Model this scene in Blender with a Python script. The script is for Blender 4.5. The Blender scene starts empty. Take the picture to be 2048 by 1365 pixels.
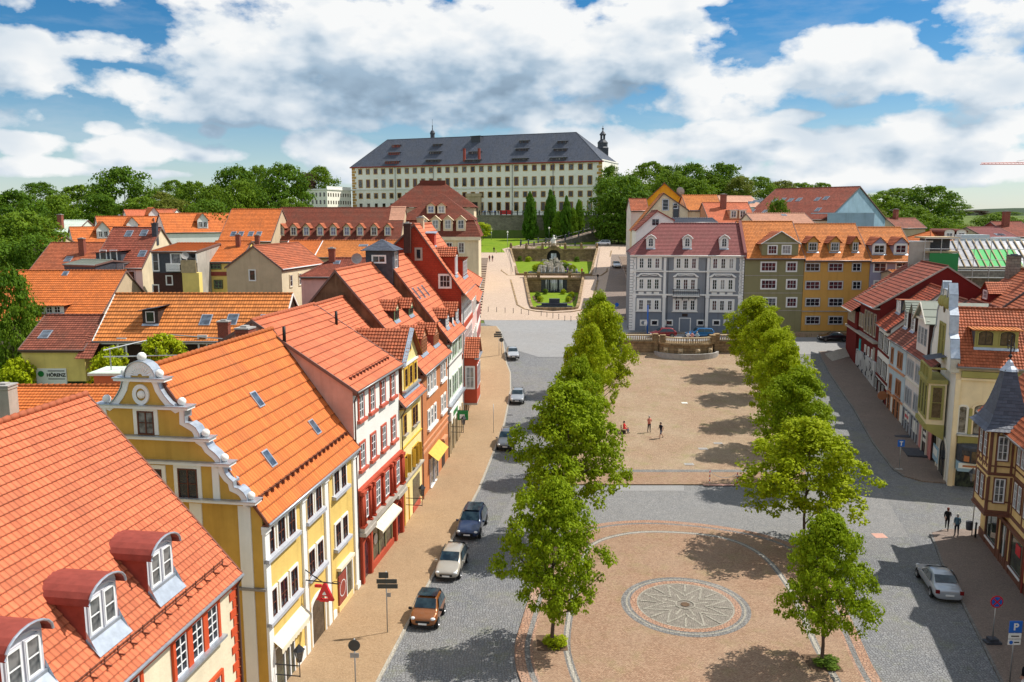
import bpy, bmesh, math, random
from mathutils import Vector as V, Matrix as M
R=random.Random(7)
SC=bpy.context.scene; COL=SC.collection
rad=math.radians
# ---------------------------------------------------------------- survey: a pixel of the survey photo (2048x1365) to a point in metres
FPX=1640.; CAMH=24.; TH=math.atan(250/FPX)
_fw=V((0,math.cos(TH),-math.sin(TH))); _up=V((0,math.sin(TH),math.cos(TH))); CAM=V((0,0,CAMH))
def ray(px,py):
    d=_fw*FPX+V((px-1024.,0,0))-_up*(py-682.5); return d/d.y
def at(px,py,y): return CAM+ray(px,py)*y
PROF=[(-200,0),(70,0),(85,.5),(100,1.3),(120,3.1),(131,5.5),(140,6.5),(205,12),(265,14.8),(289,16.3),(290,24.2),(420,24.2),(750,-4),(9000,-8)]
def g(y):
    for (a,b),(c,d) in zip(PROF,PROF[1:]):
        if a<=y<=c: return b+(d-b)*(y-a)/(c-a)
    return PROF[-1][1]
def G(px,py,lift=0):
    d=ray(px,py); lo,hi=5.,289.
    for _ in range(50):
        m=(lo+hi)/2
        if CAMH+d.z*m>g(m): lo=m
        else: hi=m
    return V((d.x*lo,lo,g(lo)+lift))
# ---------------------------------------------------------------- materials
MAT={}
def nodes(name):
    m=bpy.data.materials.new(name); m.use_nodes=True; nt=m.node_tree
    return m,nt,nt.nodes['Principled BSDF'],nt.nodes.new,nt.links.new
def rgb(c): return (c[0],c[1],c[2],1)
def setp(b,rough=.8,spec=.3,metal=0,**k):
    b.inputs['Roughness'].default_value=rough; b.inputs['Specular IOR Level'].default_value=spec; b.inputs['Metallic'].default_value=metal
def mixc(N,L,fac,a,b,typ='MIX'):
    n=N('ShaderNodeMix'); n.data_type='RGBA'; n.blend_type=typ
    for s,v in ((n.inputs[0],fac),(n.inputs[6],a),(n.inputs[7],b)):
        if isinstance(v,(int,float)): s.default_value=v
        elif isinstance(v,tuple): s.default_value=rgb(v)
        else: L(v,s)
    return n.outputs[2]
def mth(N,L,op,a,b=None,c=None):
    n=N('ShaderNodeMath'); n.operation=op
    for s,v in zip(n.inputs,(a,b,c)):
        if v is None: continue
        if isinstance(v,(int,float)): s.default_value=v
        else: L(v,s)
    return n.outputs[0]
def ramp(N,L,fac,stops):
    n=N('ShaderNodeValToRGB'); e=n.color_ramp.elements
    while len(e)<len(stops): e.new(.5)
    for x,(p,c) in zip(e,stops):
        x.position=p; x.color=rgb(c) if isinstance(c,tuple) else (c,c,c,1)
    L(fac,n.inputs[0]); return n.outputs[0]
def noise(N,L,vec,scale,detail=4,rough=.6,dim='3D'):
    n=N('ShaderNodeTexNoise'); n.noise_dimensions=dim; n.inputs['Scale'].default_value=scale; n.inputs['Detail'].default_value=detail; n.inputs['Roughness'].default_value=rough
    if vec is not None: L(vec,n.inputs['Vector'])
    return n.outputs[0]
def bump(N,L,b,h,dist,strength=1):
    n=N('ShaderNodeBump'); n.inputs['Distance'].default_value=dist; n.inputs['Strength'].default_value=strength
    L(h,n.inputs['Height']); L(n.outputs[0],b.inputs['Normal'])
def coord(N,which='Object'): return N('ShaderNodeTexCoord').outputs[which]
def sc(c,k): return tuple(min(1,x*k) for x in c)
def plain(name,c,rough=.6,spec=.3,metal=0,var=.08,scale=3.):
    if name in MAT: return MAT[name]
    m,nt,b,N,L=nodes(name); setp(b,rough,spec,metal)
    f=noise(N,L,coord(N),scale,3)
    L(mixc(N,L,ramp(N,L,f,[(.3,0.),(.7,1.)]),sc(c,1-var),sc(c,1+var)),b.inputs['Base Color'])
    MAT[name]=m; return m
def plaster(name,c,var=.12,stain=(.5,.46,.42),sa=.38,bmp=.012):
    if name in MAT: return MAT[name]
    m,nt,b,N,L=nodes(name); setp(b,.9,.15)
    co=coord(N); f=noise(N,L,co,.45,5,.65); f2=noise(N,L,co,7,4)
    col=mixc(N,L,ramp(N,L,f,[(.35,0.),(.65,1.)]),sc(c,1-var),sc(c,1+var*.6))
    mp=N('ShaderNodeMapping'); mp.inputs['Scale'].default_value=(1.6,1.6,.14); L(co,mp.inputs[0])
    st=ramp(N,L,noise(N,L,mp.outputs[0],1.,4),[(.52,0.),(.78,sa)])
    col=mixc(N,L,st,col,tuple(x*y for x,y in zip(c,stain)))
    L(col,b.inputs['Base Color']); bump(N,L,b,f2,bmp); MAT[name]=m; return m
def tile(name,c,var=.22,tw=.25,ch=.34,rib=.6,line=.45,stain=.3,moss=(.10,.07,.05),rough=.75):
    """clay tiles: UV in metres, u along the eave, v up the slope"""
    if name in MAT: return MAT[name]
    m,nt,b,N,L=nodes(name); setp(b,rough,.25)
    uv=coord(N,'UV'); sx=N('ShaderNodeSeparateXYZ'); L(uv,sx.inputs[0])
    ui=mth(N,L,'DIVIDE',sx.outputs[0],tw); vi=mth(N,L,'DIVIDE',sx.outputs[1],ch)
    cb=N('ShaderNodeCombineXYZ'); L(mth(N,L,'FLOOR',ui),cb.inputs[0]); L(mth(N,L,'FLOOR',mth(N,L,'ADD',vi,.002)),cb.inputs[1])
    wn=N('ShaderNodeTexWhiteNoise'); wn.noise_dimensions='2D'; L(cb.outputs[0],wn.inputs['Vector'])
    col=mixc(N,L,wn.outputs['Value'],sc(c,1-var),sc(c,1+var*.7))
    big=noise(N,L,uv,.35,5,.65); col=mixc(N,L,ramp(N,L,big,[(.45,0.),(.75,stain)]),col,moss)
    sm=noise(N,L,uv,3.2,4); col=mixc(N,L,ramp(N,L,sm,[(.55,0.),(.8,stain*.8)]),col,sc(c,.6))
    fr=mth(N,L,'FRACT',ui); fv=mth(N,L,'FRACT',vi)
    jl=mth(N,L,'LESS_THAN',fr,.13)
    jv=mth(N,L,'LESS_THAN',fv,.10)
    j=mth(N,L,'MULTIPLY',mth(N,L,'MAXIMUM',mth(N,L,'MULTIPLY',jl,.6),jv),line)
    col=mixc(N,L,j,col,sc(c,.32)); L(col,b.inputs['Base Color'])
    h=mth(N,L,'SINE',mth(N,L,'MULTIPLY',ui,6.2832)); h=mth(N,L,'ADD',mth(N,L,'MULTIPLY',h,rib*.5),mth(N,L,'MULTIPLY',fv,-.5))
    bump(N,L,b,mth(N,L,'ADD',h,mth(N,L,'MULTIPLY',sm,.3)),.035); MAT[name]=m; return m
def setts(name,c1,c2,joint,scale,rowed=False,rot=0,patch=(.5,.45,.4),pa=.35,green=0.,bmp=.02,var2=.14):
    if name in MAT: return MAT[name]
    m,nt,b,N,L=nodes(name); setp(b,.75,.35)
    mp=N('ShaderNodeMapping'); L(coord(N),mp.inputs[0]); mp.inputs['Rotation'].default_value=(0,0,rot); co=mp.outputs[0]
    wob=N('ShaderNodeVectorMath'); wob.operation='MULTIPLY_ADD'; nn=N('ShaderNodeTexNoise'); nn.inputs['Scale'].default_value=.9; nn.inputs['Detail'].default_value=2; L(co,nn.inputs['Vector'])
    L(nn.outputs['Color'],wob.inputs[0]); wob.inputs[1].default_value=(.5,.5,0); L(co,wob.inputs[2]); co2=wob.outputs[0]
    if rowed:
        br=N('ShaderNodeTexBrick'); br.inputs['Scale'].default_value=scale; L(co2,br.inputs['Vector'])
        br.inputs['Color1'].default_value=rgb(c1); br.inputs['Color2'].default_value=rgb(c2); br.inputs['Mortar'].default_value=rgb(joint)
        br.inputs['Mortar Size'].default_value=.04; br.inputs['Brick Width'].default_value=.62; br.inputs['Row Height'].default_value=.42; br.inputs['Mortar Smooth'].default_value=.3; br.inputs['Bias'].default_value=0
        col=br.outputs['Color']; jm=br.outputs['Fac']
    else:
        vo=N('ShaderNodeTexVoronoi'); vo.voronoi_dimensions='2D'; vo.inputs['Scale'].default_value=scale; vo.inputs['Randomness'].default_value=.75; L(co2,vo.inputs['Vector'])
        ve=N('ShaderNodeTexVoronoi'); ve.voronoi_dimensions='2D'; ve.feature='DISTANCE_TO_EDGE'; ve.inputs['Scale'].default_value=scale; ve.inputs['Randomness'].default_value=.75; L(co2,ve.inputs['Vector'])
        s=N('ShaderNodeSeparateColor'); L(vo.outputs['Color'],s.inputs[0])
        col=mixc(N,L,s.outputs[0],c1,c2); jm=ramp(N,L,ve.outputs['Distance'],[(.03,1.),(.12,0.)]); col=mixc(N,L,jm,col,joint)
    f=noise(N,L,coord(N),.16,6,.7); col=mixc(N,L,ramp(N,L,f,[(.42,0.),(.68,pa)]),col,patch)
    f3=noise(N,L,coord(N),1.3,5,.7); col=mixc(N,L,ramp(N,L,f3,[(.3,var2*1.6),(.7,0.)]),col,sc(c1,.45))
    f4=noise(N,L,coord(N),9.,2,.5); col=mixc(N,L,ramp(N,L,f4,[(.25,var2*2.5),(.5,0.)]),col,sc(c1,.5)); col=mixc(N,L,ramp(N,L,f4,[(.5,0.),(.75,var2*1.8)]),col,sc(c2,1.35))
    if green:
        f2=noise(N,L,coord(N),.5,6,.75); col=mixc(N,L,ramp(N,L,f2,[(.52,0.),(.68,green)]),col,(.2,.22,.05))
    L(col,b.inputs['Base Color'])
    h=mth(N,L,'SUBTRACT',f3,jm); bump(N,L,b,h,bmp); MAT[name]=m; return m
def brickmat(name,c1,c2,joint,scale=4.,bmp=.015,pa=.4,patch=(.1,.08,.06),bw=.5,rh=.25):
    if name in MAT: return MAT[name]
    m,nt,b,N,L=nodes(name); setp(b,.9,.15)
    co=coord(N); sx=N('ShaderNodeSeparateXYZ'); L(co,sx.inputs[0]); cb=N('ShaderNodeCombineXYZ'); L(mth(N,L,'ADD',sx.outputs[0],sx.outputs[1]),cb.inputs[0]); L(sx.outputs[2],cb.inputs[1])
    br=N('ShaderNodeTexBrick'); br.inputs['Scale'].default_value=scale; L(cb.outputs[0],br.inputs['Vector'])
    for k,v in (('Color1',c1),('Color2',c2),('Mortar',joint)): br.inputs[k].default_value=rgb(v)
    br.inputs['Mortar Size'].default_value=.02; br.inputs['Brick Width'].default_value=bw; br.inputs['Row Height'].default_value=rh
    col=mixc(N,L,ramp(N,L,noise(N,L,co,.7,6,.7),[(.4,0.),(.7,pa)]),br.outputs['Color'],patch)
    L(col,b.inputs['Base Color']); bump(N,L,b,mth(N,L,'SUBTRACT',noise(N,L,co,6,4),br.outputs['Fac']),bmp); MAT[name]=m; return m
def glassmat(name,c,c2=None):
    if name in MAT: return MAT[name]
    m,nt,b,N,L=nodes(name); setp(b,.06,.6)
    co=coord(N); f=noise(N,L,co,1.7,2); col=mixc(N,L,ramp(N,L,f,[(.4,0.),(.6,1.)]),c,c2 or sc(c,.4)); L(col,b.inputs['Base Color']); MAT[name]=m; return m
def paint(name,c,metal=.3,rough=.28):
    if name in MAT: return MAT[name]
    m,nt,b,N,L=nodes(name); setp(b,rough,.5,metal); b.inputs['Coat Weight'].default_value=.8; b.inputs['Coat Roughness'].default_value=.05
    f=noise(N,L,coord(N),4.,5); L(mixc(N,L,ramp(N,L,f,[(.5,0.),(.8,.12)]),c,(.3,.27,.22)),b.inputs['Base Color']); MAT[name]=m; return m
def leafmat(name,c1,c2,trans=.3):
    if name in MAT: return MAT[name]
    m,nt,b,N,L=nodes(name); setp(b,.6,.1)
    geo=N('ShaderNodeNewGeometry'); at_=N('ShaderNodeAttribute'); at_.attribute_name='clump'
    col=mixc(N,L,geo.outputs['Random Per Island'],c1,c2); col=mixc(N,L,mth(N,L,'MULTIPLY',at_.outputs['Fac'],.6),col,sc(c2,1.25)); L(col,b.inputs['Base Color'])
    tr=N('ShaderNodeBsdfTranslucent'); L(mixc(N,L,.5,col,(.35,.4,.02),'MULTIPLY'),tr.inputs[0]); L(mixc(N,L,.4,col,(.26,.36,.008)),tr.inputs[0])
    mx=N('ShaderNodeMixShader'); mx.inputs[0].default_value=trans; out=nt.nodes['Material Output']
    L(b.outputs[0],mx.inputs[1]); L(tr.outputs[0],mx.inputs[2]); L(mx.outputs[0],out.inputs[0]); MAT[name]=m; return m
# ---------------------------------------------------------------- mesh builder
class MB:
    def __init__(s): s.v=[]; s.f=[]; s.uv=[]; s.mi=[]; s.cur=0; s.sm=[]; s.smooth=False
    def face(s,pts,uv=None):
        i=len(s.v); s.v+= [tuple(p) for p in pts]; s.f.append(tuple(range(i,i+len(pts)))); s.uv.append(uv); s.mi.append(s.cur); s.sm.append(s.smooth)
    def faces(s,pts,fs):
        i=len(s.v); s.v+=[tuple(p) for p in pts]
        for f in fs: s.f.append(tuple(i+k for k in f)); s.uv.append(None); s.mi.append(s.cur); s.sm.append(s.smooth)
    def box(s,x0,x1,y0,y1,z0,z1):
        s.faces([(x0,y0,z0),(x1,y0,z0),(x1,y1,z0),(x0,y1,z0),(x0,y0,z1),(x1,y0,z1),(x1,y1,z1),(x0,y1,z1)],
            [(0,3,2,1),(4,5,6,7),(0,1,5,4),(1,2,6,5),(2,3,7,6),(3,0,4,7)])
    def cbox(s,c,dx,dy,dz,rot=0):
        k=M.Rotation(rot,3,'Z'); c=V(c); p=[c+k@V((sx*dx/2,sy*dy/2,sz*dz/2)) for sz in(-1,1) for sx,sy in((-1,-1),(1,-1),(1,1),(-1,1))]
        s.faces(p,[(0,3,2,1),(4,5,6,7),(0,1,5,4),(1,2,6,5),(2,3,7,6),(3,0,4,7)])
    def prism(s,poly,axis,a,b):
        """poly of 2D points extruded along axis: 'x' (poly=y,z) 'y' (poly=x,z) 'z' (poly=x,y)"""
        f={'x':lambda p,t:(t,p[0],p[1]),'y':lambda p,t:(p[0],t,p[1]),'z':lambda p,t:(p[0],p[1],t)}[axis]
        n=len(poly); s.faces([f(p,a) for p in poly]+[f(p,b) for p in poly],[tuple(range(n))[::-1],tuple(range(n,2*n))]+[(i,(i+1)%n,n+(i+1)%n,n+i) for i in range(n)])
    def tube(s,pts,r,n=6,caps=True):
        pts=[V(p) for p in pts]; rs=r if isinstance(r,(list,tuple)) else [r]*len(pts); rings=[]
        for i,p in enumerate(pts):
            d=(pts[min(i+1,len(pts)-1)]-pts[max(i-1,0)]); d=d.normalized() if d.length else V((0,0,1))
            a=d.orthogonal().normalized() if abs(d.z)>.9 else d.cross(V((0,0,1))).normalized(); b=d.cross(a)
            rings.append([p+(a*math.cos(2*math.pi*k/n)+b*math.sin(2*math.pi*k/n))*rs[i] for k in range(n)])
        vs=[q for r_ in rings for q in r_]; fs=[]
        for i in range(len(rings)-1):
            for k in range(n): fs.append((i*n+k,i*n+(k+1)%n,(i+1)*n+(k+1)%n,(i+1)*n+k))
        if caps: fs+= [tuple(range(n))[::-1],tuple((len(rings)-1)*n+k for k in range(n))]
        old=s.smooth; s.smooth=n>6; s.faces(vs,fs); s.smooth=old
    def lathe(s,prof,c=(0,0,0),n=12,a0=0,a1=2*math.pi):
        full=abs(a1-a0-2*math.pi)<1e-6; m=n if full else n+1; vs=[]
        for r,z in prof:
            for k in range(m):
                a=a0+(a1-a0)*k/n; vs.append((c[0]+r*math.cos(a),c[1]+r*math.sin(a),c[2]+z))
        fs=[]
        for i in range(len(prof)-1):
            for k in range(n): k2=(k+1)%m; fs.append((i*m+k,i*m+k2,(i+1)*m+k2,(i+1)*m+k))
        s.faces(vs,fs)
    def ball(s,c,r,n=10,sq=1):
        k=n//2; old=s.smooth; s.smooth=True; s.lathe([(r*math.sin(math.pi*i/k),-r*sq*math.cos(math.pi*i/k)) for i in range(k+1)],c,n); s.smooth=old
    def build(s,name,mat,parent=None,loc=None,rotz=0,smooth=None,weld=False):
        me=bpy.data.meshes.new(name); me.from_pydata(s.v,[],s.f)
        mats=mat if isinstance(mat,(list,tuple)) else [mat]
        for m in mats: me.materials.append(m)
        if any(u for u in s.uv):
            ul=me.uv_layers.new(name='UVMap'); fl=[]
            for f,u in zip(s.f,s.uv): fl+= [c for q in (u or [(0,0)]*len(f)) for c in q]
            ul.data.foreach_set('uv',fl)
        if len(mats)>1: me.polygons.foreach_set('material_index',s.mi)
        if smooth or (smooth is None and any(s.sm)): me.polygons.foreach_set('use_smooth',[True]*len(s.f) if smooth else s.sm)
        if weld:
            bm=bmesh.new(); bm.from_mesh(me); bmesh.ops.remove_doubles(bm,verts=bm.verts,dist=.001); bm.to_mesh(me); bm.free()
        me.update(); o=bpy.data.objects.new(name,me); COL.objects.link(o)
        if parent: o.parent=parent
        if loc is not None: o.location=loc
        if rotz: o.rotation_euler=(0,0,rotz)
        return o
def inst(name,me,parent,loc=(0,0,0),rotz=0,scale=None):
    o=bpy.data.objects.new(name,me); COL.objects.link(o); o.parent=parent; o.location=loc; o.rotation_euler=(0,0,rotz)
    if scale: o.scale=scale
    return o
def tag(o,label=None,cat=None,group=None,kind=None):
    if label: o['label']=label
    if cat: o['category']=cat
    if group: o['group']=group
    if kind: o['kind']=kind
    return o
def thing(name,label,cat,loc=(0,0,0),rotz=0,group=None):
    o=bpy.data.objects.new(name,None); COL.objects.link(o); o.location=loc; o.rotation_euler=(0,0,rotz); o.empty_display_size=.2
    return tag(o,label,cat,group)
def copy_tree(o,parent=None):
    c=o.copy(); COL.objects.link(c)
    if parent: c.parent=parent
    for ch in list(o.children): copy_tree(ch,c)
    return c
def clip(poly,k,lo,hi):
    def half(ps,val,sgn):
        out=[]
        for i,a in enumerate(ps):
            b=ps[(i+1)%len(ps)]; da=(a[k]-val)*sgn; db=(b[k]-val)*sgn
            if da>=0: out.append(a)
            if (da>0 and db<0) or (da<0 and db>0):
                t=da/(da-db); out.append(tuple(x+(y-x)*t for x,y in zip(a,b)))
        return out
    return half(half(poly,lo,1),hi,-1)
def tiles(mb,poly,course=.34,t=.04,wave=0.,tw=.25,sag=0.):
    """roof tiles over one convex planar polygon: overlapping courses, each with a raised lower edge; wave>0 models the pantile ribs"""
    P=[V(p) for p in poly]; n=(P[1]-P[0]).cross(P[2]-P[0]).normalized()
    if n.z<0: n=-n
    e=V((0,0,1)).cross(n).normalized(); s_=n.cross(e); o=P[0]
    q=[((p-o).dot(e),(p-o).dot(s_)) for p in P]
    b0=min(x[1] for x in q); b1=max(x[1] for x in q); nb=max(1,round((b1-b0)/course)); cs=(b1-b0)/nb
    for i in range(nb):
        lo=b0+i*cs; hi=lo+cs; c=clip(q,1,lo,hi)
        if len(c)<3: continue
        def p3(a,b,z): return o+e*a+s_*b+n*z
        bl=[x[0] for x in c if abs(x[1]-lo)<1e-5]; bh=[x[0] for x in c if abs(x[1]-hi)<1e-5]
        if not bl: bl=[min(c,key=lambda x:x[1])[0]]
        if not bh: bh=[max(c,key=lambda x:x[1])[0]]
        l0,l1,h0,h1=min(bl),max(bl),min(bh),max(bh); vv=i*.34
        k=1 if not wave else max(1,int(round((max(l1,h1)-min(l0,h0))/tw*4)))
        A=[];B=[];U=[];jz=R.uniform(-.006,.006)
        for j in range(k+1):
            f=j/k; a=l0+(l1-l0)*f; b=h0+(h1-h0)*f
            w=wave*max(-.6,math.sin(2*math.pi*a/tw)); w2=wave*max(-.6,math.sin(2*math.pi*b/tw))
            A.append((p3(a,lo,t+w+jz),p3(a,lo,-.01),a)); B.append((p3(b,hi,w2),b))
        for j in range(k):
            mb.face([A[j][0],A[j+1][0],B[j+1][0],B[j][0]],[(A[j][2],vv+.001),(A[j+1][2],vv+.001),(B[j+1][1],vv+.333),(B[j][1],vv+.333)])
            mb.face([A[j][1],A[j+1][1],A[j+1][0],A[j][0]],[(A[j][2],vv+.01)]*4)
# ---------------------------------------------------------------- windows
WC={}
def wmesh(W,H,nx,ny,fr,kind='rect',bar=.035,fw=.07,two=False,gl=None):
    """sash frame mesh centred on x, standing on z=0, projecting to -y; pane mesh"""
    key=(round(W,2),round(H,2),nx,ny,fr.name,kind,fw,two,gl.name if gl else 0)
    if key in WC: return WC[key]
    b=MB(); y0,y1=-.05,.02
    def outline(w,h,m=0):
        if kind=='rect': return [(-w/2,m),(w/2,m),(w/2,h),(-w/2,h)]
        k=8; r=w/2; rise=r if kind=='round' else r*.45
        return [(-w/2,m),(w/2,m)]+[(r*math.cos(math.pi*i/k),h-rise+rise*math.sin(math.pi*i/k)) for i in range(k+1)]
    o=outline(W,H); i_=outline(W-2*fw,H-fw,fw); n=len(o)
    for k in range(n):
        k2=(k+1)%n; a,c,d,e=o[k],o[k2],i_[k2],i_[k]
        b.face([(a[0],y0,a[1]),(c[0],y0,c[1]),(d[0],y0,d[1]),(e[0],y0,e[1])]); b.face([(e[0],y0,e[1]),(d[0],y0,d[1]),(d[0],y1,d[1]),(e[0],y1,e[1])]); b.face([(a[0],y1,a[1]),(c[0],y1,c[1]),(c[0],y0,c[1]),(a[0],y0,a[1])])
    iw,ih=W-2*fw,H-2*fw
    for k in range(1,nx):
        x=-iw/2+iw*k/nx; bb=bar*(1.7 if (two and k*2==nx) or nx==2 else 1); b.box(x-bb/2,x+bb/2,-.045,.0,fw,H-fw*.9)
    for k in range(1,ny):
        z=fw+ih*k/ny; b.box(-iw/2,iw/2,-.04,.0,z-bar/2,z+bar/2)
    p=MB()
    if gl: b.cur=1; b.face([(x,-.012,z) for x,z in i_]); m1=b.build('window',[fr,gl])
    else: m1=b.build('window',fr)
    me=m1.data; bpy.data.objects.remove(m1); pm=None
    if not gl:
        p.face([(x,-.012,z) for x,z in i_]); o=p.build('pane',GLASS); pm=o.data; bpy.data.objects.remove(o)
    WC[key]=(me,pm); return WC[key]
def framemesh(W,H,w,d,mat,kind='rect',bottom=True):
    key=('s',round(W,2),round(H,2),w,d,mat.name,kind,bottom)
    if key in WC: return WC[key]
    b=MB()
    if kind=='rect':
        b.box(-W/2-w,-W/2,-d,0,-w if bottom else 0,H+w); b.box(W/2,W/2+w,-d,0,-w if bottom else 0,H+w); b.box(-W/2,W/2,-d,0,H,H+w)
        if bottom: b.box(-W/2,W/2,-d,0,-w,0)
    else:
        k=10; r=W/2; rise=r if kind=='round' else r*.45; hh=H-rise
        b.box(-r-w,-r,-d,0,0,hh); b.box(r,r+w,-d,0,0,hh)
        pr=lambda a,q:((r+q)*math.cos(a),hh+(rise+q)*math.sin(a))
        for i in range(k):
            a0,a1=math.pi*i/k,math.pi*(i+1)/k; A,B_,C_,D=pr(a0,0),pr(a1,0),pr(a1,w),pr(a0,w)
            b.face([(p[0],-d,p[1]) for p in(A,B_,C_,D)][::-1]); b.face([(D[0],-d,D[1]),(C_[0],-d,C_[1]),(C_[0],0,C_[1]),(D[0],0,D[1])]); b.face([(A[0],0,A[1]),(B_[0],0,B_[1]),(B_[0],-d,B_[1]),(A[0],-d,A[1])])
    o=b.build('window_surround',mat); me=o.data; bpy.data.objects.remove(o); WC[key]=me; return me
def sillmesh(W,d,h,mat):
    key=('l',round(W,2),d,h,mat.name)
    if key in WC: return WC[key]
    b=MB(); b.box(-W/2,W/2,-d,0,-h,0); b.face([(-W/2-.01,-d-.01,.004),(W/2+.01,-d-.01,.004),(W/2+.01,0,.05),(-W/2-.01,0,.05)]); o=b.build('window_sill',mat); me=o.data; bpy.data.objects.remove(o); WC[key]=me; return me
def win(par,x,y,z,W,H,rot=0,nx=2,ny=3,fr='white',sur=None,sw=.12,sd=.1,sill=None,kind='rect',sub=False,fw=.07,pane=None,sillh=.1,silld=.2,bottom=True):
    """window with its bottom centre at (x,y,z) in the parent's frame; rot 0 faces -y, -90 faces -x, 90 faces +x"""
    f=MAT[fr]; gl=None
    if pane in('glass_red','glass_curtain','glass_pale','glass_blue') and R.random()<.4: pane=R.choice(['glass','glass_curtain','glass_pale','glass_warm','glass_red'])
    if sub: gl=MAT[pane] if pane else R.choice(GLS)
    me,pm=wmesh(W,H,nx,ny,f,kind,fw=fw,gl=gl)
    k=M.Rotation(rad(rot),3,'Z'); off=k@V((0,-.015,0))
    w=inst('window',me,par,V((x,y,z))+off,rad(rot))
    if pm:
        p=inst('pane',pm,w)
        if R.random()<.5 or pane:
            mm=MAT[pane] if pane else R.choice(GLS); p.material_slots[0].link='OBJECT'; p.material_slots[0].material=mm
    if sur:
        q=inst('window_surround',framemesh(W,H,sw,sd,MAT[sur],kind,bottom and not sill),w,V((0,.015,0)))
    if sill: inst('window_sill',sillmesh(W+.3,silld,sillh,MAT[sill]),w,V((0,.015,0)))
    return w
# ---------------------------------------------------------------- houses
class House:
    """local frame: x along the front, y into the house, z up from the ground at A"""
    def __init__(s,name,label,A,B,cat='house',z0=None,group=None):
        A=V((A[0],A[1],0)); B=V((B[0],B[1],0)); s.z0=g(A.y) if z0 is None else z0
        d=B-A; s.L=d.length; s.rz=math.atan2(d.y,d.x); s.o=V((A.x,A.y,s.z0))
        s.T=M.Translation(s.o)@M.Rotation(s.rz,4,'Z'); s.I=s.T.inverted()
        s.r=thing(name,label,cat,s.o,s.rz,group)
    def ray(s,px,py):
        c=s.I@CAM; return c,(s.I.to_3x3()@ray(px,py))
    def fac(s,px,py,n=0.):
        c,d=s.ray(px,py); t=(n-c.y)/d.y; p=c+d*t; return p.x,p.z
    def side(s,px,py,u=0.):
        c,d=s.ray(px,py); t=(u-c.x)/d.x; p=c+d*t; return p.y,p.z
    def pl(s,px,py,p0,N):
        c,d=s.ray(px,py); N=V(N); t=(V(p0)-c).dot(N)/d.dot(N); return c+d*t
    # main gabled body
    def body(s,D,ze,zr,nr,zb=None,over=.35,gov=.12,wall='w',gab=None,roof='r',u0=0,u1=None,wave=0,down=4,course=.34,L_=True,back=True,hip0=0,hip1=0,trim='gutter',verge='verge',cap=True,t=.045,name='wall',g0v=True,g1v=True):
        u1=s.L if u1 is None else u1; zb=ze if zb is None else zb
        s.sl=(zr-ze)/(nr+over); sb=(zr-zb)/(D+over-nr); s.ze=ze; s.over=over; s.zr=zr; s.nr=nr; s.D=D
        zf=ze+s.sl*over-.12; zk=zb+sb*over-.12; th=.1
        b=MB(); g0=[(0,-down),(0,zf),(nr,zr-.14),(D,zk),(D,-down)]
        q=lambda u,p:(u,p[0],p[1])
        b.face([(u0,0,-down),(u1,0,-down),(u1,0,zf),(u0,0,zf)])
        s.wall=b.build(name,MAT[wall],s.r)
        if back: b=MB(); b.face([(u1,D,-down),(u0,D,-down),(u0,D,zk),(u1,D,zk)]); b.build('rear_wall',MAT[gab or wall],s.r)
        for u,h,vis in((u0,hip0,g0v),(u1,hip1,g1v)):
            if not vis: continue
            gm=MB(); pr=g0 if not h else [(0,-down),(0,zf),(D,zk),(D,-down)]
            gm.face([q(u,p) for p in (pr if u==u1 else pr[::-1])]); gm.build('gable_wall',MAT[gab or wall],s.r)
        # roof
        a,c=u0-gov,u1+gov; ra,rc=a+hip0,c-hip1; rb=MB()
        tiles(rb,[(a,-over,ze),(c,-over,ze),(rc,nr,zr),(ra,nr,zr)],course,t,wave)
        if back: tiles(rb,[(c,D+over,zb),(a,D+over,zb),(ra,nr,zr),(rc,nr,zr)],course,t,0)
        if hip0: tiles(rb,[(a,D+over,zb),(a,-over,ze),(ra,nr,zr)],course,t,0)
        if hip1: tiles(rb,[(c,-over,ze),(c,D+over,zb),(rc,nr,zr)],course,t,0)
        # roof slab underside
        rb.face([(a,-over,ze-.03),(ra,nr,zr-.03),(rc,nr,zr-.03),(c,-over,ze-.03)],[(0,0)]*4); rb.face([(a,D+over,zb-.03),(c,D+over,zb-.03),(rc,nr,zr-.03),(ra,nr,zr-.03)],[(0,0)]*4)
        s.roof=rb.build('roof',MAT[roof],s.r)
        if cap:
            cb=MB(); k=max(1,int((rc-ra)/.42)); w=(rc-ra)/k
            for i in range(k):
                x=ra+i*w; cb.tube([(x,nr,zr+.01),(x+w*.98,nr,zr+.035)],[.12,.14],7)
            for h,xx,x2 in((hip0,a,ra),(hip1,c,rc)):
                if h:
                    for yy,zz in((-over,ze),(D+over,zb)): cb.tube([(xx,yy,zz+.03),(x2,nr,zr+.03)],.11,6)
            cb.build('ridge_tiles',MAT[roof],s.r)
        if trim:
            tb=MB(); tb.tube([(a,-over-.05,ze-.04),(c,-over-.05,ze-.04)],.075,7); tb.build('gutter',MAT[trim],s.r)
            fb=MB(); fb.box(u0,u1,-over*.8,-.002,ze+s.sl*over*.1-.28,ze-.06); fb.build('eaves_board',MAT[verge if verge else trim],s.r)
        if verge:
            for u,h in((a,hip0),(c,hip1)):
                if h: continue
                for (y0,z0),(y1,z1) in (((-over,ze),(nr,zr)),((D+over,zb),(nr,zr))):
                    vb=MB(); vb.faces([(u-.05,y0,z0-.16),(u+.05,y0,z0-.16),(u+.05,y0,z0+.07),(u-.05,y0,z0+.07),(u-.05,y1,z1-.16),(u+.05,y1,z1-.16),(u+.05,y1,z1+.07),(u-.05,y1,z1+.07)],[(0,1,2,3),(4,7,6,5),(0,4,5,1),(1,5,6,2),(2,6,7,3),(3,7,4,0)]); vb.build('verge_board',MAT[verge],s.r)
        return s
    def rz_at(s,n): return s.ze+s.sl*(n+s.over)
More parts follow.
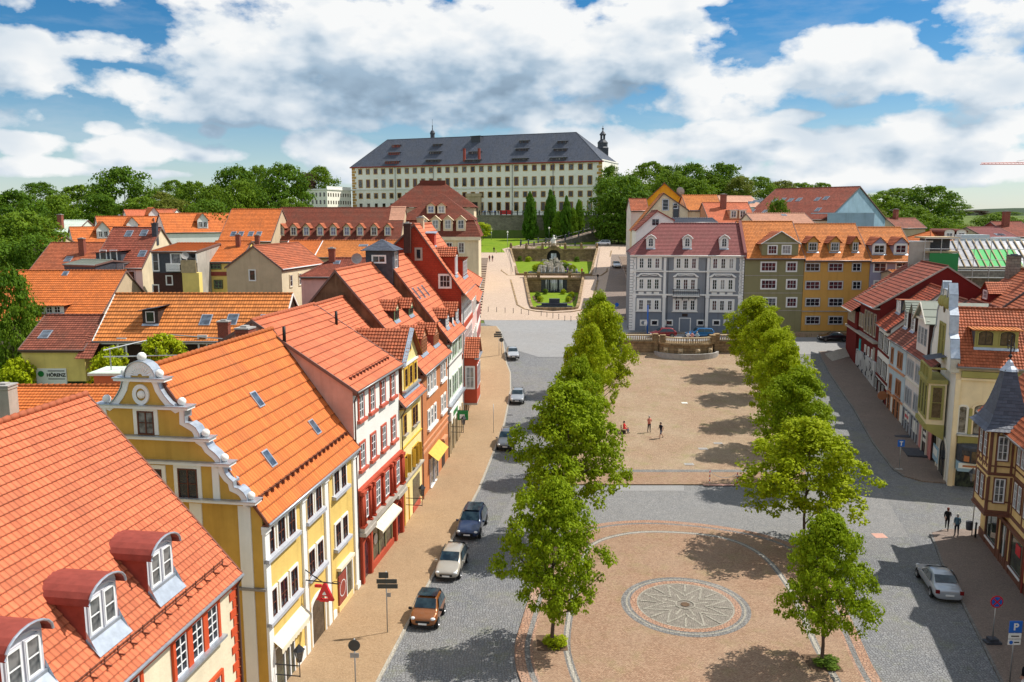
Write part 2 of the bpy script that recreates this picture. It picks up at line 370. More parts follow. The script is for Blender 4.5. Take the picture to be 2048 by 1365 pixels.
    def onroof(s,px,py):
        return s.pl(px,py,(0,-s.over,s.ze),(0,-s.sl,1))
    def dormer(s,u,n,W,H,out,wall='w',cheek=None,roof='r',ov=.18,sov=.12,wave=0,smooth=False,front=True,th=.05,plane=None,course=.34,flash='zinc',name='dormer'):
        """dormer with its front at y=n; out: roof outline [(x,z)...] over the front from left eave to right eave, z above the cheeks' top H"""
        ze,sl,over=plane or (s.ze,s.sl,s.over); zb=ze+sl*(n+over); ye=lambda z:(z-ze)/sl-over
        d=thing(name,None,None); d.parent=s.r; d.location=(u,n,zb); 
        Y=lambda z:max(.02,ye(zb+z)-n)
        b=MB(); top=[(x,z) for x,z in out if -W/2<=x<=W/2] if False else out
        inner=[(max(-W/2,min(W/2,x)),max(H,z-th)) for x,z in out]
        b.face([(-W/2,0,-.15),(W/2,0,-.15)]+[(x,0,z) for x,z in inner[::-1]])
        o1=b.build('dormer_front',MAT[wall],d); 
        for x in(-W/2,W/2):
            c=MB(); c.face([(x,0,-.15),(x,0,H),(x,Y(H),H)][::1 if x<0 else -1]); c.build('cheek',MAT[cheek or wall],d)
        r=MB(); r.smooth=smooth
        for (x0,z0),(x1,z1) in zip(out,out[1:]):
            poly=[(x0,-ov,z0),(x1,-ov,z1),(x1,Y(z1),z1),(x0,Y(z0),z0)]
            if wave is None or smooth: r.face(poly); r.face([(x0,-ov,z0-.05),(x1,-ov,z1-.05),(x1,-ov,z1),(x0,-ov,z0)]); r.face([(x0,-ov,z0-.05),(x1,-ov,z1-.05),(x1,Y(z1),z1-.05),(x0,Y(z0),z0-.05)][::-1])
            else:
                tiles(r,poly,course,.05,wave); r.face([(x0,-ov,z0-.04),(x1,-ov,z1-.04),(x1,Y(z1),z1-.04),(x0,Y(z0),z0-.04)][::-1],[(0,0)]*4); r.face([(x0,-ov,z0-.07),(x1,-ov,z1-.07),(x1,-ov,z1),(x0,-ov,z0)],[(0,0)]*4)
        r.build('dormer_roof',MAT[roof],d)
        if flash:
            f=MB(); f.face([(-W/2-.06,-.2,-.2*sl+.10),(W/2+.06,-.2,-.2*sl+.10),(W/2+.06,.0,.13),(-W/2-.06,.0,.13)]); f.build('flashing',MAT[flash],d)
        return d
    def skylight(s,px,py,W=.55,H=.8,name='skylight',p=None):
        p=p or s.onroof(px,py); a=math.atan(s.sl); b=MB(); b.box(-W/2-.08,W/2+.08,-H/2-.08,H/2+.08,0,.09); o=b.build(name,MAT['zinc'],s.r); o.location=p; o.rotation_euler=(a,0,0)
        q=MB(); q.box(-W/2,W/2,-H/2,H/2,.09,.105); k=q.build('pane',MAT['skyglass'],o); return o
    def chimney(s,x,y,z,W=.8,D_=.6,H=1.6,mat='brick_red',cap='concrete',below=1.5):
        b=MB(); b.box(-W/2,W/2,-D_/2,D_/2,-below,H); b.box(-W/2-.05,W/2+.05,-D_/2-.05,D_/2+.05,H-.22,H-.1); o=b.build('chimney',MAT[mat],s.r,V((x,y,z))); c=MB(); c.box(-W/2-.07,W/2+.07,-D_/2-.07,D_/2+.07,H,H+.09); c.box(-W*.25,W*.25,-D_*.25,D_*.25,H+.09,H+.2); c.build('chimney_cap',MAT[cap],o); return o
    def pipe(s,pts,mat='downpipe',r=.05): 
        b=MB(); b.tube(pts,r,6); return b.build('downpipe',MAT[mat],s.r)
    def band(s,z,h,d,mat,u0=0,u1=None,name='cornice',y=0):
        b=MB(); b.box(u0,s.L if u1 is None else u1,y-d,y+.02,z,z+h); return b.build(name,MAT[mat],s.r)
    def strip(s,u0,u1,z0,z1,d,mat,name='pilaster',y=0):
        b=MB(); b.box(u0,u1,y-d,y+.02,z0,z1); return b.build(name,MAT[mat],s.r)
    def wins(s,pts,W,H,n=0,grid=1,**k):
        """pts: survey pixels of window centres; returns list"""
        out=[]
        for p in pts:
            u,z=s.fac(p[0],p[1],n); out.append(win(s.r,u,n,z-H/2,W,H,**k))
        return out
def textmesh(txt,size,mat,par,loc,rot,ext=.01,name='lettering',align='CENTER',bold=0.):
    c=bpy.data.curves.new(name,'FONT'); c.body=txt; c.size=size; c.align_x=align; c.align_y='CENTER'; c.extrude=ext; c.offset=bold
    o=bpy.data.objects.new(name,c); COL.objects.link(o); dg=bpy.context.evaluated_depsgraph_get(); me=bpy.data.meshes.new_from_object(o.evaluated_get(dg)); bpy.data.objects.remove(o)
    me.materials.clear(); me.materials.append(MAT[mat]); q=bpy.data.objects.new(name,me); COL.objects.link(q); q.parent=par; q.location=loc; q.rotation_euler=rot; return q
# ---------------------------------------------------------------- palette
tile('tile_salmon',(.62,.165,.075),var=.17,line=.6,stain=.34)
tile('tile_orange',(.64,.17,.04),var=.17,line=.65,stain=.32)
tile('tile_amber',(.60,.20,.05),var=.22,line=.6,stain=.3)
tile('tile_red',(.29,.075,.045),var=.28,line=.7,stain=.35)
tile('tile_rust',(.42,.115,.05),var=.25,line=.7,stain=.4)
tile('tile_brown',(.25,.075,.045),var=.3,line=.6,stain=.5)
tile('tile_dark',(.20,.05,.028),var=.22,line=.35,stain=.5,tw=.18)
tile('tile_burgundy',(.26,.085,.08),var=.10,line=.3,stain=.3,tw=.2)
tile('tile_pale',(.58,.30,.20),var=.12,line=.4,stain=.25)
tile('tile_mixed',(.36,.07,.03),var=.6,line=.5,stain=.5)
tile('slate',(.085,.095,.125),var=.25,line=.35,stain=.35,tw=.3,moss=(.13,.12,.11),rib=.1,rough=.5)
tile('felt_green',(.27,.29,.24),var=.05,line=.12,stain=.3,tw=1.2,rib=0)
plaster('cream',(.75,.66,.48)); plaster('white',(.80,.79,.76),var=.05,sa=.12); plaster('offwhite',(.80,.78,.73),var=.06,sa=.15)
plaster('sand_trim',(.74,.68,.58),var=.05,sa=.15)
plaster('ochre',(.58,.345,.075)); plaster('yellow',(.74,.52,.16)); plaster('yellow_pale',(.80,.66,.30)); plaster('pinkplaster',(.62,.36,.29),var=.15,sa=.4)  # ochre: the yellow wall's shaded side, its shade put into the colour
plaster('pink',(.72,.47,.43)); plaster('pinkwhite',(.76,.68,.65)); plaster('rose',(.60,.24,.23)); plaster('skyblue',(.50,.60,.68)); plaster('greywall',(.25,.265,.29),var=.06); plaster('greydark',(.19,.215,.255),var=.05)
plaster('olive',(.265,.24,.125),var=.05); plaster('amber',(.62,.34,.09),var=.05); plaster('lilac',(.33,.32,.42),var=.05); plaster('terracotta',(.52,.20,.085)); plaster('terracotta_light',(.62,.3,.17)); plaster('beige',(.56,.43,.29),var=.12,sa=.35); plaster('beige_light',(.72,.60,.42)); plaster('castle_white',(.90,.86,.76),var=.05,sa=.18); plaster('castle_trim',(.52,.30,.09)); plaster('grime',(.16,.085,.05),var=.5,sa=.5,stain=(2.5,2.6,2.6)); plaster('grey_render',(.42,.38,.33),var=.2); plaster('sandstone',(.52,.40,.25)); plaster('palegreen',(.62,.70,.60)); plaster('paleblue',(.32,.47,.58)); plaster('orangewall',(.75,.36,.03)); plaster('lemon',(.80,.62,.20)); plaster('redwall',(.42,.075,.04)); plaster('redtrim',(.58,.085,.03),var=.06,sa=.1); plaster('brickred_trim',(.48,.11,.07)); plaster('olivegreen',(.36,.325,.115)); plaster('butter',(.84,.69,.46)); plaster('mustard',(.80,.57,.26)); plaster('darkred',(.16,.02,.018),var=.08); plaster('whitewash',(.5,.5,.5),var=.25,stain=(.4,.4,.42),sa=.8)
plain('white_paint',(.80,.80,.80),.4,var=.03); plain('cream_paint',(.72,.66,.5),.5); plain('brown_wood',(.11,.035,.02),.5); plain('dark_wood',(.045,.03,.025),.7,var=.3); plain('timber_brown',(.17,.07,.045),.7,var=.15); plain('green_paint',(.20,.33,.16),.5); plain('yellow_paint',(.66,.40,.05),.5); plain('red_paint',(.45,.07,.045),.5); plain('orange_frame',(.42,.17,.08),.5); plain('grey_paint',(.42,.43,.47),.5); plain('lilac_grey',(.55,.54,.58),.5,var=.04)
plain('gutter',(.26,.25,.25),.45,metal=.5); plain('copper',(.18,.07,.045),.5,metal=.3); plain('verge',(.17,.10,.085),.7); plain('zinc',(.44,.48,.54),.38,metal=.6,var=.15); plain('downpipe',(.10,.06,.05),.5); plain('iron',(.035,.035,.04),.5,metal=.4); plain('steel',(.42,.43,.44),.4,metal=.7); plain('concrete',(.36,.34,.32),.9,var=.15); plain('slate_wall',(.055,.06,.075),.6,var=.25); plain('dormer_red',(.27,.055,.04),.6,var=.15); plain('dark_brown_wall',(.06,.025,.02),.7,var=.2)
plain('blue_sign',(.02,.14,.55),.4,var=0); plain('red_sign',(.6,.02,.03),.4,var=.03); plain('green_sign',(.02,.22,.06),.4,var=.03); plain('black',(.015,.015,.015),.5); plain('sign_back',(.07,.075,.07),.5,metal=.3); plain('sign_white',(.78,.78,.76),.5,var=.02); plain('teal',(.02,.42,.42),.6); plain('rubber',(.02,.02,.02),.8); plain('alloy',(.45,.46,.48),.3,metal=.9); plain('lamp_red',(.17,.008,.01),.2); plain('lamp_clear',(.7,.72,.74),.12); plain('gold',(.6,.4,.08),.35,metal=.8); plain('net_green',(.02,.42,.08),.6); plain('foil',(.22,.225,.25),.35,metal=.2,var=.3,scale=1.2); plain('plank',(.42,.32,.19),.8,var=.2); plain('membrane',(.60,.66,.68),.5); plain('crane_red',(.5,.05,.02),.5); plain('bark',(.10,.07,.05),.9,var=.3); plain('bark_pale',(.15,.11,.085),.9,var=.3); plain('soil',(.12,.075,.045),.95,var=.3); plain('mural_dark',(.05,.05,.06),.9); plain('red_cloth',(.55,.03,.03),.7); plain('curtain',(.62,.60,.57),.9); plain('awning_cream',(.74,.66,.5),.8); plain('awning_yellow',(.68,.42,.08),.8)
glassmat('glass',(.022,.026,.034),(.008,.01,.014)); glassmat('glass_warm',(.06,.045,.035),(.015,.012,.012)); glassmat('glass_curtain',(.20,.20,.20),(.03,.035,.04)); glassmat('glass_blue',(.25,.30,.42),(.08,.10,.16)); glassmat('glass_pale',(.38,.37,.36),(.2,.2,.2)); glassmat('glass_shop',(.06,.075,.05),(.015,.02,.02)); glassmat('glass_red',(.13,.035,.04),(.02,.02,.03)); glassmat('car_glass',(.03,.055,.07),(.01,.02,.03)); glassmat('skyglass',(.10,.13,.17),(.05,.06,.08)); glassmat('water',(.03,.045,.04),(.015,.02,.02))
GLASS=MAT['glass']; GLS=[MAT['glass'],MAT['glass'],MAT['glass_warm'],MAT['glass_curtain']]
brickmat('brick_red',(.36,.085,.05),(.26,.06,.04),(.30,.24,.2),3.2); brickmat('ashlar',(.42,.29,.155),(.28,.19,.11),(.12,.09,.06),1.,pa=.65,patch=(.06,.045,.03),bw=.9,rh=.42); brickmat('rubble',(.30,.27,.22),(.21,.19,.155),(.11,.10,.085),1.2,pa=.5,patch=(.07,.06,.05),bw=.8,rh=.4); brickmat('red_shingle',(.43,.065,.035),(.38,.055,.03),(.24,.04,.025),2.2,pa=.25,patch=(.25,.04,.03),bw=.7,rh=.5)
brickmat('board',(.075,.042,.026),(.045,.027,.018),(.015,.01,.008),3.,pa=.5,patch=(.025,.018,.014),bw=.16,rh=40.)
setts('cobble',(.165,.168,.18),(.265,.265,.27),(.075,.075,.075),6.,green=.25,var2=.10,pa=.45,patch=(.26,.24,.21))
setts('cobble_row',(.215,.215,.22),(.33,.32,.31),(.10,.095,.09),4.2,rowed=True,rot=1.45,pa=.3,patch=(.24,.22,.2))
setts('pink_setts',(.315,.175,.105),(.475,.305,.195),(.125,.09,.055),4.6,rowed=True,rot=.1,green=.22,pa=.35,patch=(.44,.34,.24))
setts('tan_setts',(.325,.205,.125),(.46,.315,.205),(.17,.12,.075),6.,green=.38,pa=.4,patch=(.50,.42,.29))
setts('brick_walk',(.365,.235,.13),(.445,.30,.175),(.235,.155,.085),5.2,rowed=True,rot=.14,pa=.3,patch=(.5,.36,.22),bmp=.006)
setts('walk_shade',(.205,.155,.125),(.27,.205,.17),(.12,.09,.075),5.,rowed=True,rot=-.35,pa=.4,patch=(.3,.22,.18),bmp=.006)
setts('ramp_setts',(.50,.36,.27),(.60,.45,.35),(.32,.24,.17),5.,pa=.35,patch=(.56,.43,.30),bmp=.006)
setts('asphalt',(.28,.275,.275),(.32,.31,.305),(.26,.26,.26),40.,pa=.35,patch=(.28,.255,.23),bmp=.003)
setts('granite_band',(.155,.15,.145),(.235,.225,.21),(.11,.1,.095),4.,pa=.25)
setts('granite_line',(.34,.31,.25),(.42,.38,.31),(.22,.2,.16),7.,pa=.2)
setts('roundel_setts',(.235,.205,.165),(.325,.285,.235),(.14,.12,.1),9.,pa=.2)
setts('granite_pale',(.42,.39,.33),(.52,.48,.40),(.28,.24,.2),7.,pa=.15)
setts('edge_brick',(.36,.19,.115),(.46,.27,.175),(.16,.1,.07),5.,pa=.25)
def grassmat(name,c1,c2):
    m,nt,b,N,L=nodes(name); setp(b,.9,.1); f=noise(N,L,coord(N),.35,6,.7); f2=noise(N,L,coord(N),9,4); L(mixc(N,L,ramp(N,L,f,[(.3,0.),(.7,1.)]),mixc(N,L,f2,sc(c1,.7),sc(c1,1.3)),c2),b.inputs['Base Color']); bump(N,L,b,f2,.05); MAT[name]=m
grassmat('lawn',(.115,.20,.012),(.20,.27,.018)); grassmat('meadow',(.09,.14,.03),(.14,.17,.05)); grassmat('hill',(.03,.055,.03),(.05,.07,.04))
leafmat('leaf_linden',(.12,.20,.005),(.26,.335,.008)); leafmat('leaf_lime',(.21,.285,.005),(.36,.41,.008)); leafmat('leaf_dark',(.035,.095,.008),(.10,.18,.012)); leafmat('leaf_mid',(.065,.145,.010),(.15,.225,.015)); leafmat('leaf_poplar',(.035,.11,.010),(.09,.19,.014)); leafmat('leaf_poplar_light',(.08,.18,.012),(.17,.28,.016)); leafmat('leaf_copper',(.05,.022,.03),(.09,.035,.04)); leafmat('leaf_olive',(.12,.15,.02),(.18,.19,.03)); leafmat('leaf_bush',(.06,.12,.015),(.13,.2,.02))
# ---------------------------------------------------------------- left row of houses along the market street
def arch_pts(W,H,rise,ov=.12,k=10):
    r=W/2+ov; return [(-r*math.cos(math.pi*i/k),H+rise*math.sin(math.pi*i/k)) for i in range(k+1)]
def gab_pts(W,H,rise,ov=.15): s_=rise/(W/2); return [(-W/2-ov,H-ov*s_),(0,H+rise),(W/2+ov,H-ov*s_)]
LF=[(10,-16.1),(37.6,-12.0),(50.6,-10.05),(60.3,-8.5),(67.3,-7.6),(78.4,-6.3),(87.9,-5.45),(101,-4.95),(113,-4.95),(128,-5.0)]
def LP(y):
    for (a,b),(c,d) in zip(LF,LF[1:]):
        if a<=y<=c: return (b+(d-b)*(y-a)/(c-a),y)
def row(h,us,z,W,H,n=0,**k): return [win(h.r,u,n,z-H/2,W,H,**k) for u in us]
# --- foreground house with the arched dormers
h=House('town_house','cream house with red quoins and arched dormers on its salmon tiled roof',LP(14),LP(34.75),group='houses along the left side of the market')
h.body(13.3,8.13,16.15,6.65,over=.3,wall='cream',roof='tile_salmon',wave=.016,trim='zinc',verge='copper',gov=.1,t=.05)
L1=h
for bl,br,tp in (((297,1184),(350,1158),(329,1067)),((171,1281),(242,1245),(219,1142)),((10,1400),(92,1352),(62,1287))):
    p,q=h.onroof(*bl),h.onroof(*br); n=(p.y+q.y)/2; u=(p.x+q.x)/2; W=1.75; zt=h.fac(*tp,n)[1]-h.rz_at(n); zt=min(max(zt,2.1),2.6)
    u=h.fac((bl[0]+br[0])/2,(bl[1]+br[1])/2,n)[0]
    d=h.dormer(u,n,W,zt-.62,arch_pts(W,zt-.62,.62,.14),wall='lilac_grey',cheek='dormer_red',roof='dormer_red_felt' if 'dormer_red_felt' in MAT else 'dormer_red',smooth=True,ov=.3)
    for x in(-.4,.4): win(d,x,0,.2,.62,1.28,nx=1,ny=2,fr='white_paint',sur='lilac_grey',sw=.05,sd=.05,sub=True,pane='glass_curtain')
    b=MB(); pts=[(x,-.31,z) for x,z in arch_pts(W,zt-.62,.62,.14)]; b.tube(pts,.045,6); b.build('arch_trim',MAT['zinc'],d)
    b=MB(); b.tube([(-.8,-.03,1.5),(-.4,-.05,1.72),(0,-.05,1.78),(.4,-.05,1.72),(.8,-.03,1.5)],.035,5); b.box(-.03,.03,-.06,0,1.75,zt-.1); b.build('moulding',MAT['lilac_grey'],d)
    b=MB(); b.box(-W/2-.02,W/2+.02,-.1,.02,.02,.16); b.build('dormer_sill',MAT['zinc'],d)
    b=MB(); b.face([(W/2,0,-.1),(W/2+.02,-.45,-.42),(W/2+.02,.0,.5)]); b.face([(-W/2,0,-.1),(-W/2-.02,-.45,-.42),(-W/2-.02,.0,.5)]); b.face([(-W/2-.05,-.5,-.43),(W/2+.05,-.5,-.43),(W/2+.05,0,.16),(-W/2-.05,0,.16)]); b.build('lead_apron',MAT['zinc'],d)
u3=[h.fac(*p)[0] for p in ((359.6,1314),(393,1278),(422,1246))]; zc=sum(h.fac(*p)[1] for p in ((359.6,1314),(393,1278),(422,1246)))/3
gu=sum(u3)/3
for sh in (0,-5.6,-10.6):
    for k in(-1,0,1):
        for dz in(0,-3.3): win(h.r,gu+sh+k*1.22,0,zc-.8+dz,.86,1.6,nx=2,ny=4,fr='white_paint',sur='redtrim',sw=.18,sd=.12,bottom=False)
    for dz in (0,-3.3):
        b=MB(); b.box(gu+sh-2.0,gu+sh+2.0,-.3,0,zc-.92+dz,zc-.8+dz); b.build('window_sill',MAT['zinc'],h.r)
b=MB()
for i in range(20): b.box(h.L-(.62 if i%2 else .36),h.L+.02,-.05,.0,h.ze-.6-i*.42,h.ze-.25-i*.42)
b.build('quoins',MAT['redtrim'],h.r)
h.band(h.ze-.32,.16,.22,'redtrim',0)
h.pipe([(h.L-.05,-.38,h.ze-.05),(h.L-.02,-.12,h.ze-.5),(h.L-.02,-.12,-1)],'downpipe',.055)
b=MB(); n0=h.onroof(315.8,1243).y; z0=h.rz_at(n0)
for dz in(.16,.3): b.tube([(0,n0,z0+dz),(h.L-.5,n0,z0+dz)],.018,5)
for i in range(28):
    x=.3+i*(h.L-.9)/27; b.box(x-.02,x+.02,n0-.25,n0+.22,z0+.0,z0+.06); b.box(x-.02,x+.02,n0-.02,n0+.02,z0,z0+.34)
b.build('snow_guard',MAT['copper'],h.r)
# --- yellow pharmacy house with the scrolled gable
h=House('town_house','yellow pharmacy house with scrolled baroque gable and orange tiled roof',LP(37.6),LP(50.6),group='houses along the left side of the market'); L2=h
h.body(10.6,9.4,16.95,5.2,over=.35,wall='yellow',gab='ochre',roof='tile_orange',wave=.013,gov=.05,trim='zinc',verge='copper',t=.055,course=.68)  # gable is the same yellow wall, painted darker for the shade on it
z1=lambda x,y:(x/3.938,680+y/3.938)
out=[]
for x,y in [(1985,1310),(1985,1292),(1955,1285),(1945,1240),(1920,1200),(1885,1172),(1846,1160),(1838,1115),(1800,1080),(1775,1045),(1758,1000),(1745,985),(1735,935),(1700,895),(1650,855),(1622,810),(1580,785),(1572,735),(1545,690),(1500,660),(1460,650),(1455,545),(1400,535),(1345,495),(1300,440),(1265,385),(1248,335),(1226,300)]:
    out.append(V(h.side(*z1(x,y),-.3)))
nc=sum(V(h.side(*z1(x,y),-.3)).x for x,y in((1112,300),(1112,430)))/2; zt=V(h.side(*z1(1112,300),-.3)).y; ra=(V(h.side(*z1(1226,300),-.3)).x-nc); ra=abs(ra)
sg=1 if out[0].x>nc else -1
half=[(abs(p.x-nc),p.y) for p in out]
prof=[(nc-a,z) for a,z in half]+[(nc-ra*math.cos(math.pi*i/12),zt+abs(h.side(*z1(1112,172),-.3)[1]-zt)*math.sin(math.pi*i/12)) for i in range(1,12)]+[(nc+a,z) for a,z in half[::-1]]
zb=half[0][1]
b=MB(); b.prism([(nc-half[0][0],zb-.02)]+prof[1:-1]+[(nc+half[0][0],zb-.02)],'x',-.3,.12); b.build('gable_parapet',MAT['ochre'],h.r)  # same darkened yellow as the gable, shade painted in
b=MB(); pv=[V(p) for p in prof]; ce=V((nc,zb+2))
b2=MB()
for i in range(len(pv)-1):
    p,q=pv[i],pv[i+1]
    if (p-q).length<.01: continue
    d=(q-p).normalized(); nn=V((d.y,-d.x)); 
    if i<len(pv)/2-.5 and nn.x<0 or i>=len(pv)/2 and nn.x>0: nn=-nn
    def inw(k):
        a=pv[max(0,k-1)]; c=pv[min(len(pv)-1,k+1)]; dd=(c-a).normalized(); m=V((dd.y,-dd.x)); 
        return m if m.dot(V((nc,pv[k].y-.6))-pv[k])>0 else -m
    w=.29; a,c,e,f=p,q,q+inw(i+1)*w,p+inw(i)*w
    P3=lambda s_,x:(x,s_.x,s_.y)
    b.face([P3(a,-.36),P3(c,-.36),P3(e,-.36),P3(f,-.36)]); b.face([P3(f,-.36),P3(e,-.36),P3(e,-.29),P3(f,-.29)])
    oa,oc=p-inw(i)*.05,q-inw(i+1)*.05
    b2.face([P3(oa,-.42),P3(oc,-.42),P3(oc,.22),P3(oa,.22)]); b2.face([P3(a,-.42),P3(c,-.42),P3(oc,-.42),P3(oa,-.42)]); b2.face([P3(oa,.22),P3(oc,.22),P3(c,.2),P3(a,.2)])
b.build('gable_scroll_band',MAT['white'],h.r); b2.build('gable_coping',MAT['zinc'],h.r)
# fan pediment, cornices
cz=[]
for y,xr in ((318,1285),(540,1470),(790,1640),(988,1800),(1290,2005)):
    n,z=h.side(*z1(xr,y),-.55); cz.append((abs(n-nc),z))
b=MB(); b2=MB()
for a,z in cz:
    b.box(-.5,.2,nc-a,nc+a,z-.13,z); b2.box(-.56,.25,nc-a-.05,nc+a+.05,z,z+.045)
b.build('gable_cornice',MAT['white'],h.r); b2.build('cornice_flashing',MAT['zinc'],h.r)
b=MB()
zf=zt+.1
for i in range(11):
    a=math.pi*(i+.5)/11; b.tube([(-.34,nc+.12*math.cos(a),zf+.1*math.sin(a)),(-.34,nc+ra*.72*math.cos(a),zf+ra*.72*math.sin(a))],[.02,.07],5)
b.build('fan_relief',MAT['white'],h.r)
b=MB()
for a,y in ((0,None),(abs(V(h.side(*z1(1243,290),-.3)).x-nc),290),(abs(V(h.side(*z1(1420,510),-.3)).x-nc),510),(abs(V(h.side(*z1(1608,760),-.3)).x-nc),760),(abs(V(h.side(*z1(1757,960),-.3)).x-nc),960),(abs(V(h.side(*z1(1967,1262),-.3)).x-nc),1262)):
    if y is None: z=h.side(*z1(1112,172),-.3)[1]+.2; b=MB(); b.ball((-.1,nc,z),.22,12); b.build('ball_finial',MAT['offwhite'],h.r)
    else:
        z=h.side(*z1(1112,y),-.3)[1]
        zz=min(c_[1] for c_ in cz if c_[1]>z-1.2 and c_[0]>a-.6) if False else min((c_[1] for c_ in cz),key=lambda q:abs(q-(z-.2)))
        for s_ in(-1,1): b=MB(); b.ball((-.15,nc+s_*a,zz+.23),.2,12); b.build('ball_finial',MAT['offwhite'],h.r)
for (x,y),W,H in (((1158,745),.86,1.15),((1490,1250),1.0,1.5),((1215,1250),1.0,1.5)):
    n,z=h.side(*z1(x,y),-.3); win(h.r,-.3,n,z,W,H,rot=-90,nx=2,ny=2,fr='brown_wood',sur='offwhite',sw=.2,sd=.05,bottom=False)
win(h.r,-.3,2*nc-h.side(*z1(1490,1250),-.3)[0],h.side(*z1(1490,1250),-.3)[1],1.0,1.5,rot=-90,nx=2,ny=2,fr='brown_wood',sur='offwhite',sw=.2,sd=.05,bottom=False)
n,z=h.side(*z1(1114,430),-.3); b=MB(); k=20
for i in range(k):
    a,c=2*math.pi*i/k,2*math.pi*(i+1)/k; f=lambda t,r1,r2,x:(x,n+r1*math.cos(t),z+r2*math.sin(t))
    b.face([f(a,.42,.5,-.4),f(c,.42,.5,-.4),f(c,.24,.3,-.36),f(a,.24,.3,-.36)]); b.face([f(a,.42,.5,-.28),f(c,.42,.5,-.28),f(c,.42,.5,-.4),f(a,.42,.5,-.4)])
o=b.build('oval_medallion',MAT['white'],h.r); b=MB(); b.ball((0,0,0),.2,12); q=b.build('medallion_boss',MAT['offwhite'],o,(-.34,n-.02,z))
b=MB(); zc5=cz[-1][1]
for a in(.55,3.05): b.box(-.08,.02,a,a+.62,-2,zc5-.15); 
b.box(-.08,.02,nc+1.9,nc+2.5,-2,zc5-.15)
zc4=cz[-2][1]
for a in (abs(h.side(*z1(1705,1150),-.3)[0]-nc),):
    for s_ in(-1,1): b.box(-.36,-.28,nc+s_*a-.17,nc+s_*a+.17,zc5+.05,zc4-.14)
b.build('gable_pilaster',MAT['offwhite'],h.r); b=MB(); b.box(-.18,.02,-.1,9,6.0,6.12); b.build('string_course',MAT['gutter'],h.r)
for us,nx in (((.68,1.95,3.24),1),((5.63,6.88),1),((9.76,10.95),1)):
    for z in(8.25,4.97):
        for u in us: win(h.r,u,0,z-.72,.84,1.44,nx=2,ny=2,fr='brown_wood',sur='offwhite',sw=.13,sd=.08,bottom=False,pane='glass')
        b=MB(); b.box(us[0]-.7,us[-1]+.7,-.28,0,z-.9,z-.72); b.face([(us[0]-.72,-.3,z-.715),(us[-1]+.72,-.3,z-.715),(us[-1]+.72,0,z-.66),(us[0]-.72,0,z-.66)]); b.build('window_sill',MAT['grey_paint'],h.r)
for u in(-.02,4.45,7.72,12.55): h.strip(u,u+.5,-.5,9.05,.12,'white'); h.strip(u-.06,u+.56,8.85,9.1,.2,'white','capital')
h.band(9.1,.14,.3,'white',-.1); h.pipe([(4.95,-.35,9.3),(4.98,-.12,8.8),(4.98,-.12,-.2)],'mustard',.05); h.pipe([(8.28,-.35,9.3),(8.3,-.12,8.8),(8.3,-.12,-.2)],'mustard',.05); h.pipe([(13.25,-.35,9.3),(13.2,-.1,8.7),(13.2,-.1,-.2)],'downpipe',.05)
# ground floor
b=MB(); b.box(.6,2.9,-.03,.02,.1,2.5); b.build('shop_window',MAT['glass_shop'],h.r)
for u in(.6,1.7,2.35,2.9): h.strip(u-.05,u+.05,.1,2.55,.08,'white_paint','shop_window_frame')
h.band(2.5,.1,.08,'white_paint',.55,2.95,'shop_window_frame')
b=MB()
for i in range(12):
    x0=.4+i*.315; b.face([(x0,-.55,2.75),(x0+.315,-.55,2.75),(x0+.315,0,3.2),(x0,0,3.2)]); b.face([(x0,-.55,2.5),(x0+.16,-.55,2.42),(x0+.315,-.55,2.5),(x0+.315,-.55,2.75),(x0,-.55,2.75)])
b.build('awning',MAT['awning_cream'],h.r)
h.strip(3.2,4.3,-.3,.75,.1,'white','plinth'); h.strip(8.4,9.0,-.3,.55,.12,'white','plinth')
b=MB(); k=10; dw=.95; pr=[(6.3-dw,-.3),(6.3-dw,2.0)]+[(6.3-dw*math.cos(math.pi*i/k),2.0+.75*math.sin(math.pi*i/k)) for i in range(1,k)]+[(6.3+dw,2.0),(6.3+dw,-.3)]; b.prism(pr,'y',-.02,.05); b.build('doorway',MAT['mustard'],h.r)
win(h.r,6.3,0,-.2,1.9,2.95,nx=1,ny=1,fr='mustard',sur='white',sw=.16,sd=.1,kind='arch',bottom=False,pane='glass_warm')
b=MB(); b.box(9.55,11.75,-.06,.02,.45,2.75); b.build('shop_window',MAT['glass_shop'],h.r); b=MB(); b.box(9.5,10.75,-.1,-.02,.5,2.35); b.build('shop_sign_panel',MAT['dormer_red'],h.r)
b=MB()
for i in range(24):
    a,c=2*math.pi*i/24,2*math.pi*(i+1)/24; f=lambda t,r_:(10.12+r_*math.cos(t),-.105,1.4+r_*math.sin(t)); b.face([f(a,.52),f(c,.52),f(c,.47),f(a,.47)])
b.build('ring_logo',MAT['white_paint'],h.r); h.band(2.75,.2,.3,'awning_cream',9.4,11.9,'awning'); h.strip(11.9,12.05,0,2.8,.1,'white_paint','shop_window_frame'); h.strip(10.8,10.9,.45,2.8,.1,'white_paint','shop_window_frame'); h.band(.1,.38,.12,'mustard',9.4,11.9,'plinth'); h.strip(12.5,13.1,-.3,.5,.2,'white','plinth')
for px in((513,800),(628,855),(537,918)): h.skylight(*px,.5,.85)
b=MB(); n0=.35; z0=h.rz_at(n0); b.tube([(.6,n0,z0+.2),(12.6,n0,z0+.2)],.02,5); b.tube([(.6,n0,z0+.1),(12.6,n0,z0+.1)],.02,5)
for i in range(20): b.box(.6+i*.63,.64+i*.63,n0-.15,n0+.1,z0-.02,z0+.22)
b.build('snow_guard',MAT['copper'],h.r)
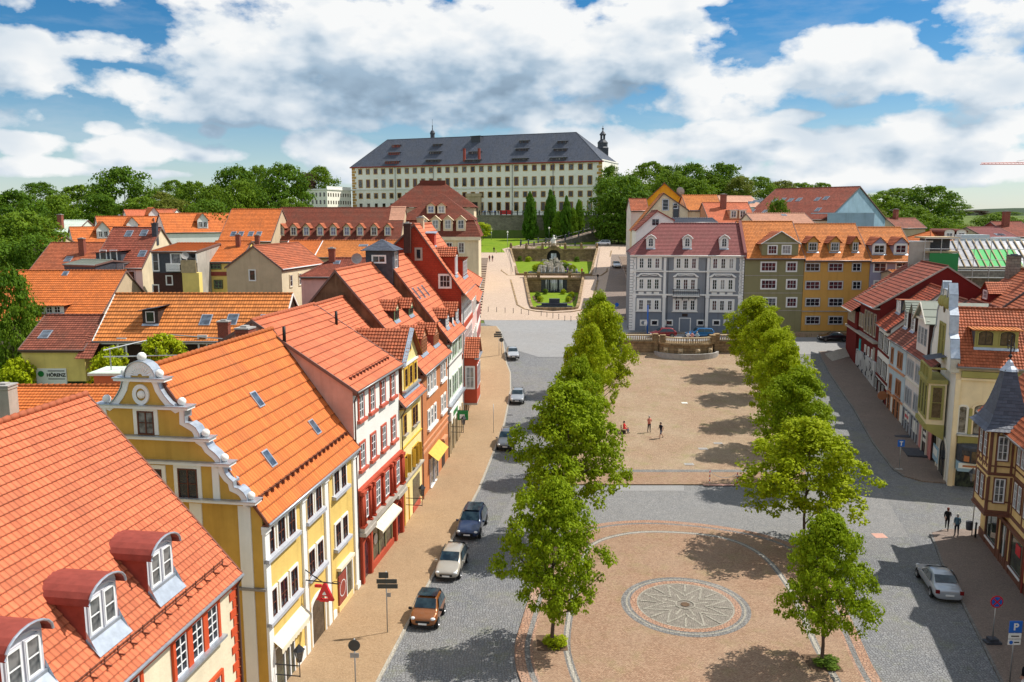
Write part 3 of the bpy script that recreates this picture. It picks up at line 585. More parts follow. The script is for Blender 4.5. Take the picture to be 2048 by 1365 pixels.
# --- white house with red window surrounds
h=House('town_house','white rendered house with red window surrounds and red ground floor arches',LP(50.6),LP(60.3),group='houses along the left side of the market'); L3=h
h.body(13.2,13.05,17.45,6.5,over=.35,wall='offwhite',gab='pinkplaster',roof='tile_salmon',gov=.1,verge='verge',wave=.012,course=.62,t=.055)
for z in(11.8,8.5):
    for u in(1.4,3.6,5.9,8.2): win(h.r,u,0,z-.82,.86,1.64,nx=2,ny=3,fr='white_paint',sur='brickred_trim',sw=.15,sd=.09,bottom=False,pane='glass_curtain'); h.strip(u-.75,u+.75,z-1.02,z-.82,.24,'brickred_trim','window_sill')
h.strip(.15,9.6,3.6,4.0,.5,'grey_render','bay_ledge')
for u,w in((1.1,.85),(3.6,.95),(5.6,.95),(8.2,.85)):
    win(h.r,u,-.25,4.35,w,1.75,nx=2,ny=3,fr='white_paint',sur='red_paint',sw=.12,sd=.08,bottom=False,pane='glass_curtain')
b=MB(); b.box(.2,9.65,-.22,.0,4.0,6.35); b.build('first_floor_bay',MAT['redwall'],h.r)
for u in(.3,.62,1.75,2.5,4.55,6.5,7.2,9.1,9.45):
    b=MB(); b.tube([(u,-.36,4.05),(u,-.36,6.2)],[.12,.1],10); b.box(u-.16,u+.16,-.5,-.2,6.15,6.4); b.box(u-.16,u+.16,-.5,-.2,3.95,4.1); b.build('column',MAT['redwall'],h.r)
h.band(6.35,.14,.32,'redwall',.15,9.7)
h.strip(.1,9.7,-.6,3.6,.04,'redwall','ground_floor_facing')
for u in(1.2,8.5): 
    win(h.r,u,-.06,-.2,1.25,3.1,nx=1,ny=1,fr='red_paint',sur='redwall',sw=.25,sd=.2,kind='round',bottom=False,pane='glass_red')
    h.band(3.4,.28,.6,'grey_render',u-1.1,u+1.1,'ledge')
    for s_ in (-.85,.85): h.strip(u+s_-.16,u+s_+.16,-.6,3.4,.32,'redwall')
b=MB(); b.box(2.7,7.0,-.08,.0,.55,3.1); b.build('shop_window',MAT['glass_shop'],h.r)
for u in(2.7,4.1,5.5,7.0): h.strip(u-.06,u+.06,.5,3.15,.14,'olive','shop_window_frame')
b=MB(); b.face([(2.6,-.9,2.85),(7.1,-.9,2.85),(7.1,-.05,3.35),(2.6,-.05,3.35)]); b.face([(2.6,-.9,2.7),(7.1,-.9,2.7),(7.1,-.9,2.85),(2.6,-.9,2.85)]); b.build('awning',MAT['awning_cream'],h.r); h.strip(2.4,7.2,-.6,.55,.22,'redwall','plinth')
b=MB(); b.lathe([(0,0),(.38,0),(.38,.03),(0,.03)],n=20); o=b.build('round_shop_logo',MAT['offwhite'],h.r,V((3.3,-.12,2.0))); o.rotation_euler=(rad(90),0,0)
h.pipe([(.02,-.35,13),(.05,-.1,12.4),(.05,-.1,-.5)]); 
for px in((569,685),(673,650)):
    p=h.onroof(*px); b=MB(); b.tube([p,p+V((0,0,1.0))],.11,8); b.build('vent_pipe',MAT['black'],h.r); b=MB(); b.box(p.x-.3,p.x+.3,p.y-.3,p.y+.25,p.z-.1,p.z+.1); 
q=h.side(510,645,-1.6); h.chimney(-1.6,6.2,15.6,.9,.8,1.55)
b=MB(); n0=.5; z0=h.rz_at(n0); b.tube([(1.0,n0,z0+.16),(8.8,n0,z0+.16)],.02,5)
for i in range(13): b.box(1+i*.65,1.04+i*.65,n0-.12,n0+.1,z0-.02,z0+.18)
b.build('snow_guard',MAT['copper'],h.r)
# --- narrow yellow house with gabled bay
h=House('town_house','narrow yellow house with steep gabled bay between white and brown houses',LP(60.3),LP(67.0),group='houses along the left side of the market'); L4=h
h.body(12.8,9.75,17.4,6.4,over=.5,wall='yellow_pale',roof='tile_salmon',gov=.05)
zw=13.0; W4=4.9; uc=3.55
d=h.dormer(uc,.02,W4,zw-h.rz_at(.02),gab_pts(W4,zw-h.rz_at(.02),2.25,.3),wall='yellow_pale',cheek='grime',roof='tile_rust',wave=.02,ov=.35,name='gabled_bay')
zz=11.6-h.rz_at(.02)
for x in(-1.45,0,1.45): win(d,x,0,zz-.7,.78,1.4,nx=2,ny=3,fr='brown_wood',sur='yellow_paint',sw=.16,sd=.08,sub=True)
win(d,0,0,zz+2.0,.45,.65,nx=1,ny=2,fr='brown_wood',sur='yellow_paint',sw=.1,sd=.06,sub=True)
b=MB(); b.box(-W4/2,W4/2,-.12,0,zz+.95,zz+1.12); b.build('bay_cornice',MAT['offwhite'],d); b=MB(); b.box(-W4/2,W4/2,-.3,.0,zz-.98,zz-.85); b.build('bay_sill',MAT['zinc'],d)
for s_ in(-1,1):
    b=MB(); b.face([(s_*W4/2+s_*.35,-.4,zw-h.rz_at(.02)-.3),(0,-.4,zw-h.rz_at(.02)+2.28),(0,-.05,zw-h.rz_at(.02)+2.36),(s_*W4/2+s_*.35,-.05,zw-h.rz_at(.02)-.22)]); b.build('verge_flashing',MAT['zinc' if s_<0 else 'yellow_paint'],d)
for us,nx in(((1.5,),2),((4.2,5.1),2)):
    for u in us:
        win(h.r,u,0,7.3,.8,1.5,nx=2,ny=3,fr='brown_wood',sur='yellow_paint',sw=.1,sd=.06,bottom=False); win(h.r,u,0,4.0,.8,1.5,nx=2,ny=3,fr='brown_wood',sur='yellow_paint',sw=.1,sd=.06,bottom=False)
        for z in(7.3,4.0): h.strip(u-.55,u+.55,z-.12,z,.22,'grey_render','window_sill')
        b=MB()
        for s_ in(-1,1): b.cbox((u+s_*.62,-.16,4.75),.05,.3,1.5)
        b.build('shutter',MAT['yellow_paint'],h.r)
h.band(3.55,.14,.25,'grey_render',0); h.band(6.3,.1,.1,'yellow_paint',0); h.band(9.5,.18,.4,'yellow_paint',0)
b=MB(); b.box(3.6,5.9,-.03,.02,.7,2.9); b.build('shop_window',MAT['glass_shop'],h.r); h.strip(3.5,6.0,-.5,.68,.06,'brickred_trim','plinth')
b=MB(); b.box(.9,2.1,-.03,.02,-.3,2.7); b.build('doorway',MAT['mustard'],h.r); h.strip(.75,.9,-.3,2.8,.1,'yellow_paint','door_frame'); h.strip(2.1,2.25,-.3,2.8,.1,'yellow_paint','door_frame')
h.pipe([(.05,-.5,9.6),(.25,-.12,9.0),(.25,-.12,-.5)])
# --- brown house with four dormers
h=House('town_house','terracotta brown house with two tiers of small gabled roof dormers',LP(67.0),LP(78.4),group='houses along the left side of the market'); L5=h
h.body(14,10.95,19.55,7.0,over=.45,wall='terracotta',gab='grime',roof='tile_salmon',gov=.08,course=.6,t=.055)
b=MB(); zl=lambda y:10.95+h.sl*(y+.45)-.2
b.face([(-.005,7.2,14.2),(-.005,7.2,17.2),(-.005,13.5,12.0),(-.005,13.5,9.0)]); b.build('patched_render',MAT['beige'],h.r)
def dpx(h,bl,br,tp,rise,W=None,**k):
    p,q=h.onroof(*bl),h.onroof(*br); n=(p.y+q.y)/2; u=h.fac((bl[0]+br[0])/2,(bl[1]+br[1])/2,n)[0]; zt=h.fac(*tp,n)[1]-h.rz_at(n); W=W or abs(h.fac(*br,n)[0]-h.fac(*bl,n)[0]); H=zt-rise
    return h.dormer(u,n,W,H,gab_pts(W,H,rise),**k),W,H
z2=lambda x,y:(660+x/6.825,560+y/6.825)
for bl,br,tp,nw in ((z2(862,580),z2(960,550),z2(895,275),2),(z2(1085,500),z2(1130,480),z2(1090,250),2)):
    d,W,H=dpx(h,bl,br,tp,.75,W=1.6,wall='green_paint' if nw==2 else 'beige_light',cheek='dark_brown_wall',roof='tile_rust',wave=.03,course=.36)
    for x in(-.35,.35): win(d,x,0,.25,.6,H-.45,nx=1,ny=2,fr='dark_wood',sub=True,pane='glass_shop')
    b=MB(); b.face([(-W/2,-.02,H-.05),(W/2,-.02,H-.05),(0,-.02,H+.68)]); b.build('gable_board',MAT['butter'],d)
for bl,br,tp in ((z2(1225,1050),z2(1340,985),z2(1285,620)),((840+175/6.825,600+645/6.825),(840+262/6.825,600+600/6.825),(840+222/6.825,600+305/6.825))):
    d,W,H=dpx(h,bl,br,tp,.9,W=2.3,wall='timber_brown',cheek='dormer_red',roof='tile_rust',wave=.03,course=.36)
    for x in(-.72,0,.72): win(d,x,0,.2,.6,H-.4,nx=2,ny=4,fr='orange_frame',sub=True,pane='glass_curtain')
    b=MB(); b.face([(-W/2,-.02,H-.05),(W/2,-.02,H-.05),(0,-.02,H+.82)]); b.build('gable_board',MAT['terracotta_light'],d)
for z in(9.5,6.4):
    for us in((2.9,4.15,5.5),(8.6,9.95)):
        for u in us: win(h.r,u,0,z-.75,.72,1.5,nx=1,ny=2,fr='white_paint',sur='offwhite',sw=.15,sd=.08,bottom=False,pane='glass_curtain')
        h.strip(us[0]-.6,us[-1]+.6,z-.98,z-.76,.22,'white','window_sill')
h.band(3.9,.22,.06,'terracotta_light',0); h.band(4.6,.12,.1,'terracotta_light',0)
b=MB(); b.face([(2.6,-.9,2.75),(7.2,-.9,2.75),(7.2,0,3.45),(2.6,0,3.45)]); b.build('awning',MAT['awning_yellow'],h.r)
for u in(3.0,4.8): 
    b=MB(); b.box(u,u+1.4,-.04,.02,.2,2.7); b.build('shop_window',MAT['glass_curtain'],h.r); h.strip(u-.1,u,.1,2.8,.1,'grey_paint','shop_window_frame'); h.strip(u+1.4,u+1.5,.1,2.8,.1,'grey_paint','shop_window_frame'); h.strip(u-.1,u+1.5,-.5,.2,.2,'white','plinth')
b=MB(); b.box(8.3,9.7,-.03,.02,-.3,3.0); b.build('door',MAT['dark_wood'],h.r); h.band(3.0,.2,.3,'terracotta_light',8.1,9.9)
h.pipe([(.1,-.45,10.9),(.12,-.1,10.3),(.12,-.1,-.5)])
for pt in ((0,None),): b=MB(); n0=.8; z0=h.rz_at(n0); b.tube([(.2,n0,z0+.15),(11,n0,z0+.15)],.03,5); b.build('snow_guard',MAT['copper'],h.r)
# --- white house with green timber windows and the lantern
h=House('town_house','white house with green timber windows and grey lantern on its ridge',LP(78.4),LP(87.9),group='houses along the left side of the market'); L6=h
h.body(13.2,11.9-h.z0,20.0-h.z0,5.9,over=.45,wall='offwhite',gab='grime',roof='tile_salmon',gov=.08,course=.6,t=.055)
for z,k in((10.75,0),(6.95,1)):
    for us in((1.4,),(3.4,4.5,5.6),(7.6,8.6)):
        for u in us: win(h.r,u,0,z-h.z0-.85,.8,1.9,nx=1,ny=2,fr='green_paint',sur='palegreen',sw=.13,sd=.08,pane='glass_pale' if k==0 else 'glass_curtain')
h.band(9.1,.1,.1,'gutter',0); h.band(5.0,.25,.4,'zinc',0); h.strip(.3,5.5,3.7,4.6,.3,'white','shop_fascia')
textmesh('DROGERIE',.55,'green_sign',h.r,(2.9,-.32,4.15),(rad(90),0,0)) if False else None
b=MB(); b.box(1.6,4.3,-.33,-.3,3.95,4.4); b.build('shop_sign_panel',MAT['green_sign'],h.r)
for u in(1.4,3.6): 
    b=MB(); b.box(u,u+1.5,-.04,.02,-.2,2.9); b.build('shop_window',MAT['glass_shop'],h.r)
for u in(.1,1.2,3.1,5.3,5.9,7.2,8.9): h.strip(u,u+.3,-.6,3.6,.15,'sandstone')
for u in(6.3,7.8): win(h.r,u,0,-.3,1.0,3.3,nx=2,ny=3,fr='brown_wood',sur='sandstone',sw=.2,sd=.12,kind='arch',bottom=False)
for bl,br,tp in (((840+350/6.825,600+395/6.825),(840+395/6.825,600+375/6.825),(840+390/6.825,600+95/6.825)),((840+490/6.825,600+305/6.825),(840+525/6.825,600+290/6.825),(840+518/6.825,600+15/6.825))):
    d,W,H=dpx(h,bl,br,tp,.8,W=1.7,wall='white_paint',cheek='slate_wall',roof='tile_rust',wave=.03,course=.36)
    for x in(-.4,.4): win(d,x,0,.2,.62,H-.3,nx=1,ny=3,fr='white_paint',sub=True,pane='glass_curtain')
d=h.dormer(*((lambda p:(p.x,p.y))(h.onroof(840+450/6.825,600+340/6.825))),.7,1.0,gab_pts(.7,1.0,.35),wall='white_paint',cheek='slate_wall',roof='tile_rust',wave=.03)
for px in((832,588),(842,586),(850,582)): h.skylight(*px,.35,1.2)
# lantern
lt=thing('roof_lantern',None,None); lt.parent=h.r; lt.location=(1.0,6.4,18.7-h.z0)
b=MB(); b.box(-1.35,1.35,-1.3,1.3,-1.5,2.1); b.build('lantern_wall',MAT['slate_wall'],lt)
b=MB(); 
for k in range(4):
    a=[(-1.75,-1.7),(1.75,-1.7),(1.75,1.7),(-1.75,1.7)]; p,q=a[k],a[(k+1)%4]; tiles(b,[(p[0],p[1],2.05),(q[0],q[1],2.05),(0,0,3.1)],.22,.02)
b.face([(-1.75,-1.7,2.04),(1.75,-1.7,2.04),(1.75,1.7,2.04),(-1.75,1.7,2.04)]); b.build('lantern_roof',MAT['slate'],lt)
win(lt,0,-1.3,.3,1.0,1.6,nx=2,ny=2,fr='white_paint',sub=True,pane='glass_blue'); win(lt,-1.35,0,.9,1.25,.65,rot=-90,nx=2,ny=1,fr='white_paint',sur='white_paint',sw=.08,sub=True,pane='glass_warm')
h.pipe([(.05,-.45,11.7-h.z0),(.1,-.1,11.2-h.z0),(.1,-.1,-.5)])
b=MB(); n0=.9; z0=h.rz_at(n0); b.tube([(.2,n0,z0+.25),(9.7,n0,z0+.25)],.035,5); b.build('snow_guard',MAT['gutter'],h.r)
# --- red shingled house
h=House('town_house','tall house with bright red shingled side wall and salmon roof',LP(87.9),LP(101),group='houses along the left side of the market'); L7=h; zz=h.z0
h.body(11.5,15.7-zz,23.1-zz,4.95,zb=16.6-zz,over=.35,wall='paleblue' if False else 'pinkwhite',gab='red_shingle',roof='tile_salmon',gov=.15,verge='verge',course=.55)
tf=MB(); tiles(tf,[(-.15,-1.05,15.0-zz),(h.L+.15,-1.05,15.0-zz),(h.L+.15,.25,16.42-zz),(-.15,.25,16.42-zz)],.34,.05); tf.build('roof_flare',MAT['tile_salmon'],h.r)
for px,W,H in (((780+300/5.25,440+360/5.25),.55,1.1),((780+577/5.25,440+645/5.25),1.15,1.3)):
    n,z=h.side(*px,0); win(h.r,0,n,z-H/2,W,H,rot=-90,nx=1 if W<1 else 3,ny=1 if W<1 else 2,fr='white_paint' if W>1 else 'grey_render',sur='offwhite' if W>1 else 'grey_render',sw=.14,sd=.06,pane='glass_red' if W>1 else 'glass')
d=h.dormer(3.2,.9,2.6,2.4,[(-1.5,2.3),(1.5,2.55)] if False else gab_pts(2.6,2.3,.9,.2),wall='red_paint',cheek='red_shingle',roof='tile_rust',wave=.03,course=.36)
for x in(-.75,0,.75): win(d,x,0,.3,.5,1.9,nx=1,ny=2,fr='white_paint',sur='white_paint',sw=.07,sub=True,pane='glass_red')
d=h.dormer(3.6,3.2,1.5,1.5,[(-.9,1.45),(.9,1.65)],wall='red_paint',cheek='red_shingle',roof='zinc',wave=None,smooth=True)
d=h.dormer(9.5,.5,5.4,2.2,[(-2.8,2.15),(2.8,2.2)],wall='dormer_red',cheek='red_shingle',roof='tile_rust',wave=.03,plane=None)
for x in(-2,-1,0,1,2): win(d,x,0,.3,.6,1.6,nx=1,ny=3,fr='white_paint',sub=True)
h.chimney(4.3,4.9,22.6-zz,1.0,.7,1.2,'beige'); h.chimney(-.6,5.6,21.6-zz,.7,.7,1.6,'dark_brown_wall')
for z in(13.3,10.2):
    for u in(1.2,2.4,3.8,5.0,6.4,7.6,9.0,10.2,11.6): win(h.r,u,0,z-zz-.8,.75,1.7,nx=1,ny=2,fr='white_paint',sur='pink' if z<12 else 'white_paint',sw=.1,sd=.06,bottom=False,pane='glass_pale')
h.band(8.6-zz,.5,.1,'redwall',0); h.band(11.6-zz,.6,.1,'redwall',0); h.pipe([(.0,-1.1,14.9-zz),(.05,-.2,14.0-zz),(.05,-.1,-.5)],'steel',.06)
bay=thing('oriel',None,None); bay.parent=h.r; bay.location=(1.4,0,8.6-zz)
b=MB(); b.box(0,4.6,-1.5,0,-5.2,0); b.build('oriel_wall',MAT['redwall'],bay); b=MB(); b.box(-.05,4.65,-1.55,0,-5.4,-5.2); b.build('oriel_base',MAT['grey_render'],bay)
b=MB(); tiles(b,[(-.2,-1.75,-.1),(-.2,.05,-.1),(2.3,.05,1.9),(2.3,-1.75,1.9)][::1],.36,.04,.03); tiles(b,[(4.8,-1.75,-.1),(4.8,.05,-.1),(2.3,.05,1.9),(2.3,-1.75,1.9)],.36,.04,.03); b.build('oriel_roof',MAT['tile_rust'],bay)
b=MB(); b.face([(0,-1.5,0),(4.6,-1.5,0),(2.3,-1.5,1.75)]); b.build('oriel_gable',MAT['offwhite'],bay); b=MB(); b.box(-.25,4.85,-1.8,-1.3,-.25,-.1); b.build('oriel_gutter',MAT['zinc'],bay)
for x in(.8,2.3,3.8): win(bay,x,-1.5,-3.6,1.1,2.6,nx=2,ny=3,fr='white_paint',sub=True,pane='glass_blue')
win(bay,0,-.75,-3.5,.9,2.4,rot=-90,nx=2,ny=2,fr='white_paint',sur='offwhite',sw=.1,sub=True,pane='glass_curtain')
for u in(1.6,4,6.5,9,11.5): win(h.r,u,0,-.3,1.2,2.7,nx=2,ny=2,fr='brown_wood',sur='sandstone',sw=.15,sd=.08,bottom=False)
# --- two far houses of the row
h=House('town_house','pink fronted house with low salmon roof beside the ramp steps',LP(101),LP(113),group='houses along the left side of the market'); zz=h.z0
h.body(12,15.4-zz,20.3-zz,6.2,over=.9,wall='pink',roof='tile_salmon',gov=.1,hip1=4.5); row(h,(1.5,3.5,5.5,7.5,9.5),12.6-zz,.8,1.6,nx=2,ny=3,fr='white_paint',sur='offwhite'); row(h,(1.5,3.5,5.5,7.5,9.5),8.6-zz,.8,1.6,nx=2,ny=3,fr='white_paint',sur='offwhite')
h=House('town_house','far end house of the left row with white facade by the street mouth',LP(113),LP(128),group='houses along the left side of the market'); zz=h.z0
h.body(11,12.2-zz,16.5-zz,5.5,over=.4,wall='offwhite',roof='tile_salmon',gov=.1,hip1=4); row(h,(1.5,3.5,5.5,7.5,9.5,11.5,13.5),10-zz,.8,1.5,nx=2,ny=3,fr='white_paint',sur='rose'); row(h,(1.5,3.5,5.5,7.5,9.5,11.5,13.5),7-zz,.8,1.5,nx=2,ny=3,fr='white_paint',sur='rose')
# ---------------------------------------------------------------- ground, streets, plaza
def structo(o): o['kind']='structure'; return o
b=MB(); xs=[-1500,-500,-250,-150,-100]+list(range(-80,81,8))+[100,150,250,500,1500]; ys=[-150,-40,0]+list(range(10,70,12))+[70,73,76,79,82,85,88,91,94,97,100,103,106,109,112,115,118,120,122,125,128,131,134,137,140]+[150,165,180,195,205,220,240,250,265,280,288.9,290,300,330,370,420,520,640,750,1200,2500,5000,9000]
def gz_(x,y):
    z=g(y)
    if 230<y<330 and abs(x)>60: f=min(1,(abs(x)-60)/40); z=z*(1-f)+f*(12.8+(24.2-12.8)*(y-230)/100)
    return z-.06
vs=[(x,y,gz_(x,y)) for y in ys for x in xs]; n=len(xs)
b.faces(vs,[(j*n+i,j*n+i+1,(j+1)*n+i+1,(j+1)*n+i) for j in range(len(ys)-1) for i in range(n-1) if not (142<(ys[j]+ys[j+1])/2<250 and -8<(xs[i]+xs[i+1])/2<32)]); structo(b.build('ground',MAT['meadow'],smooth=False))
def interp(t,y):
    for a,c in zip(t,t[1:]):
        if a[0]<=y<=c[0]: f=(y-a[0])/(c[0]-a[0]); return [p+(q-p)*f for p,q in zip(a[1:],c[1:])]
def strip_sheet(name,mat,t,off,step=1.5,kerb=0,nx=1):
    """sheet between a left and right edge given as (y,xl,xr) nodes, draped on the terrain"""
    b=MB(); y=t[0][0]; rows=[]
    yy=sorted(set([q[0] for q in t]+[p[0] for p in PROF if t[0][0]<p[0]<t[-1][0]]+[t[0][0]+step*i for i in range(int((t[-1][0]-t[0][0])/step)+1)]))
    for y in yy: 
        l,r=interp(t,y); rows.append([(l+(r-l)*i/nx,y,g(y)+off) for i in range(nx+1)])
    for a,c in zip(rows,rows[1:]):
        for i in range(nx): b.face([a[i],a[i+1],c[i+1],c[i]])
        if kerb:
            for k,s_ in((0,1),(nx,-1)): b.face([V(a[k])-V((0,0,kerb)),a[k],c[k],V(c[k])-V((0,0,kerb))][::s_])
    if kerb:
        for rw in(rows[0],rows[-1]): b.face([V(rw[0])-V((0,0,kerb)),V(rw[-1])-V((0,0,kerb)),rw[-1],rw[0]])
    return structo(b.build(name,MAT[mat]))
def poly_sheet(name,mat,pts,off,kerb=0):
    b=MB(); p=[(x,y,g(y)+off) for x,y in pts]; b.face(p)
    if kerb:
        for a,c in zip(p,p[1:]+p[:1]): b.face([(a[0],a[1],a[2]-kerb),(c[0],c[1],c[2]-kerb),c,a])
    return structo(b.build(name,MAT[mat]))
strip_sheet('street','cobble',[(10,-14,34),(60,-9,46),(100,-6,56),(126,-6,66),(137,-6,66)],.0)
strip_sheet('cross_street','cobble_row',[(59.0,-1.5,30),(71.0,.5,33)],.006)
LC=[(14,-10.3),(39.5,-7.05),(50.6,-5.6),(69.9,-3.0),(80.4,-1.9),(90,-.95),(104,-.25),(112,-.3),(117,-.85),(126,-1.4),(131,-1.9),(134.5,-2.6)]
lcurb=lambda y:interp(LC,y)[0]
strip_sheet('pavement','brick_walk',[(14,-22,-10.3)]+[(y,-16 if y<60 else -9,x) for y,x in LC[1:]],.12,kerb=.13)
strip_sheet('kerb','granite_pale',[(y,x-.02,x+.16) for y,x in LC],.125,kerb=.13)
# right pavements
RC=[(71.2,40.0,46),(71.9,37.3,46),(73.2,36.4,46),(75.2,36.3,46),(83.2,37.9,46),(97,41.3,50),(112,44.2,54),(122.5,46.6,56)]
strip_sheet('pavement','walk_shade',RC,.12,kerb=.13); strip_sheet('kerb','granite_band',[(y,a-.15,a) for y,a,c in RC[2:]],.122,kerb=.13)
RC2=[(20,19.5,30),(40,25.7,36),(48,28.2,38),(54,30,40),(57,31.1,40),(59.6,32.0,40),(60.4,33.4,36)]
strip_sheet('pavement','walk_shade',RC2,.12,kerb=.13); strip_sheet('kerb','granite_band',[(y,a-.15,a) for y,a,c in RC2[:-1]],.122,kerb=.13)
# upper plaza
strip_sheet('plaza','tan_setts',[(71.2,3.5,26.5),(80,5.2,29.5),(100,8.8,35),(122.3,13,41)],.10,kerb=.11)
strip_sheet('plaza_border','pink_setts',[(71.0,3.4,26.6),(74.2,4.0,27.3)],.106)
strip_sheet('plaza_border','granite_band',[(74.2,4,27.4),(74.9,4.1,27.6)],.112)
strip_sheet('asphalt_patch','asphalt',[(69.6,8.6,15.2),(71.1,8.8,15.5)],.012)
def ring(name,mat,c,r0,r1,off,n=64,a0=0,a1=2*math.pi):
    b=MB()
    for i in range(n):
        a,d=a0+(a1-a0)*i/n,a0+(a1-a0)*(i+1)/n; f=lambda t,r:(c[0]+r*math.cos(t),c[1]+r*math.sin(t),off)
        b.face([f(a,r0),f(a,r1),f(d,r1),f(d,r0)] if r0>0 else [(c[0],c[1],off),f(a,r1),f(d,r1)])
    return structo(b.build(name,MAT[mat]))
# lower plaza with rounded corners
def smooth_loop(p,k=6):
    out=[]
    for i in range(len(p)):
        a,b_,c,d=[V((*p[(i+j)%len(p)],0)) for j in(-1,0,1,2)]
        for t in range(k):
            t/=k; out.append(tuple((.5*((2*b_)+(c-a)*t+(2*a-5*b_+4*c-d)*t*t+(3*b_-a-3*c+d)*t**3))[:2]))
    return out
LPZ=[(18.0,33),(19.4,41),(20.5,47),(21.3,52.5),(20.9,56.8),(19.6,58.9),(17.4,60.5),(14,61.8),(10.5,62.3),(7,61.6),(4.2,59.6),(2.6,55.5),(1.4,50.5),(.6,46),(.15,42.5),(.6,39),(2.2,35.2),(5.5,31),(12,29)]
lp=smooth_loop(LPZ)
poly_sheet('plaza','edge_brick',lp,.10,kerb=.11)
cx=sum(p[0] for p in lp)/len(lp); cy=46
def shrink(p,d):
    out=[]
    for i,a in enumerate(p):
        q,r=V((*p[i-1],0)),V((*p[(i+1)%len(p)],0)); t=(r-q).normalized(); nn=V((-t.y,t.x,0)); 
        if nn.dot(V((11,46,0))-V((*a,0)))<0: nn=-nn
        out.append((a[0]+nn.x*d,a[1]+nn.y*d))
    return out
poly_sheet('plaza_border','granite_band',shrink(lp,.55),.104); poly_sheet('plaza_border','edge_brick',shrink(lp,.85),.108)
inner=smooth_loop([(16.6,37),(17.3,43),(18.2,50),(18.0,55.5),(16,58.8),(12,60.0),(8.5,59.6),(5.6,57.2),(4.3,52),(3.2,46),(2.9,41.5),(4,37),(8,34),(13,33.6)])
poly_sheet('plaza_border','granite_band',inner,.112); poly_sheet('plaza_border','granite_pale',shrink(inner,.12),.116); poly_sheet('plaza_border','granite_band',shrink(inner,.3),.12); poly_sheet('plaza_field','pink_setts',shrink(inner,.42),.124)
poly_sheet('plaza_field','pink_setts',shrink(lp,.95) if False else [(6.2,33.5),(5.0,35)][:0] or shrink(lp,1.0),.110)
RCX=(10.75,47.85)
for i,(r0,r1,m) in enumerate(((0,3.95,'granite_band'),(0,3.66,'granite_line'),(0,3.54,'granite_band'),(0,3.38,'edge_brick'),(0,2.98,'granite_line'),(0,2.88,'roundel_setts'))): ring('roundel',m,RCX,r0,r1,.130+.004*i)
b=MB(); cols=8
def seg(p,q,w,z): 
    p,q=V((*p,z)),V((*q,z)); t=(q-p).normalized(); m=V((-t.y,t.x,0))*w/2; b.face([p-m,q-m,q+m,p+m])
pt=lambda r,a:(RCX[0]+r*math.cos(a),RCX[1]+r*math.sin(a))
for i in range(cols):
    a=2*math.pi*i/cols+.2; w=.13; zz=.157+i*.0005
    seg(pt(.6,a),pt(1.5,a),w,zz); seg(pt(1.5,a-.28),pt(2.75,a),w,zz+.004); seg(pt(1.5,a+.28),pt(2.75,a),w,zz+.008)
    seg(pt(1.5,a+.28),pt(1.2,a+.39),w,zz+.012); seg(pt(1.5,a+.785-.28),pt(1.2,a+.39),w,zz+.016); seg(pt(1.75,a+.39),pt(2.88,a+.39),w,zz+.02)
structo(b.build('compass_star',MAT['granite_line'])); ring('roundel','granite_line',RCX,.52,.62,.184); ring('roundel','soil',RCX,0,.28,.182,20)
# tree pits, drain covers
for (x,y) in((2.26,43.3),(16.74,41.2)): poly_sheet('tree_pit','soil',[(x-.85,y-.85),(x+.85,y-.85),(x+.85,y+.85),(x-.85,y+.85)],.134)
def cover(px,py,w,d,mat,label,grp=None,off=.11):
    p=G(px,py); b=MB(); b.box(-w/2,w/2,-d/2,d/2,0,.012)
    for i in range(5): b.box(-w*.4,w*.4,-d*.4+i*d*.18,-d*.4+i*d*.18+d*.07,.012,.02)
    o=b.build('drain_cover',MAT[mat]); o.location=p+V((0,0,off)); return tag(o,label,'drain cover',grp)
cover(1406,900,.9,.7,'concrete','grey rectangular cover in the tan plaza, farther from the chain posts'); cover(1378,931,.9,.7,'concrete','grey rectangular cover in the tan plaza, nearer to the cross street'); cover(1759,1072,.9,.9,'pinkplaster','reddish square cover in the grey cobbles of the right street',off=.006); cover(1436,889,.9,.6,'concrete','grey rectangular cover at the edge of the tree shade on the tan plaza')
cover(1369,808,.7,.7,'offwhite','pale square stone slab set in the middle of the tan plaza'); cover(1020,830,.7,.6,'gutter','small dark drain cover on the left street between parked cars',off=.006)
# asphalt junction in front of the fountain and the upper terrace deck
strip_sheet('road','asphalt',[(120.5,4,13),(124,-.6,17),(130,-1.6,19),(134.5,-2.5,19),(136,-4.5,19.5),(139.0,-4.8,20)],.02)
b=MB(); dz=5.32
b.box(16.5,42.5,122.4,133.5,0,dz); o=b.build('road',MAT['asphalt']); structo(o)
b=MB(); b.box(18.6,42.5,130.1,133.6,dz,dz+.13); structo(b.build('pavement',MAT['tan_setts']))
b=MB(); b.box(42.5,66,122.5,133.5,0,5.0); 
strip_sheet('road','asphalt',[(121.5,41,68),(131.2,42.5,68)],.03)
b=MB(); b.box(42.5,68,128.6,133,4.6,5.6); structo(b.build('pavement',MAT['tan_setts']))
poly_sheet('pavement','granite_pale',[(46.8,118),(51.4,121),(52,123),(50.5,123.8),(47,121.5)],.14,kerb=.15)
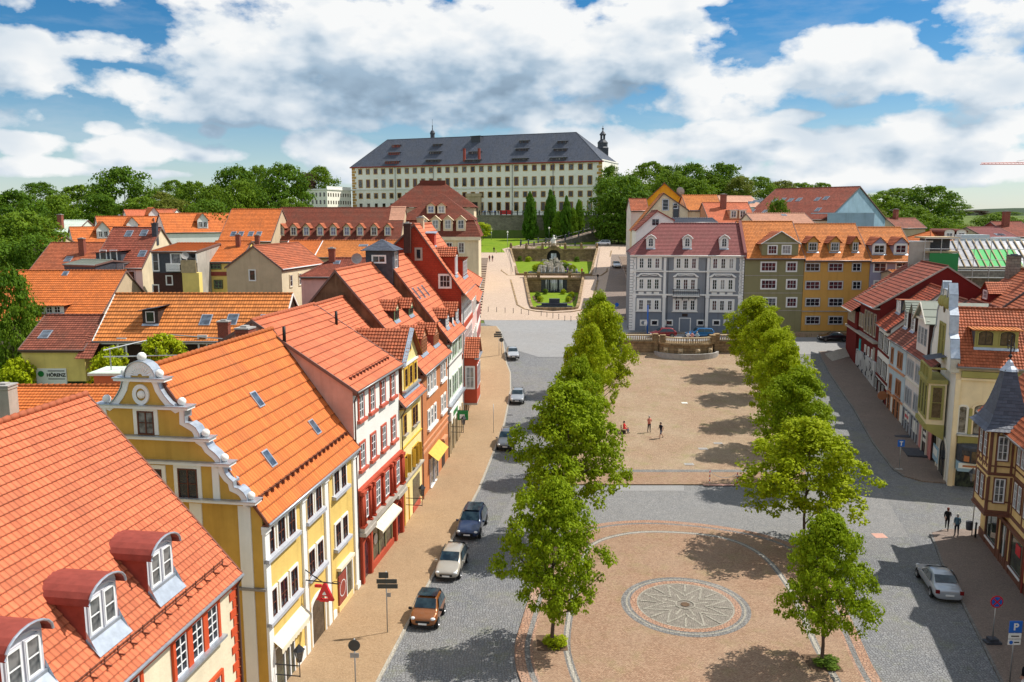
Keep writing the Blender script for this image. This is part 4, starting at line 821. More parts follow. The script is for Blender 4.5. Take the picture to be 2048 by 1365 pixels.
# fountain hill: paved ramps either side, lawns
FA=lambda y:7.7+(y-148)*.0485
strip_sheet('ramp','ramp_setts',[(139,-8.5,24),(146.6,-9,25)],.03,nx=2)
LE=[(146.6,1.0),(148.5,3.5),(151,4.6),(180,6.0),(186,6.4)]
strip_sheet('ramp','ramp_setts',[(146.6,-9,7.4),(148.5,-9,FA(148.5)-4.2),(154,-9,FA(154)-4.7),(184.9,-10,FA(184.9)-6.6),(185,-10,FA(185)-6.6)],.03,nx=2)
strip_sheet('ramp','ramp_setts',[(146.6,7.4,25),(148.5,FA(148.5)+4.2,25),(154,FA(154)+4.7,26),(184.9,FA(184.9)+6.6,30),(185,FA(185)+6.6,30)],.03,nx=2)
strip_sheet('ramp','ramp_setts',[(184.9,-10,32),(188,-10,32.5)],.026,nx=3)
strip_sheet('ramp','ramp_setts',[(188,-10,FA(188)-8.2),(248,-15,FA(248)-12.9)],.03,nx=2)
strip_sheet('ramp','ramp_setts',[(188,FA(188)+8.2,33),(248,FA(248)+12.9,40)],.03,nx=2)
strip_sheet('ramp','ramp_setts',[(248,-16,41),(251,-16,41)],.03,nx=2)
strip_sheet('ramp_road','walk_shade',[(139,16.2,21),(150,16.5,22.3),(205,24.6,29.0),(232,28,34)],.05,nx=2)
strip_sheet('upper_road','ramp_setts',[(250,-14,38),(268,-12,36)],.035)
strip_sheet('lawn','lawn',[(238,-13.5,-2),(250,-14,-3),(268,-15,3.5),(288,-16,6)],.06); strip_sheet('lawn','lawn',[(266,3,30),(288.5,5,32)],.07); strip_sheet('lawn','lawn',[(249,6.5,21),(259,8,24)],.08)
b=MB(); b.box(-22,52,290,311,24.2,24.3); structo(b.build('lawn',MAT['lawn']))
# flights of shallow steps either side of the ramps
def steps(name,x0,x1,y0,y1,n,label,skew=0):
    b=MB(); d=MB()
    for i in range(n):
        a=y0+(y1-y0)*i/n; c=y0+(y1-y0)*(i+1)/n; z=g(c)+.12; s_=skew*i/n; b.box(x0+s_,x1+s_,a,c,z-.9,z); d.box(x0+s_,x1+s_,a-.03,a+.26,z-.35,z+.012)
    o=b.build(name,MAT['ramp_setts']); tag(o,label,'steps'); d.build('step_edge',MAT['downpipe'],o)
steps('hill_steps',-8.0,-5.4,141,222,30,'flight of shallow pale steps along the left houses on the hill',-1.0); steps('hill_steps',21.4,24.6,134,226,38,'flight of shallow dark edged steps beside the grey house',8.0)
# ---------------------------------------------------------------- trees
def crown_mesh(seed,prof,nclump,per,leaf,mat,flat=.6,cr=.16,inner=.55,droop=0.,lobes=0,lr=.24):
    """unit crown: height 0..1, radius profile prof(t); leaf faces lie on the outside of many small clumps, the clumps on a few big lobes"""
    r=random.Random(seed); v=[];f=[];cl=[]
    LB=[]
    for k in range(lobes):
        t=.06+.80*(k+.5)/lobes; a=k*2.4+r.uniform(-.5,.5); rr=max(0,prof(t)-lr*.58)*r.uniform(.85,1.12); LB.append((V((math.cos(a)*rr,math.sin(a)*rr,t)),lr*r.uniform(.85,1.15)*(1-.35*max(0,t-.5)*2),r.random()))
    if lobes: LB+=[(V((0,0,.22)),lr*1.7,.4),(V((0,0,.42)),lr*1.55,.4),(V((0,0,.62)),lr*1.2,.5),(V((0,0,.78)),lr*.85,.6),(V((r.uniform(-.06,.06),r.uniform(-.06,.06),.90)),lr*.55,.8)]
    lump=[(r.uniform(0,6.28),r.uniform(.15,.95),r.uniform(-.3,.3)) for _ in range(9)]
    for k in range(nclump):
        if lobes:
            c0,l_,tone=LB[k%len(LB)]; d=V((r.gauss(0,1),r.gauss(0,1),r.gauss(.25,1))).normalized(); c=c0+V((d.x,d.y,d.z*.62))*l_*r.uniform(.7,1.0); tone=.5*tone+.5*r.random(); rc=cr*r.uniform(.55,1.3)
            if c.z<.0: c.z=r.uniform(0,.06)
        else:
            t=r.random()**.85; a=r.uniform(0,6.2832); q=inner+(1-inner)*r.random()**.6; rr=prof(t)
            for la,lt,lv in lump:
                da=(a-la+math.pi)%(2*math.pi)-math.pi; rr*=1+lv*math.exp(-(da/.7)**2-((t-lt)/.2)**2)
            c=V((math.cos(a)*rr*q,math.sin(a)*rr*q,t)); tone=r.random(); rc=cr*(.6+.8*r.random())*(.45+.55*min(1,rr/.35))
        for j in range(per):
            d=V((r.gauss(0,1),r.gauss(0,1),r.gauss(.25,flat))).normalized(); q=r.uniform(.55,1.08)
            p=c+V((d.x*rc*.55*q,d.y*rc*.55*q,d.z*rc*.42*q)); p.z-=droop*(d.x*d.x+d.y*d.y)*rc*.18
            n=(d*.9+V((r.gauss(0,.45),r.gauss(0,.45),r.gauss(.45,.4)))).normalized()
            u=n.orthogonal().normalized(); w=n.cross(u); an=r.uniform(0,6.28); u,w=u*math.cos(an)+w*math.sin(an),w*math.cos(an)-u*math.sin(an)
            s_=leaf*r.uniform(.6,1.25); i=len(v); bend=n*s_*.25
            v+=[p-u*s_,p+w*s_*.7-bend,p+u*s_,p-w*s_*.7-bend]; f.append((i,i+1,i+2,i+3)); cl.append(tone)
    me=bpy.data.meshes.new('crown'); me.from_pydata([tuple(x) for x in v],[],f); me.materials.append(MAT[mat]); at_=me.attributes.new('clump','FLOAT','FACE'); at_.data.foreach_set('value',cl); me.update(); return me
def trunk_mesh(seed,h0,h1,r0,limbs=7,mat='bark'):
    r=random.Random(seed); b=MB(); b.tube([(0,0,-.05),(.0,0,.03),(r.uniform(-.01,.01),0,h0*.6),(0,r.uniform(-.01,.01),h0),(r.uniform(-.02,.02),0,h1*.75),(0,0,h1*.95)],[r0*1.5,r0*1.1,r0*.9,r0*.8,r0*.45,r0*.12],8)
    for i in range(limbs):
        a=6.283*i/limbs+r.uniform(-.3,.3); z=h0*.85+(h1-h0)*.5*i/limbs; l=.30*(1-.5*i/limbs); e=V((math.cos(a)*l,math.sin(a)*l,z+l*.75)); m=V((math.cos(a)*l*.45,math.sin(a)*l*.45,z+l*.22)); b.tube([(0,0,z-.02),m,e],[r0*.55,r0*.38,r0*.1],6)
    o=b.build('trunk',MAT[mat]); me=o.data; bpy.data.objects.remove(o); return me
lind=lambda t:(.50*(min(1,(t/.22))**.55 if t<.22 else (1-((t-.22)/.78))**.72*1.0+.0))+.015
ovo=lambda t:.5*math.sin(math.pi*min(.999,max(.02,t))**.8)**.62
pop=lambda t:.5*(min(1,t/.12)**.6)*(1-t**2.4)**.8+.02
rnd=lambda t:.5*math.sqrt(max(.01,1-(2*t-.85)**2/1.35))
CR={}
for k in range(5): CR['linden%d'%k]=crown_mesh(11+k,lambda t:.55*lind(t)+.5*ovo(t),380,60,.0155,'leaf_linden',cr=.135,droop=.5,lobes=11+k%3,lr=.265)
for k in range(5): CR['lime%d'%k]=crown_mesh(31+k,lambda t:.3*lind(t)+.75*ovo(t),380,60,.0155,'leaf_lime',cr=.135,droop=.4,lobes=11+k%3,lr=.27)
for k in range(3): CR['dark%d'%k]=crown_mesh(51+k,rnd,110,60,.024,'leaf_dark',cr=.24,inner=.35)
for k in range(2): CR['mid%d'%k]=crown_mesh(61+k,rnd,110,60,.024,'leaf_mid',cr=.23,inner=.35)
CR['copper0']=crown_mesh(71,rnd,100,50,.028,'leaf_copper',cr=.26,inner=.35); CR['olive0']=crown_mesh(72,rnd,110,60,.024,'leaf_olive',cr=.24,inner=.35)
CR['poplar0']=crown_mesh(73,pop,150,60,.045,'leaf_poplar',cr=.26,inner=.3); CR['poplight0']=crown_mesh(74,pop,150,60,.045,'leaf_poplar_light',cr=.26,inner=.3); CR['bush0']=crown_mesh(75,rnd,60,40,.05,'leaf_bush',cr=.3,inner=.3); CR['bushlight0']=crown_mesh(76,rnd,60,40,.05,'leaf_lime',cr=.3,inner=.3)
TR=[trunk_mesh(5+i,.22,.9,.011,8,'bark') for i in range(3)]; TRP=trunk_mesh(9,.1,.9,.02,0)
def tree(kind,label,x,y,z,h,w,c0=.2,cat='tree',group=None,name='tree',rz=None,tr=True,sy=1.):
    """c0: share of the height below the crown"""
    t=thing(name,label,cat,(x,y,z),R.uniform(0,6.28) if rz is None else rz,group)
    ks=[k for k in CR if k==kind] or [k for k in CR if k.startswith(kind)]; hc=h*(1-c0)
    inst('crown',CR[R.choice(ks)],t,(0,0,h*c0),0,(w,w*sy,hc))
    if tr: inst('trunk',R.choice(TR),t,(0,0,0),0,(h*1.05,h*1.05,h))
    return t
ROWG='lime trees lining the plaza'
for i,(x,y,top,w,kind,lab) in enumerate(((2.26,43.3,956,6.0,'linden0','nearest lime tree of the left row, beside the round paved star'),(4.1,58,765,8.8,'linden1','big broad lime tree of the left row beside the cross street'),(5.9,73,712,5.8,'linden2','lime tree of the left row just behind the big broad one'),(7.7,81.5,652,5.9,'lime0','yellow green lime tree of the left row beside the bench with the red jacketed sitter'),(10.0,92,605,8.0,'lime1','yellow green lime tree of the left row, second from the fountain'),(10.9,104,583,6.2,'linden3','darker lime tree at the far end of the left row below the fountain'))):
    zt=at(1100,top,y).z; z0=g(y)+.1; tree(kind,lab,x,y,z0,zt-z0,w*.89,.24 if i else .22,group=ROWG,name='lime_tree')
for i,(x,y,top,w,kind,lab) in enumerate(((16.74,41.2,1030,5.2,'linden4','small lime tree nearest the silver saloon, right of the round paved star'),(21.3,57.1,832,9.0,'lime2','wide lime tree of the right row with its forked trunk showing'),(25,70.5,735,7.4,'linden3','dark lime tree of the right row behind the wide one'),(27.6,81,683,7.0,'lime3','lime tree of the right row, third from the far end'),(29.6,90.5,655,6.6,'lime4','lime tree of the right row, next but one to the olive house'),(31.5,101,622,7.0,'lime0','lime tree of the right row, last but one before the balustrade'),(33.0,111,592,8.2,'lime1','far lime tree of the right row in front of the olive green house'))):
    zt=at(1600,top,y).z; z0=g(y)+.1; tree(kind,lab,x,y,z0,zt-z0,w*.92,.26 if i else .24,group=ROWG,name='lime_tree')
# woods and single trees farther off: (pixel x, top row, width px, depth, kind)
WG='trees of the park around the castle hill'
far=[(30,386,110,215,'dark'),(78,367,75,300,'dark'),(160,373,110,280,'mid'),(245,340,110,275,'dark'),(305,385,75,292,'olive'),(345,362,60,310,'mid'),(388,366,85,280,'mid'),(470,338,100,268,'dark'),(425,375,70,258,'mid'),(517,334,62,285,'mid'),(566,333,104,262,'dark'),(478,362,80,250,'mid'),(640,337,66,378,'mid'),(612,350,46,372,'copper'),(412,404,100,212,'dark'),(40,430,140,160,'mid'),(12,545,110,98,'dark'),(35,620,70,96,'mid'),(-8,480,130,150,'dark'),(110,395,80,250,'mid'),(200,392,80,260,'dark'),(280,398,90,262,'mid'),(345,400,80,258,'olive'),(75,470,90,150,'dark'),(540,380,90,255,'dark'),(580,400,66,252,'mid'),(0,400,90,260,'dark'),
 (1240,352,104,272,'dark'),(1222,335,50,300,'dark'),(1300,326,85,310,'mid'),(1345,345,80,290,'mid'),(1388,330,72,320,'dark'),(1447,330,85,322,'dark'),(1395,362,85,285,'mid'),(1480,355,60,312,'olive'),(1522,355,62,330,'mid'),(1562,364,62,335,'olive'),(1602,367,72,340,'mid'),(1645,367,56,345,'mid'),(1425,352,80,318,'mid'),(1340,332,60,330,'dark'),(1280,385,80,268,'dark'),(1230,395,70,268,'dark'),(1262,356,70,290,'mid'),(1690,384,60,330,'mid'),
 (1722,396,62,270,'mid'),(1765,392,90,275,'mid'),(1802,379,105,290,'mid'),(1858,373,115,280,'dark'),(1830,415,85,250,'mid'),(1885,440,85,215,'mid'),(1905,405,60,300,'mid'),(1948,422,62,345,'copper'),(1990,430,80,280,'mid'),(2035,440,70,270,'mid'),(1930,452,70,230,'olive'),(1745,420,70,255,'olive'),(1556,400,52,178,'dark'),(1870,470,60,205,'dark'),(2010,424,60,420,'mid'),(1965,436,60,380,'dark')]
W4={'dark':'dense dark green','mid':'mid green leafy','olive':'yellowish olive green','copper':'copper leaved purple'}
for i,(px,top,wp,y,kind) in enumerate(far):
    p=at(px,top,y); z0=g(y)-.2; w=wp*y/FPX*1.08; h=p.z-z0
    side='left of the castle' if px<700 else ('between castle and right houses' if px<1700 else 'behind the scaffolded roof')
    tree(kind,f"{W4[kind]} tree {'on the left edge' if px<120 else side}",p.x,y,z0,h,w,.08,group=f"{W4[kind]} trees {'on the left edge' if px<120 else side}",name='park_tree',tr=True,sy=1.)
pops=[(1060,388,477,42,'poplar','tallest dark columnar tree standing alone in front of the castle wall'),(1101,384,477,38,'poplar','dark columnar tree at the left of the columnar group'),(1117,425,479,40,'poplight','short light columnar tree in front of the group'),(1133,396,474,34,'poplar','dark columnar tree in the middle of the group'),(1146,418,476,34,'poplight','light columnar tree beside the ramp'),(1158,402,474,30,'poplight','rightmost columnar tree of the group')]
for px,top,bot,wp,kind,lab in pops:
    y=281+R.uniform(-3,3); p=at(px,top,y); z0=g(y); tree(kind,lab,p.x,y,z0,p.z-z0,wp*y/FPX*.66,.03,group='columnar trees below the castle',name='columnar_tree',tr=False).children; 
for o in [o for o in COL.objects if o.name.startswith('columnar_tree')]: inst('trunk',TRP,o,(0,0,0),0,(8,8,8))
def bush(px,py,w,h,kind,label,y=None,name='bush'):
    p=G(px,py) if y is None else at(px,py,y); return tree(kind,label,p.x,p.y,p.z,h,w,.0,'shrub',name=name,tr=False)
p=at(962,470,262); tree('bushlight','small round yellow green tree on the castle lawn',p.x,262,14.6,7.2,6.5,.42,name='lawn_tree')
# ---------------------------------------------------------------- grey, olive, amber and lilac houses across the head of the plaza
XP=lambda px,py,y:at(px,py,y).x
z6=lambda X,Y:(1160+X*.2931,300+Y*.2931)
z7=lambda X,Y:(1480+X*.2784,360+Y*.2784)
HG='houses across the head of the plaza'
h=House('town_house','grey house with white pilasters, balcony and burgundy hipped roof',(19.0,132.3),(36.9,130.6),z0=5.35,group=HG); zz=h.z0
h.body(12,17.8-zz,22.75-zz,5.6,over=.45,wall='greywall',roof='tile_burgundy',gov=.05,hip0=5.2,trim='offwhite',verge='offwhite',down=2)
zr=[h.fac(*z6(725,y))[1] for y in(775,918,1060)]
for k,cols in enumerate((((420,475,527),(672,725,777),(922,977,1032)),((418,472,523),(670,720,770),(918,972,1026)),((416,470,522),(664,716,768),(916,968,1022)))):
    for tri in cols:
        us=[h.fac(*z6(x,775+142*k))[0] for x in tri]
        h.strip(us[0]-.72,us[2]+.72,zr[k]-1.02,zr[k]+1.02,.05,'offwhite','window_panel')
        for u in us: win(h.r,u,-.05,zr[k]-.82,.74,1.64,nx=2,ny=3,fr='white_paint',fw=.09,pane=R.choice(['glass','glass_shop','glass_red']))
        h.strip(us[0]-.85,us[2]+.85,zr[k]-1.12,zr[k]-1.0,.2,'offwhite','window_sill')
        if k==1:
            b=MB(); m=us[1]; w=us[2]-us[0]+1.7; y0=zr[k]+1.15
            b.prism([(m-w/2,y0),(m-w/2,y0+.15),(m-w*.33,y0+.62),(m+w*.33,y0+.62),(m+w/2,y0+.15),(m+w/2,y0),(m+w*.42,y0),(m+w*.31,y0+.42),(m-w*.31,y0+.42),(m-w*.42,y0)],'y',-.28,0); b.tube([(m+w*.3*math.cos(t),-.2,y0+.36-.12*abs(math.sin(2*t))) for t in [math.pi*i/10 for i in range(11)]],.06,5); b.build('window_pediment',MAT['white'],h.r)
            if tri[0]!=670:
                for u in us: h.strip(u-.42,u+.42,zr[k]-1.62,zr[k]-1.24,.06,'offwhite','apron_panel')
for z,hh,d in((zr[1]+1.95,.22,.18),(zr[2]+1.55,.24,.2),(17.5-zz,.3,.32)): h.band(z,hh,d,'offwhite',0,h.L)
for X in(372,577,872,1095):
    u=h.fac(*z6(X,900))[0]; h.strip(u-.24,u+.24,-.3,zr[2]+1.5,.12,'white'); h.strip(u-.2,u+.2,zr[2]+1.8,17.4-zz,.1,'white'); h.strip(u-.32,u+.32,zr[2]+1.2,zr[2]+1.55,.2,'white','capital')
b=MB()
for i in range(28):
    z=-.2+i*.44
    for u0,s_ in((0,1),(h.L,-1)): w=.75 if i%2 else .5; b.box(min(u0,u0+s_*w),max(u0,u0+s_*w),-.1,0,z,z+.36)
b.build('quoins',MAT['white'],h.r)
h.strip(0,h.L,-.5,zr[2]-1.25,.03,'greydark','ground_floor_facing')
for X,k in((435,1),(508,0),(608,0),(822,0),(930,0),(1005,1)):
    u,z=h.fac(*z6(X,1180)); h.strip(u-.62,u+.62,z-.5,z+.5,.06,'offwhite','window_panel')
    if k: 
        b=MB(); b.lathe([(0,0),(.42,0),(.42,.03),(0,.03)],n=18); o=b.build('oval_window',MAT['greydark'],h.r,V((u,-.1,z))); o.rotation_euler=(rad(90),0,0); o.scale=(1,.75,1)
    else: win(h.r,u,-.06,z-.38,.98,.76,nx=1,ny=1,fr='white_paint',pane='glass')
u,z=h.fac(*z6(715,1190)); h.strip(u-.95,u+.95,-.2,z+1.05,.05,'white','blind_door_frame'); h.strip(u-.8,u+.8,-.2,z+.92,.06,'greydark','blind_door'); u,z=h.fac(*z6(715,1128)); h.strip(u-.45,u+.45,z-.25,z+.25,.05,'dark_wood','plaque')
# balcony
uc=h.fac(*z6(720,970))[0]; bz=zr[1]-1.75
bl=thing('balcony',None,None); bl.parent=h.r; bl.location=(uc,0,bz); b=MB(); b.box(-2.1,2.1,-1.1,0,-.14,0); b.build('balcony_slab',MAT['offwhite'],bl)
b=MB()
for x in(-2.05,2.05): b.tube([(x,-1.05,1),(x,0,1)],.04,5); b.tube([(x,-1.05,0),(x,-1.05,1)],.04,5)
b.tube([(-2.05,-1.05,1),(2.05,-1.05,1)],.045,5); b.tube([(-2.05,-1.05,.12),(2.05,-1.05,.12)],.03,5)
for i in range(25):
    x=-2+i/6; b.tube([(x,-1.05,.1),(x+.04*(-1)**i,-1.1,.4),(x,-1.05,1)],.022,4)
for x in(-1.5,-.5,.5,1.5): b.tube([(x,-.95,-.14),(x,-.05,-.8)],.05,5)
b.build('balcony_railing',MAT['iron'],bl)
for X in(482,731,982):
    n=.75; u=h.fac(*z6(X,690),n)[0]; d=h.dormer(u,n,1.35,1.75,[(-.85,1.6),(-.5,2.0),(0,2.25),(.5,2.0),(.85,1.6)],wall='white',cheek='white',roof='tile_burgundy',wave=None,smooth=False,ov=.25)
    win(d,0,0,.35,.8,1.4,nx=2,ny=3,fr='white_paint',sur='white',sw=.1,kind='round',sub=True,pane='glass'); b=MB(); b.tube([(x,-.3,z) for x,z in [(-.85,1.6),(-.5,2.0),(0,2.25),(.5,2.0),(.85,1.6)]],.08,5); b.build('dormer_pediment',MAT['white'],d)
b=MB(); b.box(h.L-.15,h.L+.35,-.5,5.6,0,.5); 
b=MB(); b.faces([(h.L-.2,-.55,17.4-zz),(h.L+.25,-.55,17.4-zz),(h.L+.25,-.55,18.3-zz),(h.L-.2,-.55,18.3-zz),(h.L-.2,5.6,17.4-zz),(h.L+.25,5.6,17.4-zz),(h.L+.25,5.6,23.3-zz),(h.L-.2,5.6,23.3-zz)],[(0,1,2,3),(4,7,6,5),(3,2,6,7),(0,3,7,4),(1,5,6,2)]); b.build('party_parapet',MAT['tile_burgundy'],h.r)
h.pipe([(6.05,-.15,17.3-zz),(6.05,-.15,0)],'iron',.04); h.pipe([(12.0,-.15,17.3-zz),(12.0,-.15,0)],'iron',.04)
def fw(h,pxs,W,H,zr=None,**k):
    for x,y in pxs:
        u,z=h.fac(x,y); win(h.r,u,0,(zr or z)-H/2,W,H,**k)
# olive house
h=House('town_house','olive green house with broad gabled bay and orange roof',(37.0,130.5),(46.35,130.5),z0=5.35,group=HG); zz=h.z0
h.body(12,17.35-zz,23.1-zz,6.5,over=.5,wall='olive',roof='tile_rust2' if 'tile_rust2' in MAT else 'tile_amber',gov=.0,down=2)
for r_ in(534,569,605): fw(h,((1537,r_),),2.3,1.35,nx=4,ny=2,fr='white_paint',sur='offwhite',sw=.16,sd=.06,pane='glass_red'); fw(h,((1583,r_),),1.5,1.35,nx=3,ny=2,fr='white_paint',sur='offwhite',sw=.16,sd=.06,pane='glass_red')
for r_ in(552,587,622): z=h.fac(1537,r_)[1]; h.band(z,.08,.04,'grey_render',0)
u0=h.fac(1524,500)[0]; u1=h.fac(1597,500)[0]; ze_=h.fac(1560,486)[1]-h.rz_at(.02); za=h.fac(1562,463)[1]-h.rz_at(.02)
d=h.dormer((u0+u1)/2,.02,u1-u0,ze_,gab_pts(u1-u0,ze_,za-ze_,.35),wall='olive',roof='tile_rust',ov=.3,name='gabled_bay',flash=None)
for px in(1545,1573): u,z=h.fac(px,500); win(d,u-(u0+u1)/2,0,z-h.rz_at(.02)-.65,1.35,1.3,nx=3,ny=2,fr='white_paint',sur='offwhite',sw=.12,sub=True,pane='glass_red')
b=MB(); s_=(za-ze_)/((u1-u0)/2)
for q in(-1,1): b.tube([(q*((u1-u0)/2+.3),-.33,ze_-.3*s_),(0,-.33,za)],.07,5)
b.tube([(-(u1-u0)/2,-.06,ze_-.05),((u1-u0)/2,-.06,ze_-.05)],.07,5); b.build('bay_trim',MAT['offwhite'],d)
# amber house
h=House('town_house','amber house with three gabled dormers and grey window surrounds',(46.4,130.45),(56.8,130.45),z0=5.35,group=HG); zz=h.z0
h.body(12,17.05-zz,22.7-zz,6.5,over=.5,wall='amber',roof='tile_amber',gov=.0,down=2)
for r_ in(535,571,605,641):
    fw(h,((1625,r_),(1671,r_)),2.2,1.22,nx=3,ny=2,fr='white_paint',sur='grey_render',sw=.13,sd=.05,pane='glass_red' if r_<600 else 'glass'); fw(h,((1713,r_),),1.3,1.22,nx=2,ny=2,fr='white_paint',sur='grey_render',sw=.13,sd=.05,pane='glass')
h.band(h.fac(1650,624)[1],.16,.1,'grey_render',0); h.strip(0,h.L,-.5,h.fac(1650,662)[1],.08,'olive','plinth')
for px,W in((1625,1.8),(1669,1.7),(1710,1.1)):
    n=1.0; u=h.fac(px,505,n)[0]; d=h.dormer(u,n,W,1.75,gab_pts(W,1.75,.85,.3),wall='amber',cheek='olive',roof='tile_rust',ov=.25); win(d,0,0,.3,W*.72,1.2,nx=3 if W>1.5 else 2,ny=2,fr='white_paint',sur='grey_render',sw=.1,sub=True,pane='glass_shop')
h=House('town_house','lilac house with two white framed dormers at the right end of the block',(56.85,130.4),(64.2,130.4),z0=5.35,group=HG); zz=h.z0
h.body(12,16.85-zz,22.15-zz,6.5,over=.5,wall='lilac',roof='tile_amber',gov=.15,down=2)
for r_ in(535,571,607,643): fw(h,((1760,r_),(1804,r_)),1.9,1.35,nx=2,ny=2,fr='white_paint',sur='white',sw=.14,sd=.05,pane='glass_red')
for px in(1758,1801):
    n=.9; u=h.fac(px,505,n)[0]; d=h.dormer(u,n,2.2,1.8,gab_pts(2.2,1.8,1.0,.3),wall='white',cheek='lilac',roof='tile_rust',ov=.25); win(d,0,0,.3,1.6,1.2,nx=2,ny=2,fr='white_paint',sur='white',sw=.12,sub=True,pane='glass_red'); b=MB(); b.face([(-1.0,-.03,1.78),(1.0,-.03,1.78),(0,-.03,2.6)]); b.build('gable_board',MAT['lilac'],d)
# ---------------------------------------------------------------- right row of houses (in shade)
RG='houses along the right side of the market'
# dark red timbered house
h=House('town_house','dark red boarded house over a graffiti covered white wall',(51.3,123.6),(47.5,105.2),z0=g(114),group=RG); zz=h.z0
zE=at(1697,618,120).z
e1=[h.fac(*p,-.9)[1] for p in((1723,607),(1760,622))]; ez=(e1[0]+e1[1])/2
rp=h.side(1859,551,h.L); 
h.body(15,ez,max(rp[1],ez+5.5),7.6,over=.9,wall='darkred',gab='darkred',roof='tile_red',course=.6,u0=7.0,gov=.1,verge='grey_render',trim='zinc',down=4)
e2=h.fac(1697,620,-1.2)[1]
b=MB(); b.box(0,7.0,-.35,9,-4,e2-.1); b.build('corner_wing',MAT['darkred'],h.r)
b=MB(); tiles(b,[(-.5,-1.2,e2),(7.1,-1.2,e2),(7.1,7.6,e2+6.6),(-.5,7.6,e2+6.6)],.36,.05); tiles(b,[(7.1,15,e2+.5),(-.5,15,e2+.5),(-.5,7.6,e2+6.6),(7.1,7.6,e2+6.6)],.36,.05); b.build('wing_roof',MAT['tile_red'],h.r); b=MB(); b.tube([(-.5,-1.25,e2-.05),(7.0,-1.25,e2-.05)],.08,6); b.build('gutter',MAT['offwhite'],h.r)
b=MB(); b.face([(-.02,-.35,e2-.1),(-.02,9,e2-.1),(-.02,7.6,e2+6.4)]); b.build('wing_gable',MAT['darkred'],h.r)
d=h.dormer(4.8,2.2,2.8,.9,[(-1.6,.95),(1.6,1.1)],wall='dark_wood',cheek='darkred',roof='tile_red',wave=0,plane=(e2,6.6/8.8,1.2),flash='offwhite'); win(d,0,0,.15,1.6,.7,nx=3,ny=1,fr='white_paint',sub=True,pane='glass')
jz=h.fac(1722,668,-.4)[1]
h.strip(-.3,h.L,jz-.18,jz+.1,.6,'grey_render','jetty_beam')
h.strip(-.1,h.L,-4,jz-2.6,.25,'whitewash','mural_wall')
b=MB(); mr=random.Random(4)
for i in range(26):
    u=mr.uniform(.5,h.L-1); z=mr.uniform(-.5,jz-3.0); b.tube([(u,-.255,z),(u+mr.uniform(-.6,.6),-.257,z+.4),(u+mr.uniform(-.9,.9),-.255,z+mr.uniform(.3,.9))],mr.uniform(.03,.13),5)
b.build('mural_paint',MAT['mural_dark'],h.r)
for u in(1.2,2.2,3.2,4.2,5.2): win(h.r,u,-.36,jz+.9,.7,1.7,nx=2,ny=3,fr='beige_light',sur='grey_render',sw=.1,bottom=False,pane='glass_red')
for u in(7.6,9.2): win(h.r,u,-.0,jz+.8,1.0,1.8,nx=2,ny=2,fr='beige_light',sur='grey_render',sw=.1,pane='glass_red')
for u in(11.0,12.8,14.6,16.6): win(h.r,u,-.0,jz+.5,1.05,2.9,nx=1,ny=1,fr='beige_light',sur='grey_render',sw=.1,pane='glass_warm')
for u in(12,14,16.2): win(h.r,u,-.0,jz-2.4,.7,1.0,nx=2,ny=2,fr='white_paint',sur='offwhite',sw=.12)
h.strip(8.0,8.9,-4,jz-1.0,.1,'teal','door'); h.strip(16.6,17.6,-4,jz-.9,.1,'grey_render','door')
# white and red house
h=House('town_house','narrow white house with red sills between the dark red and pale blue houses',(47.45,105.0),(45.4,97.3),z0=g(100),group=RG); zz=h.z0
ez=sum(h.fac(*p,-.4)[1] for p in((1750,642),(1763,658)))/2
h.body(11,ez,ez+5.2,5.6,over=.5,wall='white',roof='tile_mixed',gov=.05)
b=MB(); d=h.dormer(3.4,1.5,2.6,1.7,[(-1.5,1.65),(1.5,1.85)],wall='white_paint',cheek='slate_wall',roof='tile_rust',wave=.0)
for x in(-.7,.7): win(d,x,0,.25,.7,1.3,nx=2,ny=2,fr='white_paint',sub=True,pane='glass_pale')
for z,c in((ez-1.9,1),(ez-5.2,1)):
    for u in(1.2,2.1,3.0,4.9,5.8,6.7): win(h.r,u,0,z-.95,.75,1.9,nx=2,ny=4,fr='white_paint',sur='dark_wood',sw=.06,pane='glass_curtain')
    h.band(z-1.45,.28,.1,'darkred',0)
h.strip(0,h.L,-4,ez-7.2,.06,'darkred','ground_floor_facing')
for u in(1,3.6,6.0): win(h.r,u,-.06,-.6,1.5,2.6,nx=2,ny=2,fr='white_paint',sur='dark_wood',sw=.12,pane='glass_warm')
# pale blue house
h=House('town_house','pale blue house with orange brown windows and lantern shop signs',(45.35,97.0),(43.9,89.9),z0=g(93),group=RG); zz=h.z0
ez=sum(h.fac(*p,-.4)[1] for p in((1781,681),(1800,690)))/2
h.body(11,ez,ez+5.4,5.6,over=.5,wall='skyblue',roof='tile_brown',gov=.05)
for u in(1.6,4.6):
    d=h.dormer(u,1.1,1.6,2.3,gab_pts(1.6,2.3,1.0,.2),wall='white_paint',cheek='dark_brown_wall',roof='felt_green',wave=0,ov=.3); win(d,0,0,.25,1.0,1.9,nx=2,ny=4,fr='white_paint',sub=True,pane='glass_curtain')
for z in(ez-1.9,ez-5.1):
    for us in((1.2,),(4.2,5.3)):
        for u in us: win(h.r,u,0,z-.85,.8,1.7,nx=2,ny=1,fr='orange_frame',sur='orange_frame',sw=.12,pane='glass_warm')
h.band(ez-3.4,.25,.12,'terracotta_light',0); h.band(ez-6.6,.22,.12,'terracotta_light',0); h.strip(0,h.L,-4,ez-6.7,.04,'offwhite','ground_floor_facing')
for u in(1.2,3.8,5.4): win(h.r,u,-.04,-.5,1.0,2.8,nx=1,ny=2,fr='orange_frame',sur='orange_frame',sw=.15,pane='glass_warm')
b=MB(); b.lathe([(0,0),(.55,0),(.55,.12),(0,.12)],n=16); o=b.build('round_shop_sign',MAT['orange_frame'],h.r,V((.6,-.7,ez-6.9))); o.rotation_euler=(rad(90),0,rad(90))
